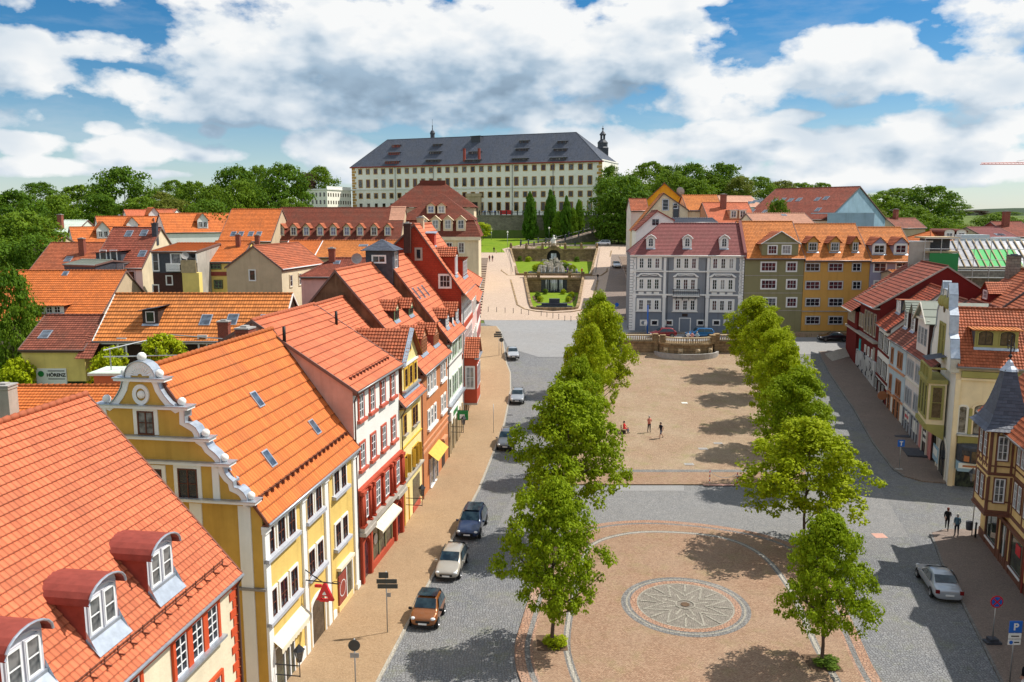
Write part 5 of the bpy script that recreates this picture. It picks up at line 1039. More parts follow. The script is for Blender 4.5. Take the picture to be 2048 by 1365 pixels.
# pink house
h=House('town_house','pink and white double house with grey felt gable roof and step entrances',(43.85,89.7),(40.95,77.6),z0=g(84),group=RG); zz=h.z0
ez=sum(h.fac(*p,-.4)[1] for p in((1810,683),(1868,713)))/2-1.0
h.body(12,ez,ez+5.6,6,over=.5,wall='pinkwhite',gab='dark_brown_wall',roof='tile_red',gov=.02)
W=4.6; uc=5.9; H=4.2
d=h.dormer(uc,.02,W,H-.6,gab_pts(W,H-.6,1.7,.4),wall='pinkwhite',cheek='dark_brown_wall',roof='felt_green',wave=0,ov=.45,name='gabled_bay',flash=None,course=1.0)
for x in(-1.3,0,1.3): win(d,x,0,.9,.85,1.8,nx=2,ny=3,fr='grey_paint',sub=True,pane='glass_pale')
b=MB(); b.box(-W/2-.1,W/2+.1,-.25,0,H-.75,H-.55); b.build('bay_cornice',MAT['sand_trim'],d); b=MB(); s_=1.7/(W/2)
for q in(-1,1): b.tube([(q*(W/2+.4),-.47,H-.6-.4*s_),(0,-.47,H+1.1)],.07,5)
b.build('bay_verge',MAT['sand_trim'],d)
for u in(1.3,): 
    d=h.dormer(u,1.2,1.5,2.2,gab_pts(1.5,2.2,.9,.2),wall='white_paint',cheek='dark_brown_wall',roof='felt_green',wave=0,ov=.3); win(d,0,0,.2,.9,1.9,nx=2,ny=4,fr='white_paint',sub=True,pane='glass_curtain')
d=h.dormer(10.2,1.0,1.7,2.3,gab_pts(1.7,2.3,.7,.2),wall='white_paint',cheek='dark_brown_wall',roof='felt_green',wave=0,ov=.3); win(d,0,0,.2,1.1,1.9,nx=2,ny=4,fr='white_paint',sub=True,pane='glass_curtain')
for z in(ez-1.9,ez-5.0):
    for us in((.9,1.9,2.9),(4.7,5.7,6.7),(9.3,10.6)):
        for u in us: win(h.r,u,0,z-.9,.72,1.75,nx=2,ny=1,fr='grey_paint',sur='grey_paint',sw=.1,sd=.06,pane='glass_pale')
h.band(ez-3.3,.16,.12,'sand_trim',0); h.band(ez-6.4,.16,.12,'sand_trim',0); h.strip(7.9,8.7,-4,ez-.3,.08,'rose','pilaster'); h.strip(0,h.L,-4,ez-6.5,.05,'pink','ground_floor_facing'); h.strip(8.7,h.L,-4,ez-6.4,.07,'rose','ground_floor_facing')
for u in(.8,2.0,3.2,4.6,5.9,7.0): win(h.r,u,-.06,-.4,.85,3.0,nx=1,ny=2,fr='grey_paint',sur='grey_paint',sw=.1,pane='glass')
h.strip(1.2,3.6,ez-7.6,ez-6.7,.14,'offwhite','shop_sign_panel'); h.strip(1.6,3.2,ez-7.35,ez-7.0,.15,'red_sign','lettering_bar'); h.strip(4.9,6.9,ez-8.0,ez-6.8,.14,'offwhite','shop_sign_panel'); h.strip(9.2,11.2,ez-7.9,ez-6.9,.14,'offwhite','shop_sign_panel'); h.strip(9.6,10.8,ez-7.5,ez-7.2,.16,'slate_wall','lettering_bar')
win(h.r,10.3,-.08,-.2,1.5,3.2,nx=2,ny=2,fr='iron',sur='sand_trim',sw=.25,sd=.15,kind='round',bottom=False,pane='glass_red')
b=MB(); b.box(1.6,5.0,-1.7,-.05,-.3,.2); b.box(1.3,5.3,-2.1,-.05,-.3,.02); b.build('entrance_steps',MAT['slate_wall'],h.r); b=MB(); b.box(8.8,11.8,-1.9,-.1,-.3,.08); b.build('entrance_steps',MAT['slate_wall'],h.r)
for u in(.2,6.6): 
    b=MB(); b.box(u,u+1.5,-1.4,-.2,-.05,.03); o=b.build('cellar_window_frame',MAT['offwhite'],h.r); b=MB(); b.box(u+.15,u+1.35,-1.25,-.35,.03,.036); b.build('cellar_grate',MAT['slate_wall'],o)
# ornate yellow green corner house: front faces the camera, gable over the market
A=V((39.2,71.1,0)); dr=V((.955,-.297,0)); B=A+dr*17
h=House('town_house','ornate cream and olive green corner house with curved gable and orange roof',(A.x,A.y),(B.x,B.y),z0=0,group=RG)
ez=h.fac(1940,735,-.4)[1]; rz_=h.fac(1960,617,4.6)[1]
h.body(9.2,ez,rz_,4.6,over=.4,wall='butter',gab='offwhite',roof='tile_rust',gov=.0,wave=.02,trim='gutter',verge=None)
h.band(ez-.95,.55,.3,'olivegreen',.4,12); h.band(ez-1.2,.2,.2,'butter',.4,12)
s1=lambda x,y:(1720+x/5.689,560+y/5.689)
pr=[]
for x,y in[(1215,1010),(1190,960),(1180,870),(1185,800),(1150,770),(1155,600),(1130,565),(1125,500),(1140,300),(1128,228),(1085,226)]:
    p,z=h.side(*s1(x,y),-.35); pr.append((p,z))
# right-hand outline in (n,z): keep monotone towards the centre
hw=4.6; prof=[(hw+.05,ez-.6),(hw+.05,ez+.6),(hw-.5,ez+1.4),(hw-.75,ez+2.2),(hw-1.5,ez+2.6),(hw-1.7,ez+4.2),(hw-2.5,ez+4.9),(hw-2.7,ez+6.0),(hw-3.3,ez+7.0),(hw-3.7,rz_+1.0),(hw-3.75,rz_+1.6)]
full=[(4.6-a,z) for a,z in prof]+[(4.6+a,z) for a,z in prof[::-1]]
b=MB(); b.prism([(4.6-hw-.05,ez-.62)]+full[1:-1]+[(4.6+hw+.05,ez-.62)],'x',-.45,.05); b.build('gable_parapet',MAT['offwhite'],h.r)
b=MB(); fv=[V(p) for p in full]
for p,q in zip(fv,fv[1:]):
    t=(q-p).normalized(); m=V((t.y,-t.x)); m=m if m.dot(V((4.6,p.y-1))-p)<0 else -m
    b.faces([(-.55,*p),(.2,*p),(.2,*q),(-.55,*q),(-.55,*(p+m*.12)),(.2,*(p+m*.12)),(.2,*(q+m*.12)),(-.55,*(q+m*.12))],[(0,1,2,3),(4,7,6,5),(0,4,5,1),(1,5,6,2),(2,6,7,3),(3,7,4,0)])
b.build('gable_coping',MAT['zinc'],h.r)
b=MB()
for n in(1.3,1.95): 
    for k in(-1,1): b.lathe([(.16,0),(.5,0),(.5,.1),(.16,.1)],(0,0,0),12)
b=MB()
for zz_,nn in((ez+5.2,3.3),(ez+5.2,5.9),(rz_+.6,4.6)): b.ball((-.42,nn,zz_),.45,10,1.3)
b.build('gable_ornament',MAT['olivegreen'],h.r)
for nn in(3.9,5.3): win(h.r,-.45,nn,ez+.2,.75,2.9,rot=-90,nx=1,ny=2,fr='olivegreen',sur='olivegreen',sw=.2,sd=.12,pane='glass')
b=MB(); b.lathe([(0,0),(.4,0),(.4,.05),(0,.05)],n=16); o=b.build('round_window',MAT['glass'],h.r,V((-.46,4.6,ez+4.6))); o.rotation_euler=(0,rad(-90),0)
# market side oriel with balcony
o_=thing('oriel',None,None); o_.parent=h.r; o_.location=(-.2,2.2,0)
b=MB(); b.box(-1.5,0,0,4.4,4.6,ez-2.0); b.build('oriel_wall',MAT['butter'],o_); b=MB(); b.prism([(0,3.6),(-1.7,4.6),(-1.7,5.0),(0,5.0)],'y',-.1,4.5); b.build('oriel_base',MAT['olivegreen'],o_); b=MB(); b.box(-1.7,.05,-.12,4.52,ez-2.1,ez-1.75); b.build('oriel_cornice',MAT['olivegreen'],o_)
for nn in(.8,2.2,3.6): win(o_,-1.5,nn,5.6,.95,ez-2.4-5.6,rot=-90,nx=1,ny=2,fr='olivegreen',sur='olivegreen',sw=.18,sub=True,pane='glass')
win(o_,-.75,0,5.6,.9,ez-2.4-5.6,nx=1,ny=2,fr='olivegreen',sur='olivegreen',sw=.12,sub=True,pane='glass_warm')
b=MB()
for nn in(0,1.4,2.9,4.3): b.box(-1.6,-1.35,nn-.05,nn+.2,ez-1.75,ez-.7)
b.tube([(-1.5,0,ez-.7),(-1.5,4.4,ez-.7)],.1,6); b.tube([(-1.5,.05,ez-.7),(0,.05,ez-.7)],.1,6)
for i in range(14): b.tube([(-1.5,.2+i*.3,ez-1.75),(-1.5,.2+i*.3,ez-.7)],.03,4)
b.build('oriel_balcony_rail',MAT['olivegreen'],o_); b=MB(); b.face([(-1.9,-.3,ez+.1),(-1.9,2.2,ez+.1),(0,2.2,ez+.5),(0,-.3,ez+.5)]); b.build('balcony_canopy',MAT['slate_wall'],o_)
# camera side: arched windows, loggia, glazed shop bay
win(h.r,.78,0,4.9,.7,2.5,nx=1,ny=1,fr='offwhite',sur='offwhite',sw=.1,kind='arch',bottom=False,pane='glass_curtain')
u,z=h.fac(1955,785); win(h.r,2.4,0,4.9,1.5,2.7,nx=2,ny=3,fr='dark_wood',sur='butter',sw=.2,sd=.12,kind='arch',bottom=False,pane='glass_curtain')
h.strip(.5,3.8,4.05,4.8,.3,'olivegreen','apron_panel'); h.band(4.75,.14,.45,'zinc',.4,3.9,'window_sill'); h.strip(1.25,1.5,4.8,7.2,.18,'olivegreen','pilaster')
h.strip(.0,.38,-.3,ez-1.2,.2,'butter','pilaster')
sb=thing('shop_bay',None,None); sb.parent=h.r; sb.location=(1.75,0,0); sb.scale=(.72,.8,1)
b=MB(); b.lathe([(1.75,2.55),(1.75,3.9),(1.62,4.05),(.1,4.15)],(0,0,0),14,math.pi,2*math.pi); b.build('bay_glazing_frame',MAT['slate_wall'],sb)
for a in(-35,0,35): 
    b=MB(); b.cbox((1.77*math.sin(rad(a)),-1.77*math.cos(rad(a)),3.15),.85,.04,1.0,rad(a)); b.build('bay_pane',MAT['glass_warm'],sb)
b=MB(); b.cbox((-.9,-1.62,2.95),.6,.05,.5,rad(-28)); b.build('poster',MAT['terracotta'],sb)
b=MB(); b.box(-1.7,1.7,-1.3,0,1.7,2.5); b.build('shop_sign_panel',MAT['paleblue'],sb); b=MB(); b.box(-1.66,1.66,-1.325,-1.3,2.0,2.47); b.build('sign_face',MAT['sign_white'],sb); b=MB(); b.box(-1.2,1.0,-1.335,-1.32,2.12,2.3); b.build('lettering_bar',MAT['orange_frame'],sb)
b=MB(); b.box(-1.6,1.6,-.06,.02,-.3,1.75); b.build('shop_entrance',MAT['glass_shop'],sb)
for nn in(2.4,6.6): win(h.r,-.02,nn,-.3,2.6,3.9,rot=-90,nx=2,ny=2,fr='slate_wall',sur='sand_trim',sw=.25,kind='round',bottom=False,pane='glass_shop')
b=MB(); b.box(-.75,-.65,1.2,3.3,1.6,3.0); b.build('banner_sign',MAT['paleblue'],h.r); b=MB(); b.box(-.76,-.64,1.3,3.2,2.1,2.8); b.build('banner_face',MAT['sign_white'],h.r)
# shed dormer on the camera side
u,z=h.fac(1978,690,1.4); n=1.15; uu=h.fac(1988,735,n)[0]
d=h.dormer(uu,n,3.4,1.75,[(-2.0,1.7),(2.0,1.75)],wall='olivegreen',cheek='slate_wall',roof='tile_amber',wave=.02,ov=.3)
d2=d
for x in(-.85,.85): win(d,x,0,.35,1.15,1.25,nx=2,ny=1,fr='dark_wood',sur='olivegreen',sw=.08,kind='arch',bottom=False,sub=True,pane='glass_warm')
h.chimney(13,5,rz_-.5,1.3,.9,2.2,'brick_red')
# big dark roofs behind the ornate house
h=House('town_house','house behind the pink house with two joined dark red tiled roofs',(53.5,104),(47.0,79),z0=0,group='roofs behind the right row')
ez=9.2; h.body(19,ez,at(1925,548,92).z,9.5,over=.3,wall='darkred',gab='pinkplaster',roof='tile_rust',gov=.2,verge='downpipe',course=.4); b=MB(); zq=h.rz_at(9.5); b.tube([(11,-.2,h.rz_at(-.2)+.1),(11,9.5,h.rz_at(9.5)+.1)],.16,6); b.build('roof_seam',MAT['downpipe'],h.r)
d=h.dormer(3.8,5.0,3.2,1.3,gab_pts(3.2,1.3,1.1,.3),wall='darkred',roof='tile_rust',ov=.2,flash=None); win(d,0,0,.4,1.4,.9,nx=3,ny=2,fr='white_paint',sur='offwhite',sw=.1,sub=True,pane='glass_red')
h.chimney(.8,8.6,zq-.4,1.6,1.2,2.0,'rubble','slate_wall'); h.chimney(6,9.2,zq-.4,.9,.8,1.3,'brick_red'); h.chimney(-2.0,10,zq-2,.9,.8,1.8,'brick_red')
# half timbered corner house with slate spire
dirn=V((-.33,-.944,0)).normalized(); A=V((35.5,59.4,0)); dirn=V((-.267,-.964,0)); B=A+dirn*32
h=House('town_house','ochre half timbered corner house with slate spire over its oriel',(A.x,A.y),(B.x,B.y),z0=0,group=RG)
E0=9.55
h.body(11,E0,E0+6.6,5.5,over=.75,wall='mustard',roof='tile_rust',gov=.4,wave=.02)
OD=1.5; OL=2.9; OZ=4.0; OT=9.85
o_=thing('oriel',None,None); o_.parent=h.r; o_.location=(3.35,0,0)
b=MB(); b.box(0,OL,-OD,0,OZ,OT); b.build('oriel_wall',MAT['mustard'],o_)
tb=MB(); f=-OD-.03
for z,hh in((OZ-.12,.25),(OZ+.72,.09),(6.6,.2),(7.2,.09),(OT-.3,.2),(5.1,.0)):
    if hh: tb.box(-.05,OL+.06,f,-OD+.01,z,z+hh); tb.box(OL-.01,OL+.06,-OD,0,z,z+hh); tb.box(-.06,.01,-OD,0,z,z+hh)
for u in(0,1.4,OL-.13): tb.box(u,u+.13,f+.003,-OD+.01,6.8,OT-.1)
for u in(0,OL-.16): tb.box(u,u+.16,f+.003,-OD+.01,OZ,6.4)
for y in(-OD,-OD*.78,-.22): tb.box(OL,OL+.063,y,y+.14,6.8,OT-.1)
tb.box(OL,OL+.063,-OD,-OD+.14,OZ,6.5); tb.box(OL,OL+.063,-.16,0,OZ,6.5)
for k in range(3):
    u=.55+k*.85
    for s_ in(-1,1): tb.tube([(u-.3*s_,f+.01,7.05),(u+.3*s_,f+.01,7.75)],.05,4)
tb.build('timber_frame',MAT['timber_brown'],o_)
for u in(.92,1.98):
    for z in(7.75,4.75): win(o_,u,-OD,z-.05,.75,1.65,nx=2,ny=3,fr='white_paint',sur='timber_brown',sw=.06,sub=True,pane='glass')
for z in(7.7,4.75): win(o_,OL,-OD/2,z-.05,.66,1.7,rot=90,nx=2,ny=3,fr='white_paint',sur='timber_brown',sw=.06,sub=True,pane='glass_curtain',fw=.09)
# spire: square flared slate roof
sp=MB(); cxs,cys=OL/2,-OD/2+.35; lev=[(2.0,1.65,9.75),(1.55,1.3,10.15),(1.2,1.02,10.75),(.95,.8,11.5),(.75,.62,12.3),(.55,.46,13.1),(.42,.36,13.7)]
for (a0,b0,za),(a1,b1,zb_) in zip(lev,lev[1:]):
    c0=[(cxs-a0,cys-b0,za),(cxs+a0,cys-b0,za),(cxs+a0,cys+b0,za),(cxs-a0,cys+b0,za)]; c1=[(cxs-a1,cys-b1,zb_),(cxs+a1,cys-b1,zb_),(cxs+a1,cys+b1,zb_),(cxs-a1,cys+b1,zb_)]
    for k in range(4):
        q=[c0[k],c0[(k+1)%4],c1[(k+1)%4],c1[k]]
        n_=max(1,round((zb_-za)/.22)); 
        for j in range(n_):
            t0,t1=j/n_,(j+1)/n_; P=[V(q[0]).lerp(V(q[3]),t0),V(q[1]).lerp(V(q[2]),t0),V(q[1]).lerp(V(q[2]),t1),V(q[0]).lerp(V(q[3]),t1)]
            cen=V((cxs,cys,0)); off=[(p-cen)*.0+V(((p.x-cxs)*.02,(p.y-cys)*.02,0)) for p in P]; L0=(P[1]-P[0]).length; vv=za+t0
            sp.face([P[0]+off[0],P[1]+off[1],P[2],P[3]],[(0,j*.34),(L0,j*.34),(L0,j*.34+.33),(0,j*.34+.33)]); sp.face([P[0],P[1],P[1]+off[1],P[0]+off[0]],[(0,0)]*4)
so=sp.build('spire_roof',MAT['slate'],o_); b=MB(); b.lathe([(0.6,0),(.5,.15),(.3,.35),(.2,.6),(0,.8)],(cxs,cys,13.6),8); b.build('spire_cap',MAT['zinc'],o_)
b=MB(); b.tube([(cxs,cys,14.2),(cxs,cys,16.0)],.05,6); b.ball((cxs,cys,14.6),.14,8); b.box(cxs-.6,cxs+.6,cys-.02,cys+.02,15.2,15.26)
for s_ in(-1,1): b.tube([(cxs+s_*.6,cys,15.0),(cxs+s_*.75,cys,15.3),(cxs+s_*.5,cys,15.6)],.035,5)
b.build('finial',MAT['iron'],o_)
# main front half timber
tb=MB()
UO=6.3
for z,hh in((OZ-.2,.25),(6.6,.2),(4.7,.09),(7.2,.09),(E0-.3,.2)): tb.box(UO,h.L,-.055,.01,z,z+hh)
for i in range(11):
    u=UO+.3+i*2.1; tb.box(u,u+.12,-.05,.01,OZ,E0-.2)
    for z in(7.7,4.75):
        for du in(.65,1.5): win(h.r,u+du,0,z-.02,.66,1.75,nx=2,ny=3,fr='white_paint',sur='timber_brown',sw=.08,sd=.08,pane='glass',fw=.09)
tb.build('timber_frame',MAT['timber_brown'],h.r)
h.strip(0,h.L,-.4,.75,.08,'timber_brown','plinth'); h.strip(.0,h.L,3.15,3.4,.2,'timber_brown','shop_fascia')
for u0,u1,k in((1.7,4.2,0),(5.2,6.4,1),(7.3,9.7,0),(10.9,13.3,0),(14.5,17,0)):
    b=MB(); b.box(u0,u1,-.04,.02,.1 if k else .7,2.9); b.build('shop_door' if k else 'shop_window',MAT['glass_shop'],h.r)
    for u in(u0-.14,u1): h.strip(u,u+.14,-.2,3.05,.12,'timber_brown','shop_frame')
    h.band(.62 if not k else -.05,.1,.16,'white_paint',u0,u1,'shop_sill'); 
    if k: h.strip((u0+u1)/2-.05,(u0+u1)/2+.05,.1,2.9,.08,'white_paint','door_frame')
b=MB(); b.box(8.3,9.2,-.07,-.04,2.0,2.7); b.build('poster',MAT['red_sign'],h.r)
b=MB(); b.box(-.1,OL+.2,-OD-.1,-.05,3.75,3.9); b.build('oriel_bracket',MAT['timber_brown'],o_)
h.pipe([(10.3,-.7,E0),(10.3,-.15,E0-.6),(10.3,-.15,-.2)],'dormer_red',.06)
d=h.dormer(9.5,1.2,2.0,1.6,gab_pts(2.0,1.6,.8,.25),wall='mustard',cheek='slate_wall',roof='tile_rust',wave=.02); win(d,0,0,.3,1.2,1.2,nx=2,ny=2,fr='white_paint',sub=True,pane='glass')
# ---------------------------------------------------------------- generic background houses from survey pixels
def eaveh(label,l,r,ridge,Y,nr=5,D=None,Y2=None,group=None,name='town_house',down=8,zb=None,**k):
    A,B=at(*l,Y),at(*r,Y2 or Y); h=House(name,label,(A.x,A.y),(B.x,B.y),z0=0,group=group); ze=(A.z+B.z)/2
    zr=max(h.fac((l[0]+r[0])/2,ridge,nr)[1],ze+.4); h.body(D or nr*2,ze,zr,nr,zb=zb,over=k.pop('over',.3),down=-(ze-down),**k); return h
def gableh(label,apex,l,r,Y,Ln,phi=0,group=None,name='town_house',down=8,**k):
    """gable end towards the camera at depth Y, ridge running away for Ln metres, turned by phi degrees"""
    Rr,Ll,Ap=at(*r,Y),at(*l,Y),at(*apex,Y); c,s_=math.sin(rad(phi)),math.cos(rad(phi)); 
    h=House(name,label,(Rr.x,Y),(Rr.x+c*Ln,Y+s_*Ln),z0=0,group=group); D=(Rr.x-Ll.x)/max(.5,s_); nr=(Rr.x-Ap.x)/max(.5,s_)
    h.body(D,Rr.z,Ap.z,nr,zb=Ll.z,over=k.pop('over',.2),down=-(min(Rr.z,Ll.z)-down),**k); return h
def gwin(h,pts,W,H,**k):
    for p in pts: n,z=h.side(*p,0); win(h.r,0,n,z-H/2,W,H,rot=-90,**k)
z2=lambda X,Y:(X*.26369,380+Y*.26369)
z3=lambda X,Y:(420+X*.2783,380+Y*.2784)
BG='roofs behind the left row'
h=eaveh('long amber tiled barn roof over black boarded wall with small dormer',(190,675),(560,690),588,76,nr=4.8,group=BG,name='barn',down=4,wall='board',roof='tile_amber',course=.5,t=.06,trim='gutter',verge='offwhite')
h.wall.name='board_wall'
fw(h,((245,698),(324,698),(406,692)),.75,1.9,nx=1,ny=1,fr='white_paint',sur='offwhite',sw=.08,pane='glass_curtain')
for px in((412,641),(465,640),(530,641)): h.skylight(*px,.9,1.3)
n=1.4; u=h.fac(302,655,n)[0]; d=h.dormer(u,n,1.5,1.45,[(-1.05,1.4),(1.05,1.75)],wall='dark_wood',cheek='dark_wood',roof='slate_wall',wave=None,smooth=True,ov=.3); win(d,0,0,.25,.85,1.05,nx=1,ny=1,fr='white_paint',sub=True,pane='glass_curtain')
h.chimney(h.fac(450,690,-6)[0],-6,h.fac(450,690,-6)[1],.9,.7,2.0)
h=eaveh('small brown tiled roof over yellow wall carrying the company sign board',(42,698),(168,701),631,75,nr=4.6,group=BG,down=3,wall='lemon',roof='tile_brown',gov=.1,trim='downpipe')
h.skylight(91,670,.8,1.1); u,z=h.fac(104,752); b=MB(); b.box(u-1.4,u+1.4,-.1,0,z-.85,z+.7); b.build('sign_board',MAT['sign_white'],h.r); textmesh('HÖRENZ',.43,'black',h.r,(u+.45,-.115,z+.08),(rad(90),0,0),bold=.015); h.strip(u-.3,u+1.25,z+.43,z+.52,.112,'slate_wall','lettering_bar'); h.strip(u-.3,u+1.25,z-.32,z-.24,.112,'slate_wall','lettering_bar')
b=MB(); b.lathe([(0,0),(.28,0),(.28,.02),(0,.02)],n=16); o=b.build('round_logo',MAT['green_sign'],h.r,V((u-.95,-.1,z+.2))); o.rotation_euler=(rad(90),0,0)
b=MB(); tiles(b,[(h.L-.4,-1.0,h.ze-.7),(h.L+1.2,-1.0,h.ze-.7),(h.L+1.2,2.5,h.ze+2.0),(h.L+.1,2.5,h.ze+2.0)],.34,.04); b.build('annex_roof',MAT['tile_brown'],h.r)
h=eaveh('big bright orange roof with a sloping dormer below the black house',(-120,655),(197,630),542,101,nr=8,group=BG,down=4,wall='beige',roof='tile_orange',course=.45,gov=.1)
n=.9; u=h.fac(100,630,n)[0]; d=h.dormer(u,n,3.6,1.0,[(-2.1,1.0),(2.1,1.05)],wall='white_paint',cheek='dark_brown_wall',roof='tile_orange',ov=.3)
for x in(-1,0,1): win(d,x,0,.1,.75,.8,nx=2,ny=2,fr='white_paint',sub=True,pane='glass')
h.skylight(131,548,.6,.7)
h=eaveh('red brown tiled roof with chimney left of the balcony house',(60,546),(205,541),486,134,nr=7,group=BG,down=6,wall='beige',roof='tile_rust',course=.4)
h.skylight(137,519,1.0,1.3); h.chimney(h.fac(165,503,4)[0],4,h.rz_at(4),.9,.8,2.6)
h=House('town_house','black clad house wall beside the white balcony house',(at(128,530,116).x,116),(at(190,530,114).x,114),z0=0,group=BG); h.body(7,at(140,529,116).z,at(140,529,116).z+.5,3,over=.1,wall='slate_wall',roof='felt_green',down=-6)
h=eaveh('white house with steel balconies, big slate dormer and dark red roof',(186,535),(284,538),456,119,nr=7.2,group=BG,down=5,wall='white',gab='beige_light',roof='tile_red',course=.42,gov=.15)
for px in((258,468),(288,467),(285,508)): h.skylight(*px,.9,1.3)
n=.4; u=h.fac(218,530,n)[0]; H=h.fac(218,505,n)[1]-h.rz_at(n); d=h.dormer(u,n,3.6,H,[(-2.3,H-.1),(2.2,H+.25)],wall='slate_wall',cheek='slate_wall',roof='tile_red',ov=.5)
for x in(-.7,.8): win(d,x,0,.1,.9,1.9,nx=1,ny=1,fr='white_paint',sur='white_paint',sw=.08,sub=True)
fw(h,((205,555),(264,553),(219,553),(250,575),(217,573)),.9,1.5,nx=1,ny=1,fr='white_paint',sur='grey_paint',sw=.08,pane='glass')
for row_ in(541,573):
    u0,z=h.fac(211,row_); u1=h.fac(257,row_)[0]; bl=thing('balcony',None,None); bl.parent=h.r; bl.location=(u0,0,z); w=u1-u0; b=MB(); b.box(0,w,-1.5,0,-.12,0); b.build('balcony_slab',MAT['concrete'],bl); b=MB()
    for i in range(int(w/.16)): b.tube([(i*.16,-1.5,0),(i*.16,-1.5,1)],.018,4)
    b.tube([(0,-1.5,1),(w,-1.5,1)],.035,5); b.tube([(0,-1.5,1),(0,0,1)],.035,5); b.tube([(w,-1.5,1),(w,0,1)],.035,5)
    for x in(0,w*.66,w): b.tube([(x,-1.5,-3),(x,-1.5,1)],.06,5)
    b.build('balcony_railing',MAT['steel'],bl)
h.chimney(h.fac(310,462,5.8)[0],5.8,h.rz_at(5.8),.7,.7,1.7,'slate_wall','slate_wall')
h=House('town_house','dark clad house with low orange roof and small white balcony',(at(303,503,112).x,112),(at(393,503,112).x,112),z0=0,group=BG); ze=at(340,503,112).z; h.body(10,ze,at(340,487,121).z,9,zb=ze-.5,over=.25,wall='slate_wall',gab='grey_render',roof='tile_orange',down=-5,course=.5)
h.strip(0,h.L,6,h.fac(350,546)[1],.03,'dark_brown_wall','lower_cladding'); fw(h,((311.5,523),),.8,2.6,nx=1,ny=2,fr='white_paint',sur='white_paint',sw=.08); fw(h,((352,518),(383,514)),1.3,1.4,nx=1,ny=1,fr='white_paint',sur='white_paint',sw=.1); fw(h,((312,579),(339,561)),.8,1.2,nx=1,ny=1,fr='white_paint',sur='white_paint',sw=.08)
u0,z=h.fac(338,538); b=MB(); 
for i in range(22): b.box(u0+i*.085,u0+i*.085+.05,-1.0,-.95,z-.2,z+.8)
b.box(u0,u0+1.9,-1.0,0,z-.3,z-.2); b.build('balcony_railing',MAT['white_paint'],h.r)
u0,z0_=h.fac(371,545); u1,z1_=h.fac(404,545); h.strip(u0,u1,4,z0_,1.2,'lemon','yellow_annex'); b=MB(); b.box(u0-.1,u1-.3,-1.25,-1.1,z0_,z0_+1.7); b.build('wood_screen',MAT['plank'],h.r)
b=MB(); b.lathe([(0,0),(.3,.04),(.5,.14)],n=12); o=b.build('satellite_dish',MAT['concrete'],h.r,V((h.fac(371,512,-1)[0],-1.2,h.fac(371,512,-1)[1]))); o.rotation_euler=(rad(70),0,rad(20))
h=eaveh('yellow house with orange tiled roof and long green window left of the beige gable',(407,521),(480,527),483,117,nr=5.5,group=BG,down=5,wall='lemon',roof='tile_rust2' if 'tile_rust2' in MAT else 'tile_orange',course=.42)
fw(h,((428,531),),1.9,1.0,nx=4,ny=2,fr='green_paint',sur='dark_wood',sw=.08); fw(h,((437,569),),1.1,1.1,nx=2,ny=2,fr='green_paint',sur='dark_wood',sw=.08); h.chimney(h.fac(477,497,4)[0],4,h.rz_at(3.4),.6,.6,2.0); h.chimney(h.fac(515,490,5)[0],5,h.rz_at(4.6),.6,.6,1.3)
h.strip(0,h.L,h.fac(437,552)[1],h.fac(437,544)[1],.1,'dormer_red','tile_band')
h=gableh('plain beige gable house with one white window and orange roof',(503.5,493),(446,537),(563,539),100,13,9.5,group=BG,down=5,wall='beige_light',gab='beige',roof='tile_rust',gov=.1,trim='white_paint')
gwin(h,((505,551),),.8,1.3,nx=1,ny=1,fr='white_paint',sur='offwhite',sw=.08,pane='glass_blue')
row(h,(2.5,5.2,8,10.5),h.ze-1.6,.7,1.4,nx=1,ny=2,fr='white_paint',sur='beige_light')
h=eaveh('pink walled house with small red roof and satellite dish',(602,555),(745,553),517,93,nr=4.6,group=BG,down=5,wall='pink',roof='tile_red',hip0=3,hip1=0,trim='gutter'); h.skylight(674,526,.6,.8); h.chimney(h.fac(664,512,3.6)[0],3.6,h.rz_at(3.2),.7,.6,1.7)
b=MB(); b.lathe([(0,0),(.35,.05),(.62,.2)],n=14); o=b.build('satellite_dish',MAT['concrete'],h.r,V((h.fac(714,518,3)[0],3,h.fac(714,518,3)[1]))); o.rotation_euler=(rad(75),0,0)
h=eaveh('orange roof to the left of the white verge behind the beige gable',(560,513),(628,513),482,127,nr=6,group=BG,down=6,wall='beige',roof='tile_orange',course=.42,verge='white_paint')
h=eaveh('long orange roof with roof light behind the grey lantern',(630,515),(792,515),482,127,nr=6,group=BG,down=6,wall='beige',roof='tile_amber',course=.42); h.skylight(727,492,1.3,.7)
h=eaveh('steep orange tiled roof with four skylights in a line',(438,483),(542,483),419,152,nr=8,group=BG,down=6,wall='beige',roof='tile_orange',course=.42,gov=.1)
for px in(467,482,502,518): h.skylight(px,468.5,.8,1.3)
h=eaveh('long brown mansard roof with a row of nine small dormers',(540,483),(800,483),416,158,nr=8.5,group=BG,down=6,wall='beige',roof='tile_dark',course=.4,gov=.1)
for px in(562,587.7,613,640.7,667,694,720.5,748.4,775.7):
    n=1.0; u=h.fac(px,475,n)[0]; d=h.dormer(u,n,1.35,1.75,gab_pts(1.35,1.75,.75,.25),wall='beige_light',cheek='dormer_red',roof='tile_rust',ov=.35,flash=None); win(d,0,0,.2,.95,1.5,nx=2,ny=2,fr='white_paint',sub=True,pane='glass_blue')
p=h.onroof(797,430); b=MB(); tiles(b,[p+V((-1.7,-2.0*.8,-2*.8*h.sl+.08)),p+V((1.3,-1.6,-1.6*h.sl+.08)),p+V((1.3,2.2,2.2*h.sl+.08)),p+V((-1.7,2.2,2.2*h.sl+.08))],.4,.05); b.build('repaired_roof_patch',MAT['tile_pale'],h.r)
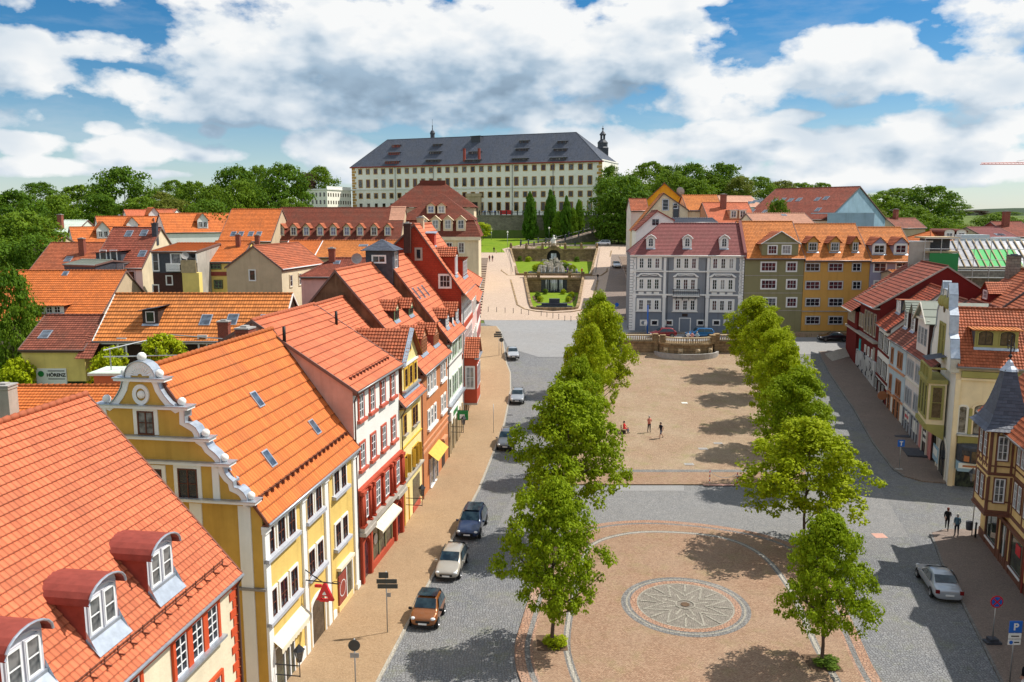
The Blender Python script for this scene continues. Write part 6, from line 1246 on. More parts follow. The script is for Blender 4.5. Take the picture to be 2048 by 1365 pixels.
# mansard pavilion
A,B=at(785,474,166),at(957,474,166)
h=House('villa','big brown mansard villa with steep hipped roofs and white dormers',(A.x,A.y),(B.x,B.y),z0=0); ze=A.z; zm=at(860,440,168.5).z
b=MB(); b.box(0,h.L,0,14,6,ze-.1); b.build('wall',MAT['beige_light'],h.r); h.band(ze-.7,.7,.5,'cream',-.4,h.L+.4)
h.ze=ze; h.over=.5; h.sl=(zm-ze)/2.2; h.zr=zm; h.nr=1.7
b=MB(); LL=h.L
tiles(b,[(-.5,-.5,ze),(LL+.5,-.5,ze),(LL-.9,1.7,zm),(.9,1.7,zm)],.36,.04); tiles(b,[(LL+.5,-.5,ze),(LL+.5,14.5,ze),(LL-.9,12.5,zm),(LL-.9,1.7,zm)],.36,.04); tiles(b,[(-.5,14.5,ze),(-.5,-.5,ze),(.9,1.7,zm),(.9,12.5,zm)],.36,.04); b.build('mansard_roof',MAT['tile_dark'],h.r)
za=h.fac(883,386,6.5)[1]; b=MB(); ua=h.fac(883,386,6.5)[0]; tiles(b,[(.5,1.5,zm-.05),(LL-.5,1.5,zm-.05),(ua,7.5,za)],.36,.04); tiles(b,[(LL-.5,1.5,zm-.05),(LL-.5,14,zm),(ua,7.5,za)],.36,.04); tiles(b,[(.5,14,zm),(.5,1.5,zm-.05),(ua,7.5,za)],.36,.04); b.build('roof',MAT['tile_dark'],h.r)
for px in(846,871,896,922):
    n=.25; u=h.fac(px,468,n)[0]; d=h.dormer(u,n,1.9,2.3,gab_pts(1.9,2.3,.8,.25),wall='beige_light',cheek='beige_light',roof='beige_light',wave=None,ov=.35,flash=None); win(d,0,0,.45,1.15,1.7,nx=2,ny=2,fr='white_paint',sub=True,pane='glass_blue')
pl_=(zm,(za-zm)/6.0,-1.5)
for px in(862,883):
    n=2.9; u=h.fac(px,427,n)[0]; d=h.dormer(u,n,1.7,1.6,gab_pts(1.7,1.6,.6,.25),wall='beige_light',cheek='dormer_red',roof='tile_rust',ov=.3,plane=pl_,flash=None); win(d,0,0,.1,1.2,1.35,nx=2,ny=2,fr='white_paint',sub=True,pane='glass_blue')
b=MB(); A2,B2=h.fac(776,415,14)[0],h.fac(953,417,14)[0]; zl=h.fac(776,415,14)[1]; r0,r1=h.fac(840,367,20)[0],h.fac(889,366,20)[0]; zt=h.fac(865,366,20)[1]
tiles(b,[(A2,14,zl),(B2,14,zl),(r1,20,zt),(r0,20,zt)],.4,.04); tiles(b,[(B2,14,zl),(B2,28,zl),(r1,20,zt)],.4,.04); tiles(b,[(A2,28,zl),(A2,14,zl),(r0,20,zt)],.4,.04); b.build('rear_hip_roof',MAT['tile_dark'],h.r); b=MB(); b.box(A2+.6,B2-.6,14.6,27,6,zl-.1); b.build('rear_wall',MAT['beige_light'],h.r)
h.strip(h.fac(840,372,20)[0],r1+.2,zt-.4,zt+.5,1.0,'tile_red','ridge_box',y=20.5)
for u in(1.8,4.2,6.6,9,11.4,13.8): win(h.r,u,0,ze-3.2,1.1,2.0,nx=2,ny=3,fr='white_paint',sur='sand_trim',sw=.15)
# far white and grey gabled houses at the edge of the park
FG='white gabled houses at the edge of the park'
for lab,ap,l,r,Y,Ln,phi in (('white gabled house nearest the wood, with dormer and orange roof',(128,455),(108,487),(148,487),178,12,52),('large white gabled house with two dormers in its orange roof',(178,433.5),(160,466),(203,475),192,14,52),('white gabled house with blue door and white dormer',(239,420),(225,450),(262,452),205,12,45),('white gabled house half hidden by the dark tree',(308,427),(291,455),(332,466),196,18,50)):
    h=gableh(lab,ap,l,r,Y,Ln,phi,group=FG,down=8,wall='white',gab='white',roof='tile_orange' if Y<200 else 'tile_salmon',course=.5,gov=.2)
    d=h.dormer(h.L*.5,.6,2.6,2.2,gab_pts(2.6,2.2,1.6,.3),wall='white',cheek='tile_orange',roof='tile_orange',ov=.3,flash=None)
    for x in(-.55,.55): win(d,x,0,.3,.8,1.3,nx=2,ny=1,fr='white_paint',sur='grey_paint',sw=.06,sub=True)
    gwin(h,((ap[0],ap[1]+15),),1.0,1.3,nx=2,ny=2,fr='white_paint',sur='grey_paint',sw=.08)
h=eaveh('orange roofed house behind the white gabled group',(270,440),(336,440),419,215,nr=6,group=FG,down=8,wall='white',roof='tile_salmon',course=.5)
h=eaveh('pale green roofed house with brick chimney by the wood',(103,468),(150,466),441,190,nr=6,group=FG,down=8,wall='palegreen',roof='palegreen',course=.8); h.chimney(h.fac(122,455,2)[0],2,h.rz_at(1),1.0,1.0,3.6)
h=eaveh('low orange roof against the big trees on the left',(66,490),(108,490),473,160,nr=4,group=FG,down=8,wall='beige',roof='tile_orange',course=.5)
# ---------------------------------------------------------------- houses behind the grey block
CG='houses stepping up the hill behind the grey block'
h=gableh('bright orange gabled house on the hill with satellite dish',(1330,366),(1269,425),(1366,400),190,12,8,group=CG,down=10,wall='orangewall',roof='tile_rust',course=.45,gov=.3,verge='downpipe'); b=MB(); b.lathe([(0,0),(.6,.1),(1.0,.35)],n=14); o=b.build('satellite_dish',MAT['concrete'],h.r,V((-.5,.8,h.ze+1.8))); o.rotation_euler=(rad(75),0,rad(60))
h=eaveh('small white house with red tiles left of the orange gable',(1262,424),(1296,420),398,186,nr=3.5,group=CG,down=10,wall='pinkwhite',roof='tile_rust',course=.5)
h=gableh('cream gabled house with two small windows below the orange gable',(1328.5,386.5),(1266,463),(1376,421),171,13,6,group=CG,down=9,wall='beige_light',gab='beige_light',roof='tile_amber',course=.45,gov=.25,verge='downpipe',trim='white_paint')
gwin(h,((1331,410),),1.2,2.2,nx=1,ny=3,fr='white_paint',sur='grey_paint',sw=.1); gwin(h,((1351,412),),.9,1.1,nx=1,ny=1,fr='white_paint',sur='grey_paint',sw=.1); gwin(h,((1352,424),),1.2,2.4,nx=1,ny=1,fr='brown_wood',sur='grey_render',sw=.1)
h=eaveh('cream house with bright amber roof facing right on the hill',(1376,421),(1445,421),391,172,nr=6,group=CG,down=9,wall='butter',roof='tile_amber',course=.45,gov=.2)
h=gableh('small white gabled house with red verges above the grey house',(1315,421.6),(1273,462),(1347,441),152,10,4,group=CG,down=9,wall='white',gab='white',roof='tile_red',course=.45,gov=.3,verge='dormer_red'); gwin(h,((1311,445),),1.3,1.2,nx=2,ny=2,fr='grey_paint',sur='offwhite',sw=.12)
h=eaveh('low dark felted roof behind the small white gable',(1330,444),(1434,446),437,156,nr=4,group=CG,down=9,wall='offwhite',roof='slate',course=.5)
h=eaveh('orange roof with two white shed dormers behind the block',(1420,446),(1513,446),406,163,nr=7,group=CG,down=9,wall='terracotta_light',roof='tile_salmon',course=.45)
for px in(1467,1485):
    n=1.2; u=h.fac(px,438,n)[0]; d=h.dormer(u,n,1.5,1.7,[(-.9,1.6),(.9,1.75)],wall='beige_light',cheek='terracotta_light',roof='zinc',wave=None,smooth=True,flash=None); win(d,0,0,.2,1.0,1.3,nx=2,ny=2,fr='white_paint',sub=True)
h.chimney(h.fac(1446,420,5)[0],5,h.rz_at(4.5),1.1,.9,3.0)
h=gableh('pale grey roofed house with slate gable near the trees',(1433,391),(1420,412),(1450,414),212,14,58,group=CG,down=10,wall='offwhite',gab='grey_paint',roof='tile_pale',course=.6,gov=.2,verge='white_paint')
h=eaveh('large burgundy roofed building with many skylights and pale blue gable',(1488,446),(1655,432),378,188,nr=12,Y2=172,group=CG,name='large_building',down=9,wall='offwhite',gab='paleblue',roof='tile_red',course=.5,gov=.2)
for px in((1497,407),(1508,404.5),(1520,402),(1549,402),(1566,400),(1581,401),(1598,400),(1635,399),(1652,397),(1504,423),(1530,424),(1636,420)): h.skylight(*px,.95,1.4)
h=House('metal_hall','pale blue corrugated metal hall behind the amber house',(at(1655,430,164).x,164),(at(1749,430,164).x,164),z0=0); zt=at(1700,428,164).z
b=MB()
for i in range(34):
    w=h.L/34; b.box(i*w,(i+.5)*w,-.06,0,8,zt); b.box((i+.5)*w,(i+1)*w,-.01,.02,8,zt)
b.build('corrugated_wall',MAT['paleblue'],h.r); b=MB(); b.box(-.1,h.L+.1,-.1,9,zt,zt+.2); b.build('roof',MAT['paleblue'],h.r); h.strip(h.L-.05,h.L,8,zt,-9,'paleblue','side_wall')
h=eaveh('pale salmon roof strip just behind the olive house',(1511,449),(1630,449),427.5,150,nr=6,group=CG,down=9,wall='beige_light',roof='tile_pale',course=.5); h.skylight(1568,431,.8,.8)
h=gableh('small house with brown roof among the trees behind the block',(1783,437),(1768,459),(1795,457),192,10,62,group=CG,down=9,wall='beige',gab='beige',roof='tile_brown',course=.5,gov=.3); h.chimney(3,3,h.rz_at(2.5),.9,.9,2.5)
# building site
h=House('building_site','roof under construction with rafters, silver foil and bright green sheeting',(at(1922,533,118).x,118),(at(2130,540,116).x,116),z0=0); ze=at(1922,533,118).z; nr=5.5; zr=h.fac(1911,482,nr)[1]; h.ze,h.over,h.sl=ze,0,(zr-ze)/nr
b=MB(); b.face([(-.5,nr,zr),(-.5,0,ze),(h.L,0,ze),(h.L,nr,zr)][::-1]); b.build('foil_roof',MAT['foil'],h.r)
b=MB()
for i in range(21): u=-.5+i*.95; b.faces([(u,-.3,ze-.2),(u+.13,-.3,ze-.2),(u+.13,nr,zr+.1),(u,nr,zr+.1),(u,-.3,ze-.02),(u+.13,-.3,ze-.02),(u+.13,nr,zr+.22),(u,nr,zr+.22)],[(0,1,2,3),(4,7,6,5),(0,3,7,4),(1,5,6,2),(0,4,5,1)])
b.build('rafters',MAT['plank'],h.r)
for u0,u1,f in((2.4,8.4,.66),(9.7,14,.55)):
    b=MB(); b.face([(u0,.1,ze+.08),(u1,.1,ze+.08),(u1,nr*f,ze+(zr-ze)*f+.06),(u0,nr*f,ze+(zr-ze)*f+.06)]); b.build('green_sheet',MAT['net_green'],h.r)
b=MB(); b.box(-6,h.L,-.2,9,4,ze-.6); b.build('shell_wall',MAT['rubble'],h.r); b=MB()
for z in(ze-.5,ze+1.0,ze+2.5,ze+4): b.tube([(-5.5,-1.3,z),(h.L,-1.3,z)],.05,5); b.box(-5.5,h.L,-1.5,-.5,z-1.05,z-.98) if z<ze+1 else None
for i in range(12): b.tube([(-5.5+i*2.2,-1.3,4),(-5.5+i*2.2,-1.3,ze+4)],.05,5)
b.build('scaffold_tubes',MAT['steel'],h.r); b=MB(); 
for z in(ze-.35,ze+1.9,ze+3.9): b.box(-5,-.6,-.5,5,z,z+.25)
b.build('floor_slabs',MAT['plank'],h.r); b=MB(); b.box(-4.4,-1.2,1.5,4.5,ze-.2,ze+3.9); b.build('dark_interior',MAT['slate_wall'],h.r); b=MB(); b.face([(-4.8,-1.35,ze-1.2),(-.9,-1.35,ze-1.2),(-.9,-1.35,ze+1.9),(-4.8,-1.35,ze+1.9)]); b.build('safety_net',MAT['green_sign'],h.r)
u0=h.fac(1822,500)[0]; u1=h.fac(1862,500)[0]; b=MB(); b.box(u0,u1,.5,1.0,4,h.fac(1840,484)[1]); b.build('concrete_wall',MAT['grey_render'],h.r); h.strip(u0-.2,u1+.4,h.fac(1840,485)[1],h.fac(1840,482)[1],.2,'white_paint','wall_capping',y=.8)
for i,(px,py,w_) in enumerate(((1944,477,4.2),(2010,482,3.4),(2040,487,2.4))):
    p=at(px,py,126); b=MB(); b.box(-w_/2,w_/2,-1,1,-.9,.55); b.box(-w_/2-.03,w_/2+.03,-1.03,1.03,.1,.2); b.box(-w_/2-.03,w_/2+.03,-1.03,1.03,-.4,-.3); o=b.build('insulation_pallet',MAT['membrane']); o.location=p; tag(o,('long','middle','rightmost')[i]+' pale wrapped pallet standing above the roof under construction','pallet','wrapped pallets at the building site')
b=MB(); pl_o=thing('scaffold_platform','timber working platform holding the wrapped pallets above the building site','platform',at(1995,486,126)); b.box(-8,8,-1.6,1.6,-1.1,-.9); b.build('deck',MAT['plank'],pl_o); 
b=MB()
for x in(-7,-2.5,2.5,7):
    b.tube([(x,0,-16),(x,0,-1.1)],.12,6)
b.tube([(-7,0,-6),(-2.5,0,-1.5),(2.5,0,-6),(7,0,-1.5)],.06,5); b.build('props',MAT['steel'],pl_o)
h=eaveh('orange tiled house with two arched dormers behind the building site',(1862,484),(1955,484),462,150,nr=6,group=CG,down=6,wall='beige',roof='tile_orange',course=.5,hip0=3,hip1=3)
for px in(1898,1922):
    n=1.0; u=h.fac(px,480,n)[0]; d=h.dormer(u,n,1.8,1.3,arch_pts(1.8,1.3,.6,.2),wall='offwhite',cheek='tile_red',roof='tile_red',wave=None,smooth=True,flash=None); win(d,0,0,.2,1.1,1.0,nx=2,ny=2,fr='white_paint',sub=True)
h=eaveh('broad mauve grey roof at the right edge behind the building site',(1975,478),(2040,477),455,168,nr=8,group=CG,down=6,wall='beige',roof='tile_burgundy',course=.5); h.skylight(1996,470,1,1.3); h.skylight(2003,470,1,1.3)
h=eaveh('red roofed house cut by the right edge of the picture',(2018,474),(2080,474),444,172,nr=7,group=CG,down=6,wall='white',gab='dormer_red',roof='tile_red',course=.5); h.chimney(2,5,h.rz_at(5),1.2,1,3)
h=eaveh('strip of orange roof behind the dark red house',(1800,556),(1880,556),541,124,nr=4,group=CG,down=5,wall='beige',roof='tile_amber',course=.4)
# tower crane
p=at(1962,329,330); cr=thing('tower_crane','red lattice tower crane jib reaching in from the right edge','crane',(p.x+44,330,g(330)))
b=MB(); zj=p.z-g(330); b.tube([(0,0,0),(0,0,zj+6)],.8,4); b.build('mast',MAT['crane_red'],cr); b=MB()
for y,z in((-.6,0),(.6,0),(0,1.4)): b.tube([(-44,y,zj+z*.1 if False else zj+z*(.35)),(14,y,zj+z)],.13,4)
for i in range(30):
    x=-44+i*1.5; t=.35+.65*i/39; b.tube([(x,-.6,zj),(x+.75,0,zj+1.4*t),(x+1.5,-.6,zj)],.08,4)
b.build('jib',MAT['crane_red'],cr); b=MB(); b.tube([(0,0,zj+6),(-30,0,zj+1.2)],.06,4); b.tube([(0,0,zj+6),(12,0,zj+1)],.06,4); b.build('stay_cables',MAT['iron'],cr); b=MB(); b.box(9,13,-1,1,zj-2.5,zj); b.build('counterweight',MAT['concrete'],cr)
b=MB(); hp=[(-2600,2,0)]
vs=[]; nxh=40
for j,(yy,hh) in enumerate(((5200,-8),(6000,90),(6800,0))):
    for i in range(nxh+1): x=-3500+7500*i/nxh; vs.append((x,yy,-8+hh*(.0 if j!=1 else (.55+.45*math.sin(i*.35+.6))*(1 if i>20 else .65))+0))
b.faces(vs,[(j*(nxh+1)+i,j*(nxh+1)+i+1,(j+1)*(nxh+1)+i+1,(j+1)*(nxh+1)+i) for j in range(2) for i in range(nxh)]); o=b.build('hills',MAT['hill']); o['kind']='structure'
# ---------------------------------------------------------------- castle
A,B=at(706,425,350),at(1203,425,309)
h=House('castle','long cream baroque castle with grey hipped slate roof and four rows of windows','x' and (A.x,A.y),(B.x,B.y),z0=24.2,cat='castle'); CS=h; zz=24.2
zc=lambda X,Y:(680+X*.2734,240+Y*.2734)
ez=(h.fac(*zc(100,342))[1]+h.fac(*zc(1880,305))[1])/2; zr=(h.fac(775,277,11)[1]+h.fac(1152,268.5,11)[1])/2
h.body(22,ez,zr,11,over=.7,wall='castle_white',roof='slate',hip0=h.fac(775,277,11)[0],hip1=h.L-h.fac(1152,268.5,11)[0],down=2,course=.6,trim='dormer_red',verge='dormer_red')
h.band(ez-.5,.5,.75,'dormer_red',-.6,h.L+.6); h.band((h.fac(*zc(150,515))[1]+h.fac(*zc(1800,495))[1])/2,.55,.25,'offwhite',0)
cnt=0; rowsY=((372,352,1.9,2.4),(463,447,3.0,2.4),(554,545,1.9,2.4),(632,640,3.0,2.4)); extra=[]
cu=[h.fac(*zc(150+(1828-150)*i/27*1.0,450))[0] for i in(0,27)]
for k,(yl,yr,H,_) in enumerate(rowsY):
    zm=(h.fac(*zc(150,yl))[1]+h.fac(*zc(1828,yr))[1])/2
    for i in range(28):
        u=cu[0]+(cu[1]-cu[0])*i/27
        if k==3 and i<12: extra.append((u,zm,H)); continue
        win(h.r,u,0,zm-H/2,1.45,H,nx=2,ny=2 if H<2.5 else 3,fr='sand_trim' if False else 'brown_wood',sur='castle_trim',sw=.24,sd=.1,sub=True,pane=R.choice(['glass','glass_red','glass_warm','glass_curtain']))
b=MB()
for u,zm,H in extra: b.box(u-.7,u+.7,-.04,.02,zm-H/2,zm+H/2)
o=b.build('ground_floor_windows',MAT['glass_warm'],h.r); o['kind']='stuff'
b=MB()
for i in range(17):
    for u0,s_ in((0,1),(h.L,-1)): w=2.0 if i%2 else 1.4; b.box(min(u0,u0+s_*w),max(u0,u0+s_*w),-.12,0,.2+i*1.15,1.1+i*1.15)
b.build('quoins',MAT['castle_trim'],h.r)
for X in(405,685,1262,1560): u=h.fac(*zc(X,400))[0]; h.pipe([(u,-.3,ez-.5),(u,-.3,0)],'gutter',.12)
for X,cx_ in ((380,(310,245,190)),(680,(300,240,185)),(970,(300,240)),(1315,(290,218,160)),(1595,(285,220,163))):
    for j,Y in enumerate(cx_):
        p=h.onroof(*zc(X+(15 if j else 0)*j,Y+12)); W=6.6-1.3*j
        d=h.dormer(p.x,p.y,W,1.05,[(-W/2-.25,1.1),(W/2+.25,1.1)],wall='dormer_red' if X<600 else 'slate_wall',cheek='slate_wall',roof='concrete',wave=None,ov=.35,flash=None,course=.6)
        for i in range(max(3,int(W))): win(d,-W/2+.6+i*(W-1.2)/(max(3,int(W))-1),0,.2,.5,.7,nx=1,ny=1,fr='brown_wood',sub=True,pane='glass_curtain' if R.random()<.4 else 'glass')
for X in(910,1018): p=h.onroof(*zc(X,300)); h.chimney(p.x,p.y,p.z,.8,.8,4.6,'dormer_red','dormer_red')
p=h.onroof(*zc(1000,150)); h.dormer(p.x,p.y-1,4,2.6,[(-2.2,2.6),(2.2,2.7)],wall='slate_wall',cheek='slate_wall',roof='slate',ov=.4,flash=None,course=.6)
pt_=thing('portal',None,None); pt_.parent=h.r; pt_.location=(h.fac(*zc(985,640))[0],0,0)
b=MB(); b.box(-3,-1.7,-.9,0,0,7.4); b.box(1.7,3,-.9,0,0,7.4); b.box(-3.4,3.4,-1.1,0,7.4,8.6); b.box(-1.7,1.7,-.7,0,5.2,7.4); b.build('portal_frame',MAT['sandstone'],pt_); b=MB(); b.box(-1.7,1.7,-.3,.02,0,5.2); b.build('portal_door',MAT['dark_wood'],pt_)
# ridge turret of the rear wing, church spire
t=thing('roof_turret','small slate onion turret on the ridge of the castle','turret',at(865,268,372)); t.scale=(.62,.62,.85); b=MB(); b.lathe([(1.5,-6),(1.5,-.5),(1.9,.2),(1.2,1.4),(.35,1.9),(.25,3.4),(.12,3.6)],n=12); b.build('turret_cap',MAT['slate_wall'],t); b=MB(); b.ball((0,0,3.9),.4,8); b.tube([(0,0,3.9),(0,0,7.4)],.09,5); b.build('finial',MAT['iron'],t)
tp=at(1203,430,360); t=thing('castle_tower','slender slate tower with open lantern and onion cap right of the castle','tower',(tp.x,360,24.2)); s_=360/FPX; Zp=lambda py:at(1203,py,360).z-24.2
b=MB(); r=2.25; b.box(-r,r,-r,r,0,Zp(297)); b.build('tower_shaft',MAT['slate_wall'],t); b=MB(); b.lathe([(r*1.2,Zp(297)),(r*.95,Zp(294)),(r*.95,Zp(288)),(r*1.02,Zp(286)),(r*.7,Zp(282)),(r*.45,Zp(280)),(r*.42,Zp(279))],n=8); b.build('bell_cap',MAT['slate_wall'],t)
b=MB()
for k in range(6): a=k*math.pi/3; b.tube([(r*.38*math.cos(a),r*.38*math.sin(a),Zp(280)),(r*.38*math.cos(a),r*.38*math.sin(a),Zp(270))],.22,5)
b.lathe([(r*.6,Zp(271)),(r*.62,Zp(269)),(r*.4,Zp(266)),(r*.18,Zp(263)),(.12,Zp(260))],n=10); b.build('lantern',MAT['slate_wall'],t); b=MB(); b.tube([(0,0,Zp(262)),(0,0,Zp(252))],.1,5); b.ball((0,0,Zp(258)),.45,8); b.build('finial',MAT['iron'],t)
h=gableh('side wing of the castle with steep slate roof beyond the right corner',(1212,314),(1196,338),(1232,340),340,40,-8,name='castle_wing',down=24,wall='castle_white',roof='slate',course=.8)
A=at(613,415,345); B=at(655,415,335); C_=at(703,415,352)
h=House('palace','small white palace with flat balustraded roof left of the castle',(B.x,B.y),(C_.x,C_.y),z0=24.2,cat='palace'); zt=at(655,380,335).z-24.2
b=MB(); ai=h.I@V((A.x,A.y,24.2)); b.prism([(0,0),(h.L,0),(h.L,14),(ai.x,ai.y)][::1],'z',-4,zt); b.build('wall',MAT['castle_white'],h.r)
b=MB(); b.prism([(-.3,-.3),(h.L+.3,-.3),(h.L+.3,14.3),(ai.x-.3,ai.y+.2)],'z',zt,zt+.5); b.build('cornice',MAT['offwhite'],h.r); b=MB(); b.prism([(0,0),(h.L,0),(h.L,.3),(0,.3)],'z',zt+.5,zt+1.5); b.build('balustrade',MAT['white'],h.r)
for z in(1.5,4.6,7.6):
    for i in range(10): win(h.r,.9+i*(h.L-1.6)/9,0,z,.7,1.4,nx=1,ny=1,fr='brown_wood',sub=True,pane='glass_warm')
    fr=V((-ai.x,-ai.y,0)); Lf=fr.length; rot=math.degrees(math.atan2(-ai.y,-ai.x))
    for i in range(5): f=(i+.7)/5.4; win(h.r,ai.x*(1-f),ai.y*(1-f),z,1.0,1.6,rot=rot,nx=1,ny=1,fr='brown_wood',sub=True,pane='glass')
# terrace retaining wall and its posts, crowd banner
b=MB(); b.box(-14,31,289.3,290.6,14,24.35); b.box(-14,31,289.1,289.3,24.0,24.35); o=b.build('terrace_wall',MAT['rubble']); tag(o,'tall dark stone retaining wall below the castle lawn','wall')
b=MB()
for i in range(24): b.box(-13.5+i*1.9,-13.1+i*1.9,289.6,290.0,24.35,25.9)
b.tube([(-13.5,289.8,25.3),(31,289.8,25.3)],.06,4); o=b.build('terrace_fence',MAT['iron']); tag(o,'row of dark fence posts on top of the castle terrace wall','fence')
p=at(1011,428,292); b=MB(); b.box(-2,2,-.05,.05,.3,1.7); o=b.build('banner',MAT['red_cloth']); o.location=(p.x,292,24.3); b=MB(); 
for x in(-2,2): b.tube([(x,0,0),(x,0,1.9)],.05,5)
b.build('banner_poles',MAT['iron'],o); tag(o,'long red banner held up on the castle terrace','banner')
# ramp road with posts up to the castle
rp=[(4,262,14.85),(14,268,15.7),(22,275,17.4),(30,281,19.4),(35,287,21.2),(34.5,294,22.8),(29,300,23.8),(20,304,24.35)]
def rib(pts,w):
    L_,R_=[],[]
    for i,p in enumerate(pts):
        t=(V(pts[min(i+1,len(pts)-1)])-V(pts[max(0,i-1)])); t.z=0; t.normalize(); m=V((-t.y,t.x,0))*w/2; L_.append(V(p)+m); R_.append(V(p)-m)
    return L_,R_
def spl(p,k=5):
    out=[]
    for i in range(len(p)-1):
        a,b_,c,d=[V(p[max(0,min(len(p)-1,i+j))]) for j in(-1,0,1,2)]
        for t in range(k): t/=k; out.append(.5*((2*b_)+(c-a)*t+(2*a-5*b_+4*c-d)*t*t+(3*b_-a-3*c+d)*t**3))
    return out+[V(p[-1])]
Lr,Rr_=rib(spl(rp),4.6); b=MB()
for i in range(len(Lr)-1): b.face([Lr[i],Rr_[i],Rr_[i+1],Lr[i+1]])
o=b.build('path',MAT['ramp_setts']); o['kind']='structure'
b=MB()
for i in range(len(Rr_)-1):
    for S in(Rr_,Lr): b.faces([(S[i].x,S[i].y,12),(S[i+1].x,S[i+1].y,12),S[i+1]+V((0,0,.25)),S[i]+V((0,0,.25)),(S[i].x+.3,S[i].y+.3,12),(S[i+1].x+.3,S[i+1].y+.3,12),S[i+1]+V((.3,.3,.25)),S[i]+V((.3,.3,.25))],[(0,1,2,3),(4,7,6,5),(3,2,6,7)])
o=b.build('ramp_wall',MAT['rubble']); tag(o,'low stone walls carrying the curved ramp up to the castle','wall')
PGR='dark stone posts along the castle ramp'
b=MB(); b.box(-.22,.22,-.22,.22,0,1.35); b.box(-.27,.27,-.27,.27,1.35,1.5); b.lathe([(.25,1.5),(.0,1.75)],n=6); o0=b.build('ramp_post',MAT['slate_wall']); k=0
for S,side in((Rr_,'outer'),(Lr,'inner')):
    for i in range(0,len(S),3):
        o=o0 if k==0 else o0.copy(); k+=1
        if o is not o0: COL.objects.link(o)
        o.location=S[i]+V((0,0,.2)); tag(o,f"dark stone post on the {side} edge of the curved castle ramp",'post',PGR+' '+side)
    b=MB(); b.tube([s_+V((0,0,1.1)) for s_ in S],.06,4); o=b.build('ramp_railing',MAT['iron']); tag(o,f"iron rail along the {side} edge of the castle ramp",'railing')
for i,px in enumerate((1041,1068,1091,1098,1120,1150)):
    p=G(px,494); o=o0.copy(); COL.objects.link(o); o.location=p; tag(o,'dark stone post along the lawn edge above the fountain','post','lawn edge posts')
# ---------------------------------------------------------------- cascade fountain
FZ=V((7.7,148.,0)); FU=V((4.85,100,0)).normalized(); FN=V((FU.y,-FU.x,0))   # axis and right-hand direction
rzf=math.atan2(FN.y,FN.x)
fo=thing('cascade_fountain','two tiered stone cascade fountain with lawns, balustrades and falling water','fountain',(FZ.x,FZ.y,0),rzf)
fx=lambda px,py,y:((M.Rotation(-rzf,3,'Z'))@(at(px,py,y)-FZ))
def trap(name,mat,x0,y0,x1,y1,z,par=fo,h=None):
    b=MB(); b.face([(-x0,y0,z),(x0,y0,z),(x1,y1,z),(-x1,y1,z)]); return b.build(name,mat,par)
# lower tier: garden at z 7, wall at y 36
def balus(b,x0,x1,y,z,nb,h=.95,pier=()):
    b.box(x0,x1,y-.22,y+.22,z,z+.14); b.box(x0,x1,y-.22,y+.22,z+h-.14,z+h)
    for i in range(nb):
        x=x0+(x1-x0)*(i+.5)/nb; b.lathe([(.07,z+.14),(.13,z+.34),(.06,z+.6),(.09,z+h-.14)],(x,y,0),6)
ST=MAT['ashlar']
o=trap('lower_lawn',MAT['lawn'],4.0,2.6,5.5,36,7.05); 
b=MB(); b.box(-6.6,6.6,36,37.2,5,9.9); b.box(-6.8,6.8,35.7,37.4,9.9,10.3); b.build('lower_wall',ST,fo)
b=MB(); balus(b,-6.4,-3.6,36.5,10.3,8); balus(b,3.6,6.4,36.5,10.3,8); b.build('lower_balustrade',MAT['sandstone'],fo)
b=MB()
for x in(-6.4,-3.5,3.5,6.4): b.box(x-.35,x+.35,36.1,36.9,10.3,11.45); b.box(x-.42,x+.42,36.0,37.0,11.45,11.6)
b.build('balustrade_pier',ST,fo)
b=MB(); 
for i in range(30): b.tube([(-3.2+i*.22,36.4,10.3),(-3.2+i*.22,36.4,11.2)],.02,4)
b.tube([(-3.2,36.4,11.2),(3.2,36.4,11.2)],.03,4); b.build('iron_railing',MAT['iron'],fo)
b=MB(); b.box(-2.9,2.9,35.9,35.99,7,9.9); b.build('water_niche',MAT['slate_wall'],fo)
wm,nt,bs,N_,L__=nodes('falling_water'); setp(bs,.25,.5); bs.inputs['Base Color'].default_value=(.78,.82,.85,1); bs.inputs['Alpha'].default_value=.75; MAT['falling_water']=wm
b=MB(); wr=random.Random(3)
for i in range(46):
    x=wr.uniform(-1.9,1.9); 
    if abs(abs(x)-1.0)<.25: continue
    b.tube([(x,35.8,9.95),(x+wr.uniform(-.05,.05),35.45,9.2),(x+wr.uniform(-.1,.1),35.3,7.2+wr.uniform(0,.6))],[.05,.045,.02],5)
b.build('falling_water',MAT['falling_water'],fo)
b=MB(); b.box(-3.6,3.6,34.4,36,6.9,7.25); b.build('cascade_pool',MAT['water'],fo)
def sidewall(name,pts,w,z0,mat=ST):
    b=MB()
    for p,q in zip(pts,pts[1:]):
        p_,q_=V((p[0],p[1],0)),V((q[0],q[1],0)); t=(q_-p_).normalized(); m=V((-t.y,t.x,0))*w/2; za,zb_=p[2],q[2]
        b.faces([(p_-m)+V((0,0,z0)),(q_-m)+V((0,0,z0)),(q_+m)+V((0,0,z0)),(p_+m)+V((0,0,z0)),(p_-m)+V((0,0,za)),(q_-m)+V((0,0,zb_)),(q_+m)+V((0,0,zb_)),(p_+m)+V((0,0,za))],[(4,5,6,7),(0,4,7,3)[::-1],(0,1,5,4),(2,3,7,6),(1,2,6,5)])
    return b.build(name,mat,fo)
gy=lambda y:g(148+y)
fr_=[(3.6*math.sin(math.pi*(i/12-.5)),1.4-1.9*math.cos(math.pi*(i/12-.5)),gy(1)+.35) for i in range(13)]
sidewall('lower_side_wall',[(-6.6,37,gy(37)+.5),(-4.6,6,gy(6)+.4)]+[(x*1.15,y,z) for x,y,z in fr_]+[(4.6,6,gy(6)+.4),(6.6,37,gy(37)+.5)],.5,5)
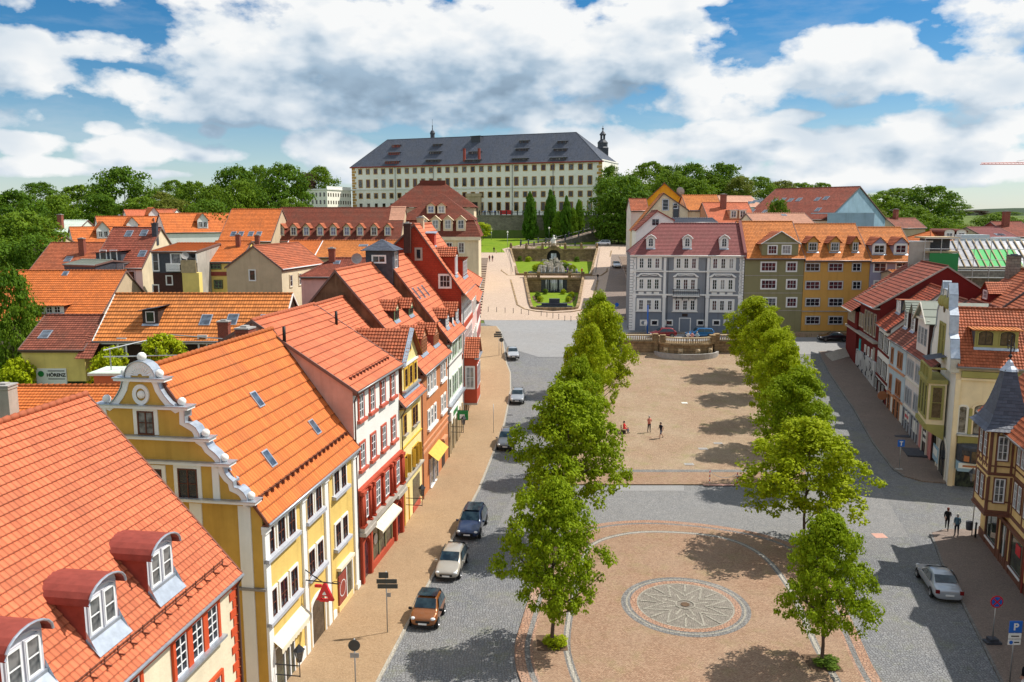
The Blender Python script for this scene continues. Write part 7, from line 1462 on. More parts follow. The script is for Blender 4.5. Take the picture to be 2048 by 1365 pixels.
sidewall('lower_kerb',[(-9.6,33,gy(33)+.14),(-6.9,4,gy(4)+.14),(-5.4,.2,gy(0)+.14),(-3,-2.1,gy(-2)+.14),(0,-2.7,gy(-3)+.14),(3,-2.1,gy(-2)+.14),(5.4,.2,gy(0)+.14),(6.9,4,gy(4)+.14),(9.6,33,gy(33)+.14)],.3,5,ST)
b=MB(); b.box(-2.4,2.4,4.2,5.2,7,7.9); b.box(-1.0,1.0,4.6,5.6,7,8.7); b.prism([(-3.4,4.2),(-2.4,5.3),(2.4,5.3),(3.4,4.2),(2.4,3.2),(-2.4,3.2)],'z',7,7.45); b.build('shell_basin',MAT['slate_wall'],fo); b=MB(); b.prism([(-2.9,3.9),(2.9,3.9),(2.2,3.4),(-2.2,3.4)],'z',7.45,7.47); b.prism([(x*.9,y+.5) for x,y,_ in fr_],'z',6.9,7.12); b.build('basin_water',MAT['water'],fo)
b=MB()
for s_ in(-1,1):
    b.prism([(s_*3.2,12),(s_*4.3,20),(s_*4.7,27),(s_*3.9,27),(s_*3.5,20),(s_*2.5,12)][::s_],'z',7.0,7.09)
b.build('flower_bed',MAT['soil'],fo)
# upper tier: lawn at z 10.5, wall at y 100
trap('upper_lawn',MAT['lawn'],8.0,42,12.0,99,10.55)
b=MB(); b.box(-12.8,-2.6,99.5,101,8,13.9); b.box(2.6,12.8,99.5,101,8,13.9); pr=[(-2.6,13.9),(-2.6,8),(-2.0,8),(-2.0,12.0)]+[(-2.0*math.cos(math.pi*i/10),12+1.9*math.sin(math.pi*i/10)) for i in range(1,10)]+[(2,12),(2,8),(2.6,8),(2.6,13.9)]
arch=[(-2.9,13.9),(-2.9,12.0)]
k=12
for i in range(k):
    a0,a1=math.pi*i/k,math.pi*(i+1)/k; f=lambda a,r:( -r*math.cos(a),12+r*math.sin(a)); P=[f(a0,2.0),f(a1,2.0),f(a1,3.2),f(a0,3.2)]
    b.faces([(p[0],99.2,p[1]) for p in P]+[(p[0],101,p[1]) for p in P],[(0,1,2,3)[::-1],(4,5,6,7),(0,4,5,1),(3,2,6,7),(0,3,7,4),(1,5,6,2)])
b.box(-3.2,-2.0,99.2,101,8,12); b.box(2.0,3.2,99.2,101,8,12); b.box(-13.1,13.1,99.3,101.2,13.9,14.25); b.build('upper_wall',ST,fo)
b=MB(); b.box(-2.0,2.0,100.9,101,8,14); b.build('grotto',MAT['black'],fo)
b=MB(); balus(b,-12.8,-3.4,100.2,14.25,24,.85); balus(b,3.4,12.8,100.2,14.25,24,.85); balus(b,-3.2,3.2,99.9,15.2,14,.7); b.build('upper_balustrade',MAT['sandstone'],fo)
b=MB()
for x in(-12.9,-8.2,-3.4,3.4,8.2,12.9): b.box(x-.4,x+.4,99.7,100.7,14.25,15.5); b.ball((x,100.2,15.75),.33,8)
for x in(-9.5,-6,6,9.5): b.box(x-.3,x+.3,99.1,99.5,10.6,13.0); 
b.build('wall_pier',ST,fo)
b=MB()
for i in range(24): x=wr.uniform(-.9,.9); b.tube([(x,99.6,12.9),(x*1.05,99.2,12.0),(x*1.1,98.9,10.7)],[.05,.05,.03],5)
b.box(-1.2,1.2,97.6,98.6,11.3,11.4); b.build('falling_water',MAT['falling_water'],fo)
rr=random.Random(8)
for i in range(60):
    t=rr.random(); y=48+44*t; w=5.0-2.2*t; x=rr.uniform(-w,w); r_=rr.uniform(.5,1.3)*(1.2-.4*t); z=10.5+.35*(1-abs(x)/6)+rr.uniform(0,.7)
    b=MB(); b.faces([(x+r_*math.cos(a+rr.uniform(-.3,.3))*rr.uniform(.7,1.2),y+r_*1.4*math.sin(a),z-.6) for a in(0,1.05,2.1,3.14,4.2,5.2)]+[(x+.55*r_*math.cos(a),y+.55*r_*math.sin(a),z+r_*rr.uniform(.3,.8)) for a in(0,1.05,2.1,3.14,4.2,5.2)],[(6,7,8,9,10,11)]+[(i_,(i_+1)%6,6+(i_+1)%6,6+i_) for i_ in range(6)]); b.build('rock',MAT['rubble'],fo)
b=MB(); b.prism([(-5.5,44),(5.5,44),(6.2,46),(5.2,49.5),(-5.2,49.5),(-6.2,46)],'z',10.2,10.95); b.build('rock_pool_rim',MAT['slate_wall'],fo); b=MB(); b.prism([(-5.1,44.4),(5.1,44.4),(5.6,46),(4.9,49),(-4.9,49),(-5.6,46)],'z',10.95,10.97); b.build('pool_water',MAT['water'],fo)
b=MB()
for i in range(7): x=-3+i; b.tube([(x,46,10.95),(x+.1,46.3,12.2),(x,46.6,11.0)],[.06,.04,.03],5)
b.build('water_jet',MAT['falling_water'],fo)
sidewall('upper_side_wall',[(-13,100,gy(100)+.5),(-8.4,40,gy(40)+.45),(8.4,40,gy(40)+.45),(13,100,gy(100)+.5)],.5,8)
sidewall('upper_kerb',[(-17.2,96,gy(96)+.14),(-12.4,46,gy(46)+.14),(-10.6,39.5,gy(39)+.14),(10.6,39.5,gy(39)+.14),(12.4,46,gy(46)+.14),(17,96,gy(96)+.14)],.3,8,ST)
b=MB()
for s_ in(-1,1): b.tube([(s_*(9.5),41,gy(41)+.6),(s_*13.8,99,gy(99)+.7)],.05,4)
b.build('hand_rail',MAT['iron'],fo)
T=M.Translation(FZ)@M.Rotation(rzf,4,'Z')
st=T@V((0,101,14.2)); s0=thing('fountain_statue','pale stone statue crowning the top wall of the cascade fountain','statue',st); b=MB(); b.lathe([(1.3,0),(1.2,.5),(.9,.6),(.85,1.0),(.0,1.0)],n=10); b.build('pedestal',MAT['ashlar'],s0); b=MB(); b.smooth=True
b.lathe([(.75,1.0),(.8,1.6),(.55,2.3),(.6,2.9),(.42,3.3),(.18,3.45),(.3,3.7),(.27,4.0),(0,4.2)],n=12); b.tube([(-.5,0,2.9),(-.9,-.3,2.3),(-.6,-.5,1.9)],[.2,.17,.12],7); b.tube([(.5,0,2.9),(.85,-.3,3.3),(.7,-.4,3.8)],[.2,.17,.12],7); b.build('figure',MAT['offwhite'],s0)
for i,(x,y) in enumerate(((-3.6,24.5),(-3.2,19),(-2.8,14.5),(3.6,24.5),(3.2,19),(2.8,14.5),(-2.0,31),(2.0,31))):
    p=T@V((x,y,7.05)); tree('bush',('clipped ball shrub in the left flower bed','clipped ball shrub in the right flower bed','clipped ball shrub below the lower waterfall')[0 if i<3 else 1 if i<6 else 2],p.x,p.y,p.z,1.15,1.25,0,'shrub',('ball shrubs of the fountain left','ball shrubs of the fountain right','ball shrubs by the waterfall')[0 if i<3 else 1 if i<6 else 2],'ball_shrub',tr=False)
for i,(x,y,kd,w) in enumerate(((-4.6,55,'bushlight',1.7),(4.6,55,'bushlight',1.7),(-3.4,62,'bush',2.6),(3.2,60,'bush',2.4),(-2.4,72,'bush',2.4),(2.6,74,'bush',2.4),(-7.5,96,'bushlight',2.0),(7.0,96,'bush',1.6),(-10,97.5,'bush',1.4))):
    p=T@V((x,y,10.5)); tree(kd,'low flowering shrub among the rocks of the upper cascade',p.x,p.y,p.z,1.6,w,0,'shrub','shrubs of the upper cascade','shrub',tr=False)
# plaza balustrade with semicircular fountain basin
pf=thing('plaza_fountain','old sandstone balustrade wall with bulging fountain and mask spouts','fountain',(26.2,122.3,0)); 
gz=g(121.5); b=MB(); b.box(-9.6,-4.5,-.3,.4,2,5.25); b.box(4.5,16,-.3,.4,2,5.25); b.box(-9.6,-4.5,-.45,.5,5.25,5.45); b.box(4.5,16,-.45,.5,5.25,5.45)
arcp=[(4.1*math.sin(math.pi*(i/18-.5)),-.1-2.7*math.cos(math.pi*(i/18-.5))) for i in range(19)]
b.prism(arcp+[(4.1,.4),(-4.1,.4)],'z',2,5.05); b.prism([(x*1.04,y*1.06) for x,y in arcp]+[(4.2,.4),(-4.2,.4)],'z',5.05,5.28); b.build('retaining_wall',MAT['ashlar'],pf)
b=MB(); balus(b,-9.4,-4.9,0,5.45,14,.9); balus(b,4.9,15.8,0,5.45,32,.9)
for i in range(18):
    a=V((*arcp[i],0)); c=V((*arcp[i+1],0)); m=(a+c)/2; 
    for f in(.25,.75): q=a.lerp(c,f); b.lathe([(.07,5.42),(.13,5.6),(.06,5.85),(.09,6.1)],(q.x,q.y+.1,0),6)
    for z0_,z1_ in((5.28,5.42),(6.1,6.26)): b.faces([(a.x*.96,a.y*.9,z0_),(c.x*.96,c.y*.9,z0_),(c.x*1.03,c.y*1.04,z0_),(a.x*1.03,a.y*1.04,z0_),(a.x*.96,a.y*.9,z1_),(c.x*.96,c.y*.9,z1_),(c.x*1.03,c.y*1.04,z1_),(a.x*1.03,a.y*1.04,z1_)],[(4,5,6,7),(0,1,5,4),(2,3,7,6),(0,3,2,1)])
b.build('balustrade',MAT['sandstone'],pf)
b=MB()
for x,y in((-4.6,-.1),(4.6,-.1),(-9.5,0),(9.5,0),(-3.7,-1.3),(3.7,-1.3)): b.box(x-.35,x+.35,y-.4,y+.4,5.2,6.35); b.box(x-.42,x+.42,y-.47,y+.47,6.35,6.5)
b.box(-4.9,-4.2,-.6,.3,2,5.2); b.box(4.2,4.9,-.6,.3,2,5.2); b.build('pier',MAT['ashlar'],pf)
b=MB()
for a in(-52,-18,18,52): 
    x,y=4.15*math.sin(rad(a)),-.1-2.75*math.cos(rad(a)); b.cbox((x,y,4.25),.75,.2,.75,rad(a)); b.ball((x*1.02,y*1.03,4.3),.3,8)
b.build('mask_relief',MAT['sandstone'],pf)
b=MB(); rim=[(4.9*math.sin(math.pi*(i/20-.5)),-.3-3.5*math.cos(math.pi*(i/20-.5))) for i in range(21)]
for i in range(20):
    a,c=rim[i],rim[i+1]; s_=.92; b.faces([(a[0],a[1],2),(c[0],c[1],2),(c[0],c[1],gz+.5),(a[0],a[1],gz+.5),(a[0]*s_,a[1]*s_,gz+.5),(c[0]*s_,c[1]*s_,gz+.5),(a[0]*s_,a[1]*s_,gz),(c[0]*s_,c[1]*s_,gz)],[(0,1,2,3),(3,2,5,4),(4,5,7,6)])
b.build('basin_rim',MAT['concrete'],pf); b=MB(); b.face([(x*.93,y*.93,gz+.28) for x,y in rim]); b.build('basin_water',MAT['water'],pf)
# ---------------------------------------------------------------- cars
def subsurf_mesh(b,lv=1,name='body'):
    me=bpy.data.meshes.new(name); me.from_pydata(b.v,[],b.f); bm=bmesh.new(); bm.from_mesh(me); bmesh.ops.remove_doubles(bm,verts=bm.verts,dist=1e-4); bmesh.ops.recalc_face_normals(bm,faces=bm.faces); bm.to_mesh(me); bm.free()
    o=bpy.data.objects.new('tmp',me); COL.objects.link(o); m=o.modifiers.new('s','SUBSURF'); m.levels=m.render_levels=lv
    dg=bpy.context.evaluated_depsgraph_get(); r=bpy.data.meshes.new_from_object(o.evaluated_get(dg)); bpy.data.objects.remove(o); r.polygons.foreach_set('use_smooth',[True]*len(r.polygons)); return r
WM={}
def wheel(par,x,y,r,w=.2):
    if r not in WM:
        b=MB(); b.lathe([(r*.62,-w/2),(r*.95,-w/2),(r,-w*.3),(r,w*.3),(r*.95,w/2),(r*.62,w/2)],n=20); t=b.build('tyre',MAT['rubber'],smooth=True).data
        b=MB(); b.lathe([(0,w*.42),(r*.15,w*.44),(r*.2,w*.36),(r*.55,w*.34),(r*.62,w*.5),(r*.66,w*.5)],n=20); 
        for k in range(5): a=k*1.2566; b.cbox((r*.36*math.cos(a),r*.36*math.sin(a),w*.4),r*.5,r*.14,.03,a)
        q=b.build('rim',MAT['alloy'],smooth=False).data
        for o in [o for o in COL.objects if o.name in('tyre','rim') or o.data in(t,q)]: bpy.data.objects.remove(o)
        WM[r]=(t,q)
    e=bpy.data.objects.new('wheel',None); COL.objects.link(e); e.parent=par; e.location=(x,y,r); e.rotation_euler=(0,rad(90 if x>0 else -90),0)
    inst('tyre',WM[r][0],e); inst('rim',WM[r][1],e)
def car(label,kind,col,pos,heading,L=4.2,W=1.75,H=1.5,roofcol=None,group='cars parked around the market'):
    """kind: micro, hatch, suv, wagon, saloon; local -y is forwards; heading = direction of the front"""
    c=thing('parked_car',label,'car',pos,math.atan2(heading[1],heading[0])+math.pi/2,group)
    pc=paint('paint_%d_%d_%d'%tuple(int(v*999) for v in col),col); w=W/2; zb=.2 if kind!='suv' else .27; r=.31 if kind not in('suv','micro') else (.36 if kind=='suv' else .29)
    hb=H*.60 if kind!='saloon' else H*.62; hh=H*.55 if kind!='micro' else H*.60
    S={'micro':((0,.30),(.14,.58),(.30,.66),(.34,0),(.56,1),(.93,1),(.99,.75)),'hatch':0}
    yf=-L/2; cowl=yf+L*{'micro':.24,'hatch':.27,'suv':.28,'wagon':.25,'saloon':.30}[kind]; rs=yf+L*{'micro':.44,'hatch':.44,'suv':.43,'wagon':.42,'saloon':.47}[kind]; re_=yf+L*{'micro':.86,'hatch':.84,'suv':.86,'wagon':.92,'saloon':.70}[kind]; bk=yf+L*{'micro':.97,'hatch':.97,'suv':.97,'wagon':.985,'saloon':.84}[kind]
    wr=w*.74
    def sec(y,wd,zt,zr=None,wr_=None,z0=zb):
        if zr is None: zr=zt+.035; wr_=wd*.72; 
        return [(0,y,z0),(wd*.86,y,z0),(wd*.99,y,z0+.2),(wd,y,(z0+zt)/2+.08),(wd*.95,y,zt),(wr_,y,zr-(.05 if zr>zt+.2 else .0)),(wr_*.72,y,zr+.0),(0,y,zr+.02)]
    st=[sec(yf,w*.60,hh*.62,z0=zb+.1),sec(yf+.05,w*.84,hh*.78,z0=zb+.02),sec(yf+.35,w*.98,hh*.90),sec(yf+L*.16,w,hh*.97),sec(cowl,w,hb,hb+.03,w*.80),sec((cowl+rs)/2,w,hb,(hb+H)/2+.06,w*.80),sec(rs,w,hb,H-.03,wr),sec((rs+re_)/2,w,hb,H,wr),sec(re_,w,hb,H-.05,wr*.97)]
    if kind=='saloon': st+=[sec(bk,w,hb,hb+.06,w*.78),sec(bk+.12,w,hb*.98),sec(L/2-.08,w*.95,hb*.94),sec(L/2,w*.86,hb*.82,z0=zb+.1)]
    else: st+=[sec((re_+bk)/2+.03,w*.98,hb,(H+hb)/2+.06,wr*.98),sec(bk,w*.96,hb,hb+.05,w*.78),sec(L/2-.02,w*.93,hb*.9,z0=zb+.05),sec(L/2,w*.84,hb*.72,z0=zb+.15)]
    b=MB()
    for s0,s1 in zip(st,st[1:]):
        for k in range(7):
            for m in(1,-1):
                q=[s0[k],s0[k+1],s1[k+1],s1[k]]; q=[(p[0]*m,p[1],p[2]) for p in q]; b.face(q if m<0 else q[::-1])
    for s_,f in((st[0],1),(st[-1],-1)): b.face([(p[0],p[1],p[2]) for p in s_][::f]+[(-p[0],p[1],p[2]) for p in s_[1:-1][::-1]][::f] if f>0 else ([(-p[0],p[1],p[2]) for p in s_[1:-1]]+[p for p in s_[::-1]]))
    body=inst('body',subsurf_mesh(b,2),c); body.data.materials.append(pc)
    def patch(name,pts,mat,off):
        p=[V(x) for x in pts]; n=(p[1]-p[0]).cross(p[2]-p[0]).normalized(); n=n if n.dot(V(off))>0 else -n; q=MB(); q.face([x+n*.045 for x in p]); return q.build(name,MAT[mat],c)
    zw=hb+.06
    def q4(a,d,s0,s1): return [V(a[0]).lerp(V(d[0]),s0),V(a[1]).lerp(V(d[1]),s0),V(a[1]).lerp(V(d[1]),s1),V(a[0]).lerp(V(d[0]),s1)]
    patch('windscreen',q4(((-w*.80,cowl+.02,zw),(w*.80,cowl+.02,zw)),((-wr*.95,rs-.05,H-.055),(wr*.95,rs-.05,H-.055)),.10,.95),'car_glass',(0,-1,1))
    rb=((-w*.76,bk-.04,zw+.05),(w*.76,bk-.04,zw+.05)); patch('rear_window',q4(rb,((-wr*.92,re_+.03,H-.08),(wr*.92,re_+.03,H-.08)),.08,.9),'car_glass',(0,1,.4))
    for s_ in(-1,1):
        y0=cowl+L*.06; ym=rs+(re_-rs)*.42; y1=(re_+bk)/2-.02; X=lambda z:s_*(w*.95+(wr-w*.95)*(z-hb)/(H-.06-hb)+.012)
        for a,d,ta,td in((y0,ym-.03,rs+.08,ym-.03),(ym+.03,y1,ym+.03,re_-.08)): zl,zh=hb+.03,H-.13; patch('side_window',[(X(zl),a,zl),(X(zl),d,zl),(X(zh),td,zh),(X(zh),ta,zh)],'car_glass',(s_,0,.3))
        b=MB(); b.cbox((s_*(w+.1),cowl+L*.05,hb+.03),.19,.1,.13); b.build('mirror',pc if kind!='micro' else MAT['black'],c)
        q=MB(); q.ball((0,0,0),.17,10,.55); o=q.build('headlight',MAT['lamp_clear'],c); o.location=(s_*w*.70,yf+.13,hh*.74); o.scale=(1,.75,1)
        q=MB(); q.cbox((s_*w*.80,(L/2-.06),hb*.82),.24,.1,.22); q.build('tail_light',MAT['lamp_red'],c)
        for yy in(yf+L*.185,L/2-L*.19):
            wheel(c,s_*(w-.07),yy,r); q=MB(); q.lathe([(0,0),(r*1.17,0),(r*1.17,.01),(0,.01)],n=18); o=q.build('wheel_arch',MAT['black'],c); o.location=(s_*(w-.005),yy,r*1.02); o.rotation_euler=(0,rad(90*s_),0)
    q=MB(); q.cbox((0,yf-.005,hh*.56),W*.5,.06,.14); q.build('grille',MAT['black'],c); q=MB(); q.cbox((0,yf-.03,zb+.22),.50,.03,.11); q.build('number_plate',MAT['sign_white'],c); q=MB(); q.cbox((0,L/2+.02,hb*.62),.5,.03,.11); q.build('number_plate',MAT['sign_white'],c)
    q=MB(); q.cbox((0,yf+.04,zb+.06),W*.78,.1,.12); q.build('bumper',MAT['black'],c)
    if roofcol or kind in('suv','wagon'):
        if roofcol: patch('roof_panel',[(-wr*.96,rs,H+.0),(wr*.96,rs,H+.0),(wr*.95,re_,H-.03),(-wr*.95,re_,H-.03)],roofcol,(0,0,1))
        for s_ in(-1,1): q=MB(); q.tube([(s_*wr*.9,rs+.15,H+.0),(s_*wr*.9,rs+.25,H+.05),(s_*wr*.9,re_-.2,H+.04),(s_*wr*.9,re_-.1,H-.02)],.02,5); q.build('roof_rail',MAT['iron'],c)
    return c
def carfront(label,kind,col,px,py,L,W,H,**k):
    p=G(px,py); i=V((lcurb(p.y+L*.8)-lcurb(p.y),L*.8,0)).normalized(); ctr=p+i*L/2; x=lcurb(ctr.y)+W/2+.28; return car(label,kind,col,(x,ctr.y,g(ctr.y)+.005),-i,L,W,H,**k)
carfront('small bronze orange car with black roof, nearest parked on the left kerb','micro',(.27,.088,.018),840,1262,2.75,1.66,1.55,roofcol='car_glass')
carfront('beige silver hatchback parked between the bronze and the navy cars','hatch',(.42,.38,.32),890,1165,4.0,1.68,1.5)
carfront('navy blue off-roader parked behind the beige silver hatchback','suv',(.012,.028,.085),928,1083,4.5,1.84,1.68,roofcol='car_glass')
carfront('dark grey off-roader parked midway along the left kerb','suv',(.11,.115,.125),1008,905,4.4,1.81,1.66)
carfront('silver grey hatchback parked beyond the dark grey off-roader','hatch',(.32,.34,.37),1036,811,4.2,1.75,1.47)
carfront('pale silver hatchback parked last in line near the street signs','hatch',(.45,.47,.50),1024,723,4.2,1.75,1.48)
car('dark red estate car parked in front of the grey house','hatch',(.22,.006,.015),(at(1325,668,126.6).x,126.6,5.34),V((-1,-.05,0)),4.2,1.75,1.5)
car('bright blue estate car with roof rails in front of the grey house','wagon',(.01,.14,.36),(at(1399,670,126.4).x,126.4,5.34),V((-1,-.03,0)),4.4,1.76,1.5)
car('black saloon parked beside the amber house','saloon',(.012,.012,.02),(at(1666,680,127.2).x,127.2,g(127.2)+.04),V((-1,.05,0)),4.5,1.75,1.42)
pr=G(1905,1207); pf=G(1862,1148); hd=(pf-pr); hd.z=0; hd.normalize(); ctr=pr+hd*2.2; car('old silver saloon seen from behind on the right kerb','saloon',(.40,.43,.47),(ctr.x-.25,ctr.y,.006),hd,4.65,1.74,1.44)
car('white people carrier at the top of the fountain ramp','wagon',(.72,.72,.74),(at(1206,490,263).x,263,g(263)+.06),V((-1,.1,0)),4.8,1.85,1.75)
car('pale blue white car driving down the ramp road right of the fountain','hatch',(.55,.60,.66),(at(1233,528,200).x,200,g(200)+.08),V((-.03,-1,0)),4.3,1.8,1.5)
car('dark car cut off by the lower right corner','hatch',(.02,.025,.03),(22.6,35.6,.006),V((.28,.96,0)),4.2,1.76,1.46)
# ---------------------------------------------------------------- people
HAIR={'brown':(.05,.025,.012),'grey':(.45,.43,.4),'black':(.012,.01,.01),'red':(.16,.03,.015),'blond':(.38,.26,.1)}
plain('skin',(.50,.29,.21),.5,var=.04); plain('shoes',(.02,.018,.016),.6)
for k_,c_ in HAIR.items(): plain('hair_'+k_,c_,.6)
POSE={'stand':dict(e=((.215,.03,1.16),(-.215,.03,1.16)),h=((.205,-.07,.90),(-.2,-.08,.91)),k=((.10,-.02,.50),(-.10,0,.5)),a=((.11,.02,.09),(-.12,.02,.09))),
 'arms_up':dict(e=((.22,-.08,1.17),(-.22,-.08,1.17)),h=((.12,-.3,1.28),(-.1,-.3,1.3)),k=((.10,-.02,.50),(-.12,0,.5)),a=((.13,.02,.09),(-.15,.03,.09))),
 'walk':dict(e=((.215,.12,1.19),(-.215,-.08,1.19)),h=((.2,.06,.95),(-.19,-.25,1.0)),k=((.09,-.2,.52),(-.09,.06,.5)),a=((.09,-.28,.10),(-.09,.36,.16))),
 'lean':dict(e=((.28,-.25,1.15),(-.28,-.25,1.15)),h=((.15,-.45,1.12),(-.15,-.45,1.12)),k=((.10,.02,.50),(-.10,.05,.5)),a=((.1,.05,.09),(-.1,.1,.09))),
 'sit':dict(e=((.27,-.12,.72),(-.27,-.12,.72)),h=((.16,-.36,.62),(-.14,-.36,.62)),k=((.12,-.44,.48),(-.12,-.44,.48)),a=((.13,-.48,.09),(-.13,-.42,.09)))}
PC={}
def person(label,px,py,top,bottom,hair='brown',pose='stand',face=0,h=1.74,shoes='shoes',sleeve=True,short=False,at_=None,group=None,lean=0.):
    key=(top,bottom,hair,pose,sleeve,short)
    pos=at_ if at_ is not None else G(px,py)+V((0,0,.01)); t=thing('person',label,'person',pos,rad(face),group); s=h/1.74; t.scale=(s,s,s)
    if key not in PC:
        P=POSE[pose]; sit=pose=='sit'; dz=-.45 if sit else 0; bl=-.10 if pose in('lean','walk') else 0
        vs=[];ed=[];rd=[]
        def add(p,r,par=None):
            vs.append(V(p)); rd.append(r if isinstance(r,tuple) else (r,r)); 
            if par is not None: ed.append((par,len(vs)-1))
            return len(vs)-1
        pe=add((0,0,.95+dz),(.165,.125)); wa=add((0,bl*.3,1.10+dz),(.155,.12),pe); ch=add((0,bl*.7,1.30+dz),(.185,.13),wa); up=add((0,bl,1.43+dz),(.12,.095),ch); nk=add((0,bl,1.51+dz),(.052,.055),up); hd0=add((0,bl-.012,1.585+dz),(.075,.088),nk); hd1=add((0,bl-.012,1.68+dz),(.075,.092),hd0); add((0,bl-.005,1.735+dz),(.05,.06),hd1)
        for i,sx in((0,1),(1,-1)):
            sh=add((sx*.185,bl,1.405+dz),(.062,.062),up); el_=P['e'][i]; ha=P['h'][i]; e_=add(el_,(.052,.052),sh); w_=add(V(el_).lerp(V(ha),.86),(.03,.03),e_); pm=add(ha,(.04,.022),w_)
            hp=add((sx*.095,0,.88+dz),(.098,.098),pe); kn=add(P['k'][i],(.066,.066),hp); an=add(P['a'][i],(.042,.042),kn); add((P['a'][i][0],P['a'][i][1]-.02,.055),(.045,.04),an); add((P['a'][i][0]+sx*.02,P['a'][i][1]-.16,.035),(.042,.03),len(vs)-1)
        me=bpy.data.meshes.new('body'); me.from_pydata([tuple(v) for v in vs],ed,[]); o=bpy.data.objects.new('tmp',me); COL.objects.link(o); m=o.modifiers.new('k','SKIN'); m.use_smooth_shade=True
        for v,r in zip(me.skin_vertices[0].data,rd): v.radius=r
        me.skin_vertices[0].data[0].use_root=True; m2=o.modifiers.new('s','SUBSURF'); m2.levels=m2.render_levels=1
        dg=bpy.context.evaluated_depsgraph_get(); r=bpy.data.meshes.new_from_object(o.evaluated_get(dg)); bpy.data.objects.remove(o)
        bm=bmesh.new(); bm.from_mesh(r)
        # fingers, nose
        for i,sx in((0,1),(1,-1)):
            ha=V(P['h'][i]); d=(ha-V(P['e'][i])).normalized(); side=d.cross(V((sx,0,0))).normalized() if abs(d.x)<.9 else V((0,1,0))
            for f in range(5):
                o0=ha+side*(.034-.017*f)+d*(.0 if f==4 else .02); ln=(.07,.08,.075,.06,.05)[f]; dd=(d+side*(.0 if f<4 else -.9)).normalized(); b=MB(); b.tube([o0,o0+dd*ln*.6,o0+dd*ln+V((0,-.012,0))],[.010,.009,.006],5)
                vv=[bm.verts.new(x) for x in b.v]
                for q in b.f: bm.faces.new([vv[k] for k in q])
        b=MB(); hz=1.655+dz; hy=bl-.105; b.faces([(-.014,hy,hz-.03),(.014,hy,hz-.03),(0,hy-.022,hz-.028),(0,hy,hz+.02)],[(0,1,2),(1,3,2),(0,2,3)])
        vv=[bm.verts.new(x) for x in b.v]
        for q in b.f: bm.faces.new([vv[k] for k in q])
        bm.to_mesh(r); bm.free()
        for n in(top,bottom,'skin',shoes): r.materials.append(MAT[n])
        hz_=P['h']
        for pl in r.polygons:
            c_=pl.center; mi=0
            if c_.z>1.50+dz: mi=2
            elif c_.z<(.93+dz) and abs(c_.x)<.2 and not(sit and c_.z>.62): mi=1
            dmin=min((c_-V(q)).length for q in hz_)
            if dmin<.13: mi=2
            if not sleeve and abs(c_.x)>.2 and c_.z<1.3+dz and mi==0: mi=2
            if short and mi==1 and c_.z<.5: mi=2
            if c_.z<.10: mi=3
            pl.material_index=mi; pl.use_smooth=True
        b=MB(); b.smooth=True; b.lathe([(.088,-.03),(.100,.02),(.096,.07),(.07,.11),(0,.128)],(0,bl+.005,1.655+dz),10); b.lathe([(.085,-.10),(.095,-.03)],(0,bl+.02,1.655+dz),8,rad(10),rad(170)); hm=b.build('hair',MAT['hair_'+hair]); hme=hm.data; bpy.data.objects.remove(hm)
        b=MB(); 
        for sx in(-1,1): b.ball((sx*.032,bl-.098,1.665+dz),.010,6)
        b.cbox((0,bl-.100,1.608+dz),.045,.01,.008); em=b.build('face_features',MAT['dark_wood']); eme=em.data; bpy.data.objects.remove(em)
        PC[key]=(r,hme,eme)
    r,hme,eme=PC[key]; inst('body',r,t); inst('hair',hme,t); inst('face_features',eme,t); return t
for n_,c_ in (('cloth_salmon',(.60,.21,.16)),('cloth_navy',(.015,.018,.035)),('cloth_black',(.014,.014,.016)),('cloth_denim',(.07,.11,.20)),('cloth_jacket',(.10,.17,.22)),('cloth_red',(.62,.025,.03)),('cloth_maroon',(.16,.02,.03)),('cloth_white',(.75,.74,.72)),('cloth_purple',(.16,.08,.28)),('cloth_sky',(.42,.55,.62)),('cloth_grey',(.2,.2,.22)),('cloth_pink',(.7,.35,.33)),('cloth_blue',(.06,.12,.4))): plain(n_,c_,.85,.1)
zp=V((0,0,.12))
person('person in salmon shirt and dark trousers standing on the tan plaza','x' and 1298,867,'cloth_salmon','cloth_navy','grey','arms_up',20,1.8,at_=G(1298,867)+zp)
person('person in navy top and shorts walking across the tan plaza',1322,879,'cloth_navy','cloth_denim','black','walk',-60,1.72,short=True,sleeve=False,at_=G(1322,879)+zp)
person('person with reddish hair in black clothes walking up the right pavement',1893,1063,'cloth_black','cloth_black','red','walk',150,1.72,at_=G(1893,1063)+zp)
person('person with grey hair in blue jacket walking up the right pavement',1912,1076,'cloth_jacket','cloth_navy','grey','stand',170,1.76,at_=G(1912,1076)+zp)
person('person in black top cut by the lower right corner',2042,1395,'cloth_black','cloth_white','black','stand',200,1.72,at_=G(2046,1392)+zp)
bx=G(1245,868); person('person in red jacket sitting on the plaza bench',0,0,'cloth_red','cloth_denim','black','sit',70,1.74,at_=bx+V((.15,-.05,.12)))
for i,(px,top) in enumerate(((1376,'cloth_white'),(1384,'cloth_pink'),(1394,'cloth_sky'))): person(('person in white shirt leaning on the plaza balustrade','person in pink shirt leaning on the plaza balustrade','person in pale blue shirt leaning on the plaza balustrade')[i],0,0,top,'cloth_denim',('brown','black','grey')[i],'lean',0,1.74,at_=V((at(px,680,120.4).x,120.55,5.29)))
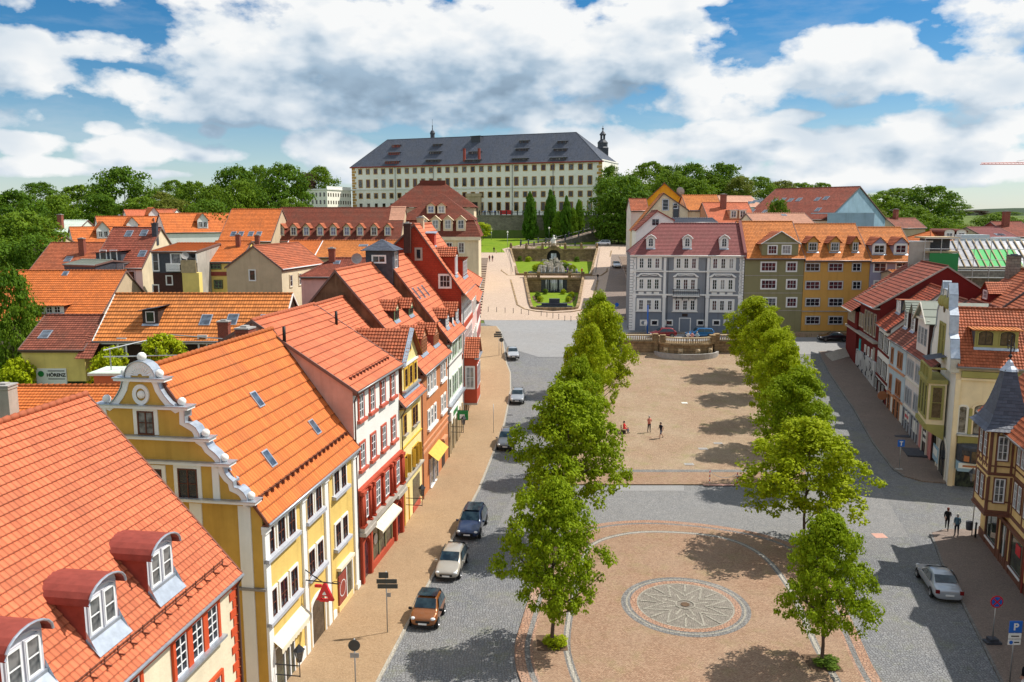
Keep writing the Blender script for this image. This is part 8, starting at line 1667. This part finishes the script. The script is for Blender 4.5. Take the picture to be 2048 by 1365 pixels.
for lab,px,py,top,bot,ps in (('person in purple top by the upper fountain pool',1135,550,'cloth_purple','cloth_navy','stand'),('person in pale blue top at the front of the upper fountain lawn',1153,551,'cloth_sky','cloth_denim','stand'),('person in bright red top at the front of the upper fountain lawn',1163.5,551,'cloth_red','cloth_black','walk'),('person in dark clothes walking right of the fountain',1195.5,562.5,'cloth_black','cloth_grey','walk'),('person in maroon top walking down the left ramp',979,524,'cloth_maroon','cloth_navy','walk'),('second person in dark maroon walking beside the first on the left ramp',985,524,'cloth_black','cloth_maroon','walk'),('person in dark clothes standing on the road above the left ramp',988,506,'cloth_black','cloth_navy','stand'),('person in blue shirt beside the mansard villa corner',953,499,'cloth_blue','cloth_white','stand'),('person in red top at the head of the left steps',959.5,512,'cloth_red','cloth_navy','stand')):
    person(lab,px,py,top,bot,R.choice(list(HAIR)),ps,R.uniform(-60,60) if 'ramp' not in lab else 180,1.7)
for i in range(10):
    px=963+i*4.2+R.uniform(-1,1); top=R.choice(['cloth_navy','cloth_blue','cloth_black','cloth_purple','cloth_pink']); person('person in the small crowd standing on the castle terrace',0,0,top,'cloth_navy','brown','stand',R.uniform(-90,90),1.7,at_=V((at(px,430,292.5).x,292.5+R.uniform(-1,1.5),24.3)),group='crowd on the castle terrace')
# ---------------------------------------------------------------- benches, signs, lamps
def bench(label,p,rz):
    t=thing('bench',label,'bench',p,rz,'plaza benches'); b=MB()
    for i in range(4): b.box(-.9,.9,-.28+i*.13,-.18+i*.13,.42,.46)
    b.build('seat',MAT['plank'],t); b=MB()
    for i in range(3): b.box(-.9,.9,.26+i*.02,.29+i*.02,.52+i*.14,.62+i*.14)
    b.build('backrest',MAT['plank'],t)
    for x in(-.7,.7): b=MB(); b.box(x-.04,x+.04,-.25,.28,0,.42); b.box(x-.04,x+.04,.24,.30,.42,.95); b.build('leg',MAT['iron'],t)
bench('wooden bench under the left lime trees with a sitter in red',bx+V((.3,.35,.11)),rad(70)); bench('empty wooden bench farther back under the left lime trees',G(1241,754)+V((.2,.3,.11)),rad(70)); bench('empty bench half hidden in the tree shade near the cross street',G(1218,878)+V((-.6,.2,.11)),rad(70))
def pole(name,label,cat,p,h,r=.035,mat='steel',group=None): 
    t=thing(name,label,cat,p,0,group); b=MB(); b.tube([(0,0,0),(0,0,h)],r,8); b.build('pole',MAT[mat],t); return t
def disc(par,z,r,mat,y=-.05,name='sign_plate',rim=None,th=.03):
    b=MB(); b.lathe([(0,0),(r,0),(r,th),(0,th)],n=22); o=b.build(name,MAT[mat],par); o.location=(0,y,z); o.rotation_euler=(rad(90),0,0)
    return o
p=G(775,1269)+zp; t=pole('direction_sign','direction sign seen from behind with three boards on the left pavement','sign',p,3.75)
for x0,x1,z0,z1,k in((-.42,.14,3.35,3.7,1),(-.55,.62,3.02,3.28,2),(-.5,.66,2.72,2.98,3)): 
    b=MB(); b.box(x0,x1,-.06,-.02,z0,z1); b.build('sign_board',MAT['sign_back'],t)
b=MB(); b.box(.03,.25,-.05,-.03,2.2,2.45); b.build('small_plate',MAT['concrete'],t)
p=G(712,1395)+zp; t=pole('road_sign','round road sign seen from behind near the lower left kerb','sign',p,3.05); disc(t,2.72,.30,'sign_back'); b=MB(); b.box(-.22,.22,-.06,-.03,2.05,2.3); b.build('small_plate',MAT['concrete'],t)
pole('post','thin grey post at the left kerb beside the dark grey off-roader','post',G(987,868)+zp,3.2,.03)
p=G(1003,712)+zp; t=pole('direction_sign','cluster of dark direction boards at the far left kerb','sign',G(998,712)+zp,3.6)
for z0,w in((3.3,.5),(3.0,.75),(2.7,.75)): b=MB(); b.box(-w,w*.6,-.06,-.02,z0,z0+.25); b.build('sign_board',MAT['sign_back'],t)
t=pole('road_sign','round dark road sign at the far left kerb beside the silver car','sign',p,2.5); disc(t,2.3,.33,'sign_back')
p=G(1798,942)+zp; t=pole('pedestrian_sign','square blue sign with white symbol on the right pavement','sign',p,2.9); b=MB(); b.box(-.33,.33,-.07,-.03,2.25,2.9); b.build('sign_plate',MAT['blue_sign'],t); b=MB(); b.box(-.05,.05,-.08,-.07,2.35,2.7); b.box(-.16,.16,-.08,-.07,2.68,2.78); b.build('symbol',MAT['sign_white'],t); b=MB(); b.box(-.3,.3,-.2,.2,0,.08); b.build('foot',MAT['concrete'],t)
p=G(1984,1290)+zp; t=pole('no_parking_sign','round blue no parking sign with red ring on a concrete foot','sign',p,2.75); disc(t,2.5,.36,'red_sign'); disc(t,2.5,.29,'blue_sign',-.085,'sign_face',th=.012)
b=MB(); 
for s_ in(45,-45): b.cbox((0,-.10,2.5),.56,.012,.06)
o=b.build('cross_bar',MAT['red_sign'],t); o.rotation_euler=(0,0,0); b=MB(); b.box(-.42,.42,-.25,.25,0,.12); b.box(-.25,.25,-.2,.2,.12,.3); b.build('foot',MAT['slate_wall'],t)
bpy.data.objects.remove(o); 
for a_ in(45,-45): b=MB(); b.box(-.28,.28,-.012,0,-.035,.035); o=b.build('cross_bar',MAT['red_sign'],t,V((0,-.1-.001*a_/45,2.5))); o.rotation_euler=(0,rad(a_),0)
p=G(2019,1368)+zp; t=pole('parking_sign','blue parking sign with two white plates at the lower right','sign',p,3.35); b=MB(); b.box(-.33,.33,-.07,-.03,2.75,3.38); b.build('sign_plate',MAT['blue_sign'],t); textmesh('P',.52,'sign_white',t,(0,-.085,3.06),(rad(90),0,0),bold=.012)
for z in(2.42,2.08): b=MB(); b.box(-.32,.32,-.07,-.03,z,z+.28); b.build('extra_plate',MAT['sign_white'],t)
b=MB(); b.lathe([(0,0),(.1,0),(.1,.01),(0,.01)],n=12); o=b.build('disc_symbol',MAT['blue_sign'],t,V((-.18,-.075,2.22))); o.rotation_euler=(rad(90),0,0); b=MB(); b.box(-.02,.24,-.078,-.07,2.19,2.25); b.build('lettering_bar',MAT['black'],t); b=MB(); b.box(-.2,.2,-.078,-.07,2.53,2.59); b.build('lettering_bar',MAT['black'],t)
p=G(1943,1075)+zp; t=pole('bin_post','slim post with grey waste bin at the half timbered corner','post',p,3.6,.04); b=MB(); b.lathe([(.0,.5),(.2,.5),(.24,1.15),(.0,1.15)],(-.28,-.05,0),12); b.build('waste_bin',MAT['slate_wall'],t); b=MB(); b.box(-.25,.0,-.05,-.02,2.6,3.1); b.build('notice_plate',MAT['concrete'],t)
b=MB(); b.tube([(0,0,0),(0,0,1.05)],.07,8); b.lathe([(.07,1.05),(.1,1.1),(0,1.2)],n=8); o=b.build('bollard',MAT['iron']); o.location=G(1950,1078)+zp; tag(o,'dark iron bollard beside the waste bin post','bollard')
p=G(1233,640); t=pole('pedestrian_sign','round blue sign on a pole at the foot of the right ramp','sign',p,2.9); disc(t,2.6,.34,'blue_sign')
t=pole('flag_pole','dark blue pole in front of the left windows of the grey house','pole',(at(1295,655,129.5).x,129.5,5.45),4.6,.11,'blue_sign')
t=pole('road_sign','small sign on a pole beside the blue pole at the grey house','sign',(at(1291,655,129.2).x,129.2,5.45),2.0,.04); b=MB(); b.box(-.25,.25,-.06,-.03,1.5,2.0); b.build('sign_plate',MAT['sign_white'],t)
# bollards along the junction below the fountain
k=0
for X,Y in((178,1190),(260,1195),(342,1200),(422,1205),(500,1212),(572,1222),(694,1232),(750,1243),(808,1255),(865,1262),(924,1280),(984,1285),(1045,1300)):
    p=G(940+X/4.875,380+Y/4.875)
    if k==0: b=MB(); b.tube([(0,0,0),(0,0,.82)],.045,8); b.lathe([(.06,.82),(.06,.9),(0,.95)],n=8); o=b.build('bollard',MAT['iron']); b0=o
    else: o=b0.copy(); COL.objects.link(o)
    o.location=p; k+=1; tag(o,'slim dark bollard in the line along the road below the fountain','bollard','bollards below the fountain')
for i,(px,py) in enumerate(((958,505),(1003,505),(1012,504),(1196,500),(1238,500))):
    o=b0.copy(); COL.objects.link(o); o.location=G(px,py); tag(o,'slim dark bollard on the road above the ramps','bollard','bollards above the ramps')
for i,(px,py,h_,lab) in enumerate(((983,481,3.4,'slim park lamp left on the castle lawn'),(1015,494,4.2,'park lamp at the front edge of the castle lawn'),(1098,490,5.0,'dark lamp post beside the fountain statue'),(1116,480,3.6,'pale sign lamp in front of the columnar trees'))):
    t=pole('park_lamp',lab,'lamp',G(px,py),h_,.07,'iron' if i>1 else 'steel'); b=MB(); b.lathe([(.05,h_),(.22,h_+.1),(.26,h_+.5),(.1,h_+.65),(0,h_+.7)],n=8); b.build('lamp_head',MAT['offwhite'],t)
# red and white posts with chain at the plaza edge
ps=[G(1419,970)+zp,G(1474,974)+zp]
for i,q in enumerate(ps):
    t=thing('chain_post',('left red and white banded chain post at the plaza edge','right red and white banded chain post at the plaza edge')[i],'post',q); 
    for j in range(6): b=MB(); b.tube([(0,0,j*.2),(0,0,j*.2+.2)],.045,8); b.build('band',MAT['red_sign' if j%2 else 'sign_white'],t)
b=MB(); a,c=ps; b.tube([a.lerp(c,f)+V((0,0,1.1-.9*(1-(2*f-1)**2)*.5)) for f in [i/12 for i in range(13)]],.02,5); tag(b.build('chain',MAT['sign_white']),'white chain hanging between the red and white posts','chain')
b=MB(); q=G(1449,978); b.box(-1.6,1.6,-.7,.7,0,.02); o=b.build('doormat_plate',MAT['pinkplaster']); o.location=q+V((-.1,1.25,.115)); tag(o,'dull red plate in the paving between the chain posts','plate')
# lanterns on wall brackets, pharmacy sign
def lantern(h,u,z,lab,y=-.1,out=1.3,grp=None):
    p=h.T@V((u,y,z)); t=thing('wall_lantern',lab,'lantern',p,h.rz); b=MB(); b.tube([(0,0,0),(0,-out,0)],.03,5); b.tube([(0,0,-.55),(0,-out,-.55)],.03,5); b.tube([(0,-out,-.6),(0,-out,.25)],.025,5); b.build('bracket',MAT['iron'],t)
    b=MB(); b.lathe([(.12,.3),(.24,.85)],(0,-out,0),6); b.build('lantern_glass',MAT['glass_curtain'],t); b=MB(); b.lathe([(.14,.25),(.13,.3)],(0,-out,0),6); b.lathe([(.3,.85),(.12,1.05),(.05,1.12),(0,1.2)],(0,-out,0),6)
    for k in range(6): a=k*math.pi/3; b.tube([(.12*math.cos(a),-out+.12*math.sin(a),.3),(.24*math.cos(a),-out+.24*math.sin(a),.85)],.015,4)
    b.build('lantern_frame',MAT['iron'],t); return t
lantern(L2,.45,1.9,'black wall lantern beside the pharmacy entrance at the lower left'); lantern(L4,1.0,2.3,'black wall lantern on the narrow yellow house'); lantern(L6,1.0,3.6-.6,'black wall lantern on the white and green house')
p=L2.T@V((4.55,-.1,4.35)); t=thing('pharmacy_sign','hanging red pharmacy letter sign on a black bracket of the yellow house','sign',p,L2.rz); b=MB(); b.tube([(0,0,.1),(0,-1.9,.0)],.035,5); b.tube([(0,0,.7),(0,-.5,.35),(0,-1.0,.03)],.03,5); b.tube([(0,-.2,.05),(0,-.4,.4),(0,-.7,.3),(0,-.5,.1)],.02,5); b.tube([(0,-1.4,0),(0,-1.7,.15),(0,-2.0,.05)],.02,5); b.build('bracket',MAT['iron'],t)
for s_ in(1,-1): textmesh('A',1.25,'red_sign',t,(0,-1.1,-.55),(rad(90),0,rad(-90)),ext=.09,bold=.05,name='letter_sign'); break
b=MB(); b.cbox((0,-1.05,-.98),.2,.5,.12); b.cbox((0,-.72,-.18),.2,.35,.12); b.build('letter_foot',MAT['red_sign'],t); b=MB(); b.lathe([(.16,0),(.1,.12),(.03,.16)],(0,-1.08,-.62),10); b.build('bowl_symbol',MAT['sign_white'],t)
p=L6.T@V((2.2,-.1,4.4)); t=thing('pharmacy_sign','small green and white hanging shop sign in front of the white house','sign',p,L6.rz); b=MB(); b.tube([(0,0,0),(0,-1.6,0)],.03,5); b.build('bracket',MAT['iron'],t); b=MB(); b.box(-.06,.06,-1.6,-.5,-1.0,-.05); b.build('sign_box',MAT['green_sign'],t); b=MB(); b.box(-.07,.07,-1.25,-.75,-.85,-.4); b.build('sign_symbol',MAT['sign_white'],t)
lt_=thing('wall_lantern','black wall lantern on the half timbered corner house','lantern',(at(1944,965,60.2).x,60.2,at(1944,965,60.2).z)); b=MB(); b.tube([(1.6,-1.0,0),(0,0,0)],.03,5); b.build('bracket',MAT['iron'],lt_); b=MB(); b.lathe([(.13,.1),(.26,.75)],n=6); b.build('lantern_glass',MAT['glass_curtain'],lt_); b=MB(); b.lathe([(.33,.75),(.12,1.0),(0,1.15)],n=6); b.lathe([(.13,.0),(.14,.1)],n=6); b.build('lantern_frame',MAT['iron'],lt_)
# back gardens behind the yellow house
h=eaveh('orange roof with chimney behind the foreground house',(-90,870),(262,862),772,56,nr=4.5,group=BG,down=2,wall='beige',roof='tile_orange',gov=.1); p=h.pl(14,840,(0,-h.over,h.ze),(0,-h.sl,1)); h.chimney(p.x,p.y,p.z-.2,1.2,1.1,2.7,'grey_render')
for px,py,w_,y,lab in((212,752,2.4,66,'bright green bush left of the scrolled gable'),(222,735,2.6,68,'small bush beside the glass canopy'),(330,712,3.0,64,'bush behind the pharmacy roof ridge')):
    q=at(px,py,y); tree('bushlight',lab,q.x,y,q.z-1.8,3.4,w_,0,'shrub',name='bush',tr=False)
q=at(240,770,63); t=thing('garden_pavilion','green roofed garden pavilion with glass canopy behind the scrolled gable','pavilion',(q.x,63,q.z-2)); b=MB(); b.box(-1.4,1.4,-1.2,1.2,-4,3.0); b.build('wall',MAT['terracotta'],t); b=MB(); b.box(-1.7,1.7,-1.5,1.5,3.0,3.2); b.build('roof',MAT['palegreen'],t)
b=MB()
for a,c in(((-.6,-1,4.9),(3.2,2.5,5.6)),((3.2,2.5,5.6),(8.2,2.5,5.2)),((-.6,-1,4.4),(7.6,0,4.4))): b.tube([a,c],.05,5)
for x in(-.6,3,7.6): b.tube([(x,0,-2),(x,0,5)],.05,5)
b.build('canopy_frame',MAT['steel'],t)
q=at(40,752,74); tree('bush','white flowering shrub beside the yellow annex wall',q.x,73.5,q.z-3,4.5,3,0,'shrub',name='bush',tr=False)
for x,y in((2.26,43.3),(16.74,41.2)): tree('bush','tuft of grass and weeds around the trunk of the front lime tree',x+.2,y-.1,.12,.35,1.3,0,'grass tuft','weeds in the two front tree pits','weed_tuft',tr=False)
# ---------------------------------------------------------------- sky with clouds, sun, camera
SUND=V((.93,.33,1.30)).normalized()
el=math.asin(SUND.z); az=math.atan2(SUND.x,SUND.y)
w=bpy.data.worlds.new('World'); SC.world=w; w.use_nodes=True; nt=w.node_tree; N=nt.nodes.new; L=nt.links.new
bg=nt.nodes['Background']; sky=N('ShaderNodeTexSky'); sky.sky_type='NISHITA'; sky.sun_disc=False; sky.sun_elevation=el; sky.sun_rotation=az; sky.altitude=300; sky.ozone_density=2.2; sky.air_density=1.0; sky.dust_density=.2
gen=N('ShaderNodeTexCoord').outputs['Generated']; sp=N('ShaderNodeSeparateXYZ'); L(gen,sp.inputs[0])
A=mth(N,L,'ARCTAN2',sp.outputs[0],sp.outputs[1]); hl=mth(N,L,'SQRT',mth(N,L,'ADD',mth(N,L,'MULTIPLY',sp.outputs[0],sp.outputs[0]),mth(N,L,'MULTIPLY',sp.outputs[1],sp.outputs[1]))); E_=mth(N,L,'ARCTAN2',sp.outputs[2],hl)
CL=[]
def cl(px,py,wx,hy,amp=1.): 
    d=ray(px,py); CL.append((math.atan2(d.x,d.y),math.atan2(d.z,math.hypot(d.x,d.y)),wx/FPX/2,hy/FPX/2,amp))
for c in ((650,110,640,220,1.2),(980,110,820,260,1.3),(560,215,560,90,1.0),(820,225,560,90,1.1),(1230,100,420,200,1.1),(1420,170,330,150,.8),(1150,220,500,90,.9),
 (1690,130,330,150,1.3),(1840,150,220,90,.8),(1960,160,240,120,1.1),(2000,50,280,150,1.),(1930,265,340,100,1.1),(60,150,220,110,1.1),(235,172,250,74,.95),(40,232,180,46,.9),(255,300,190,74,1.05),(420,308,200,50,1.),(50,285,150,48,.95),(70,335,200,40,.95),(660,300,200,90,1.05),(740,245,200,60,1.0),(330,348,420,22,.8),
 (1500,290,700,100,1.12),(1600,235,110,36,1.3),(1420,-15,210,50,1.),(150,-40,640,130,.6),(430,-10,380,80,.75),(205,258,80,34,.95),(425,265,60,36,.95),(1200,300,520,110,1.2),(1750,340,700,80,1.2),(1250,345,700,70,1.1),(120,90,520,60,.9),(1000,352,1400,36,.8)): cl(*c)
def field(Ao,Eo,detail):
    cv=N('ShaderNodeCombineXYZ'); L(Ao,cv.inputs[0]); L(mth(N,L,'MULTIPLY',Eo,1.7),cv.inputs[1])
    n1=noise(N,L,cv.outputs[0],8.,detail,.55); n3=noise(N,L,cv.outputs[0],26.,min(detail,5),.5); n2=noise(N,L,cv.outputs[0],2.6,2,.5)
    tot=None
    for a0,e0,ra,re,am in CL:
        dx=mth(N,L,'DIVIDE',mth(N,L,'SUBTRACT',Ao,a0),ra*1.2); dy=mth(N,L,'DIVIDE',mth(N,L,'SUBTRACT',Eo,e0),re*1.2)
        q=mth(N,L,'MULTIPLY_ADD',dx,dx,mth(N,L,'MULTIPLY',dy,dy)); t=mth(N,L,'MAXIMUM',mth(N,L,'MULTIPLY_ADD',q,-am,am),0.)
        tot=t if tot is None else mth(N,L,'SMOOTH_MAX',tot,t,.2)
    out=mth(N,L,'MAXIMUM',mth(N,L,'GREATER_THAN',mth(N,L,'ABSOLUTE',Ao),.74),mth(N,L,'GREATER_THAN',Eo,.38))
    tot=mth(N,L,'MULTIPLY_ADD',mth(N,L,'MULTIPLY',out,n2),1.3,tot)
    return mth(N,L,'ADD',mth(N,L,'MULTIPLY',tot,.60),mth(N,L,'ADD',mth(N,L,'MULTIPLY_ADD',n1,1.7,-1.03),mth(N,L,'MULTIPLY_ADD',n3,.55,-.19)))
d0=field(A,E_,8.); d1=field(mth(N,L,'ADD',A,.020),mth(N,L,'ADD',E_,.030),4.); d2=field(mth(N,L,'ADD',A,.030),mth(N,L,'ADD',E_,.075),2.)
mask=ramp(N,L,d0,[(.15,0.),(.23,.55),(.34,1.)])
sh1=ramp(N,L,mth(N,L,'SUBTRACT',d1,mth(N,L,'MULTIPLY',d0,.45)),[(.0,1.),(.22,.72),(.5,.25)])
sh2=ramp(N,L,d2,[(.06,1.),(.42,.55),(.78,.15)])
shade=mth(N,L,'ADD',mth(N,L,'MULTIPLY_ADD',sh1,.55,mth(N,L,'MULTIPLY',sh2,.45)),mth(N,L,'MULTIPLY',mth(N,L,'MAXIMUM',mth(N,L,'SUBTRACT',.155,E_),0.),1.3))
lit=ramp(N,L,shade,[(.15,(.185,.265,.36)),(.45,(.40,.53,.66)),(.72,(.74,.81,.875)),(.97,(1.,1.,.99))])
lit=mixc(N,L,1.,lit,(8.1,8.2,8.3),'MULTIPLY'); 
blue=N('ShaderNodeHueSaturation'); blue.inputs['Saturation'].default_value=1.5; blue.inputs['Value'].default_value=.84; L(sky.outputs[0],blue.inputs['Color'])
mp=N('ShaderNodeCombineXYZ'); L(A,mp.inputs[0]); L(mth(N,L,'MULTIPLY',E_,4.),mp.inputs[1])
cirr=noise(N,L,mp.outputs[0],5.,6,.6)
base=mixc(N,L,ramp(N,L,cirr,[(.5,0.),(.75,.4)]),blue.outputs[0],(5.6,6.0,6.6))
hz=ramp(N,L,E_,[(.0,.5),(.06,.25),(.15,.0)]); base=mixc(N,L,hz,base,(5.4,6.7,8.0))
res=mixc(N,L,mask,base,lit); L(res,bg.inputs['Color']); bg.inputs['Strength'].default_value=.10
sl=bpy.data.lights.new('sun','SUN'); sl.energy=4.9; sl.angle=rad(.55); sl.color=(1.,.955,.87); so=bpy.data.objects.new('sun',sl); COL.objects.link(so); so.rotation_euler=(-SUND).to_track_quat('-Z','Y').to_euler(); so.location=(40,20,80)
cd=bpy.data.cameras.new('camera'); cd.sensor_width=36; cd.lens=36*FPX/2048; cd.clip_end=20000; cd.clip_start=.5; co=bpy.data.objects.new('camera',cd); COL.objects.link(co); co.location=CAM; co.rotation_euler=(rad(90)-TH,0,0); SC.camera=co
vs_=SC.view_settings; vs_.view_transform='Standard'; vs_.look='None'; vs_.exposure=.22; vs_.gamma=1
SC.render.engine='CYCLES'; SC.cycles.max_bounces=6; SC.cycles.transparent_max_bounces=8; SC.cycles.use_denoising=True
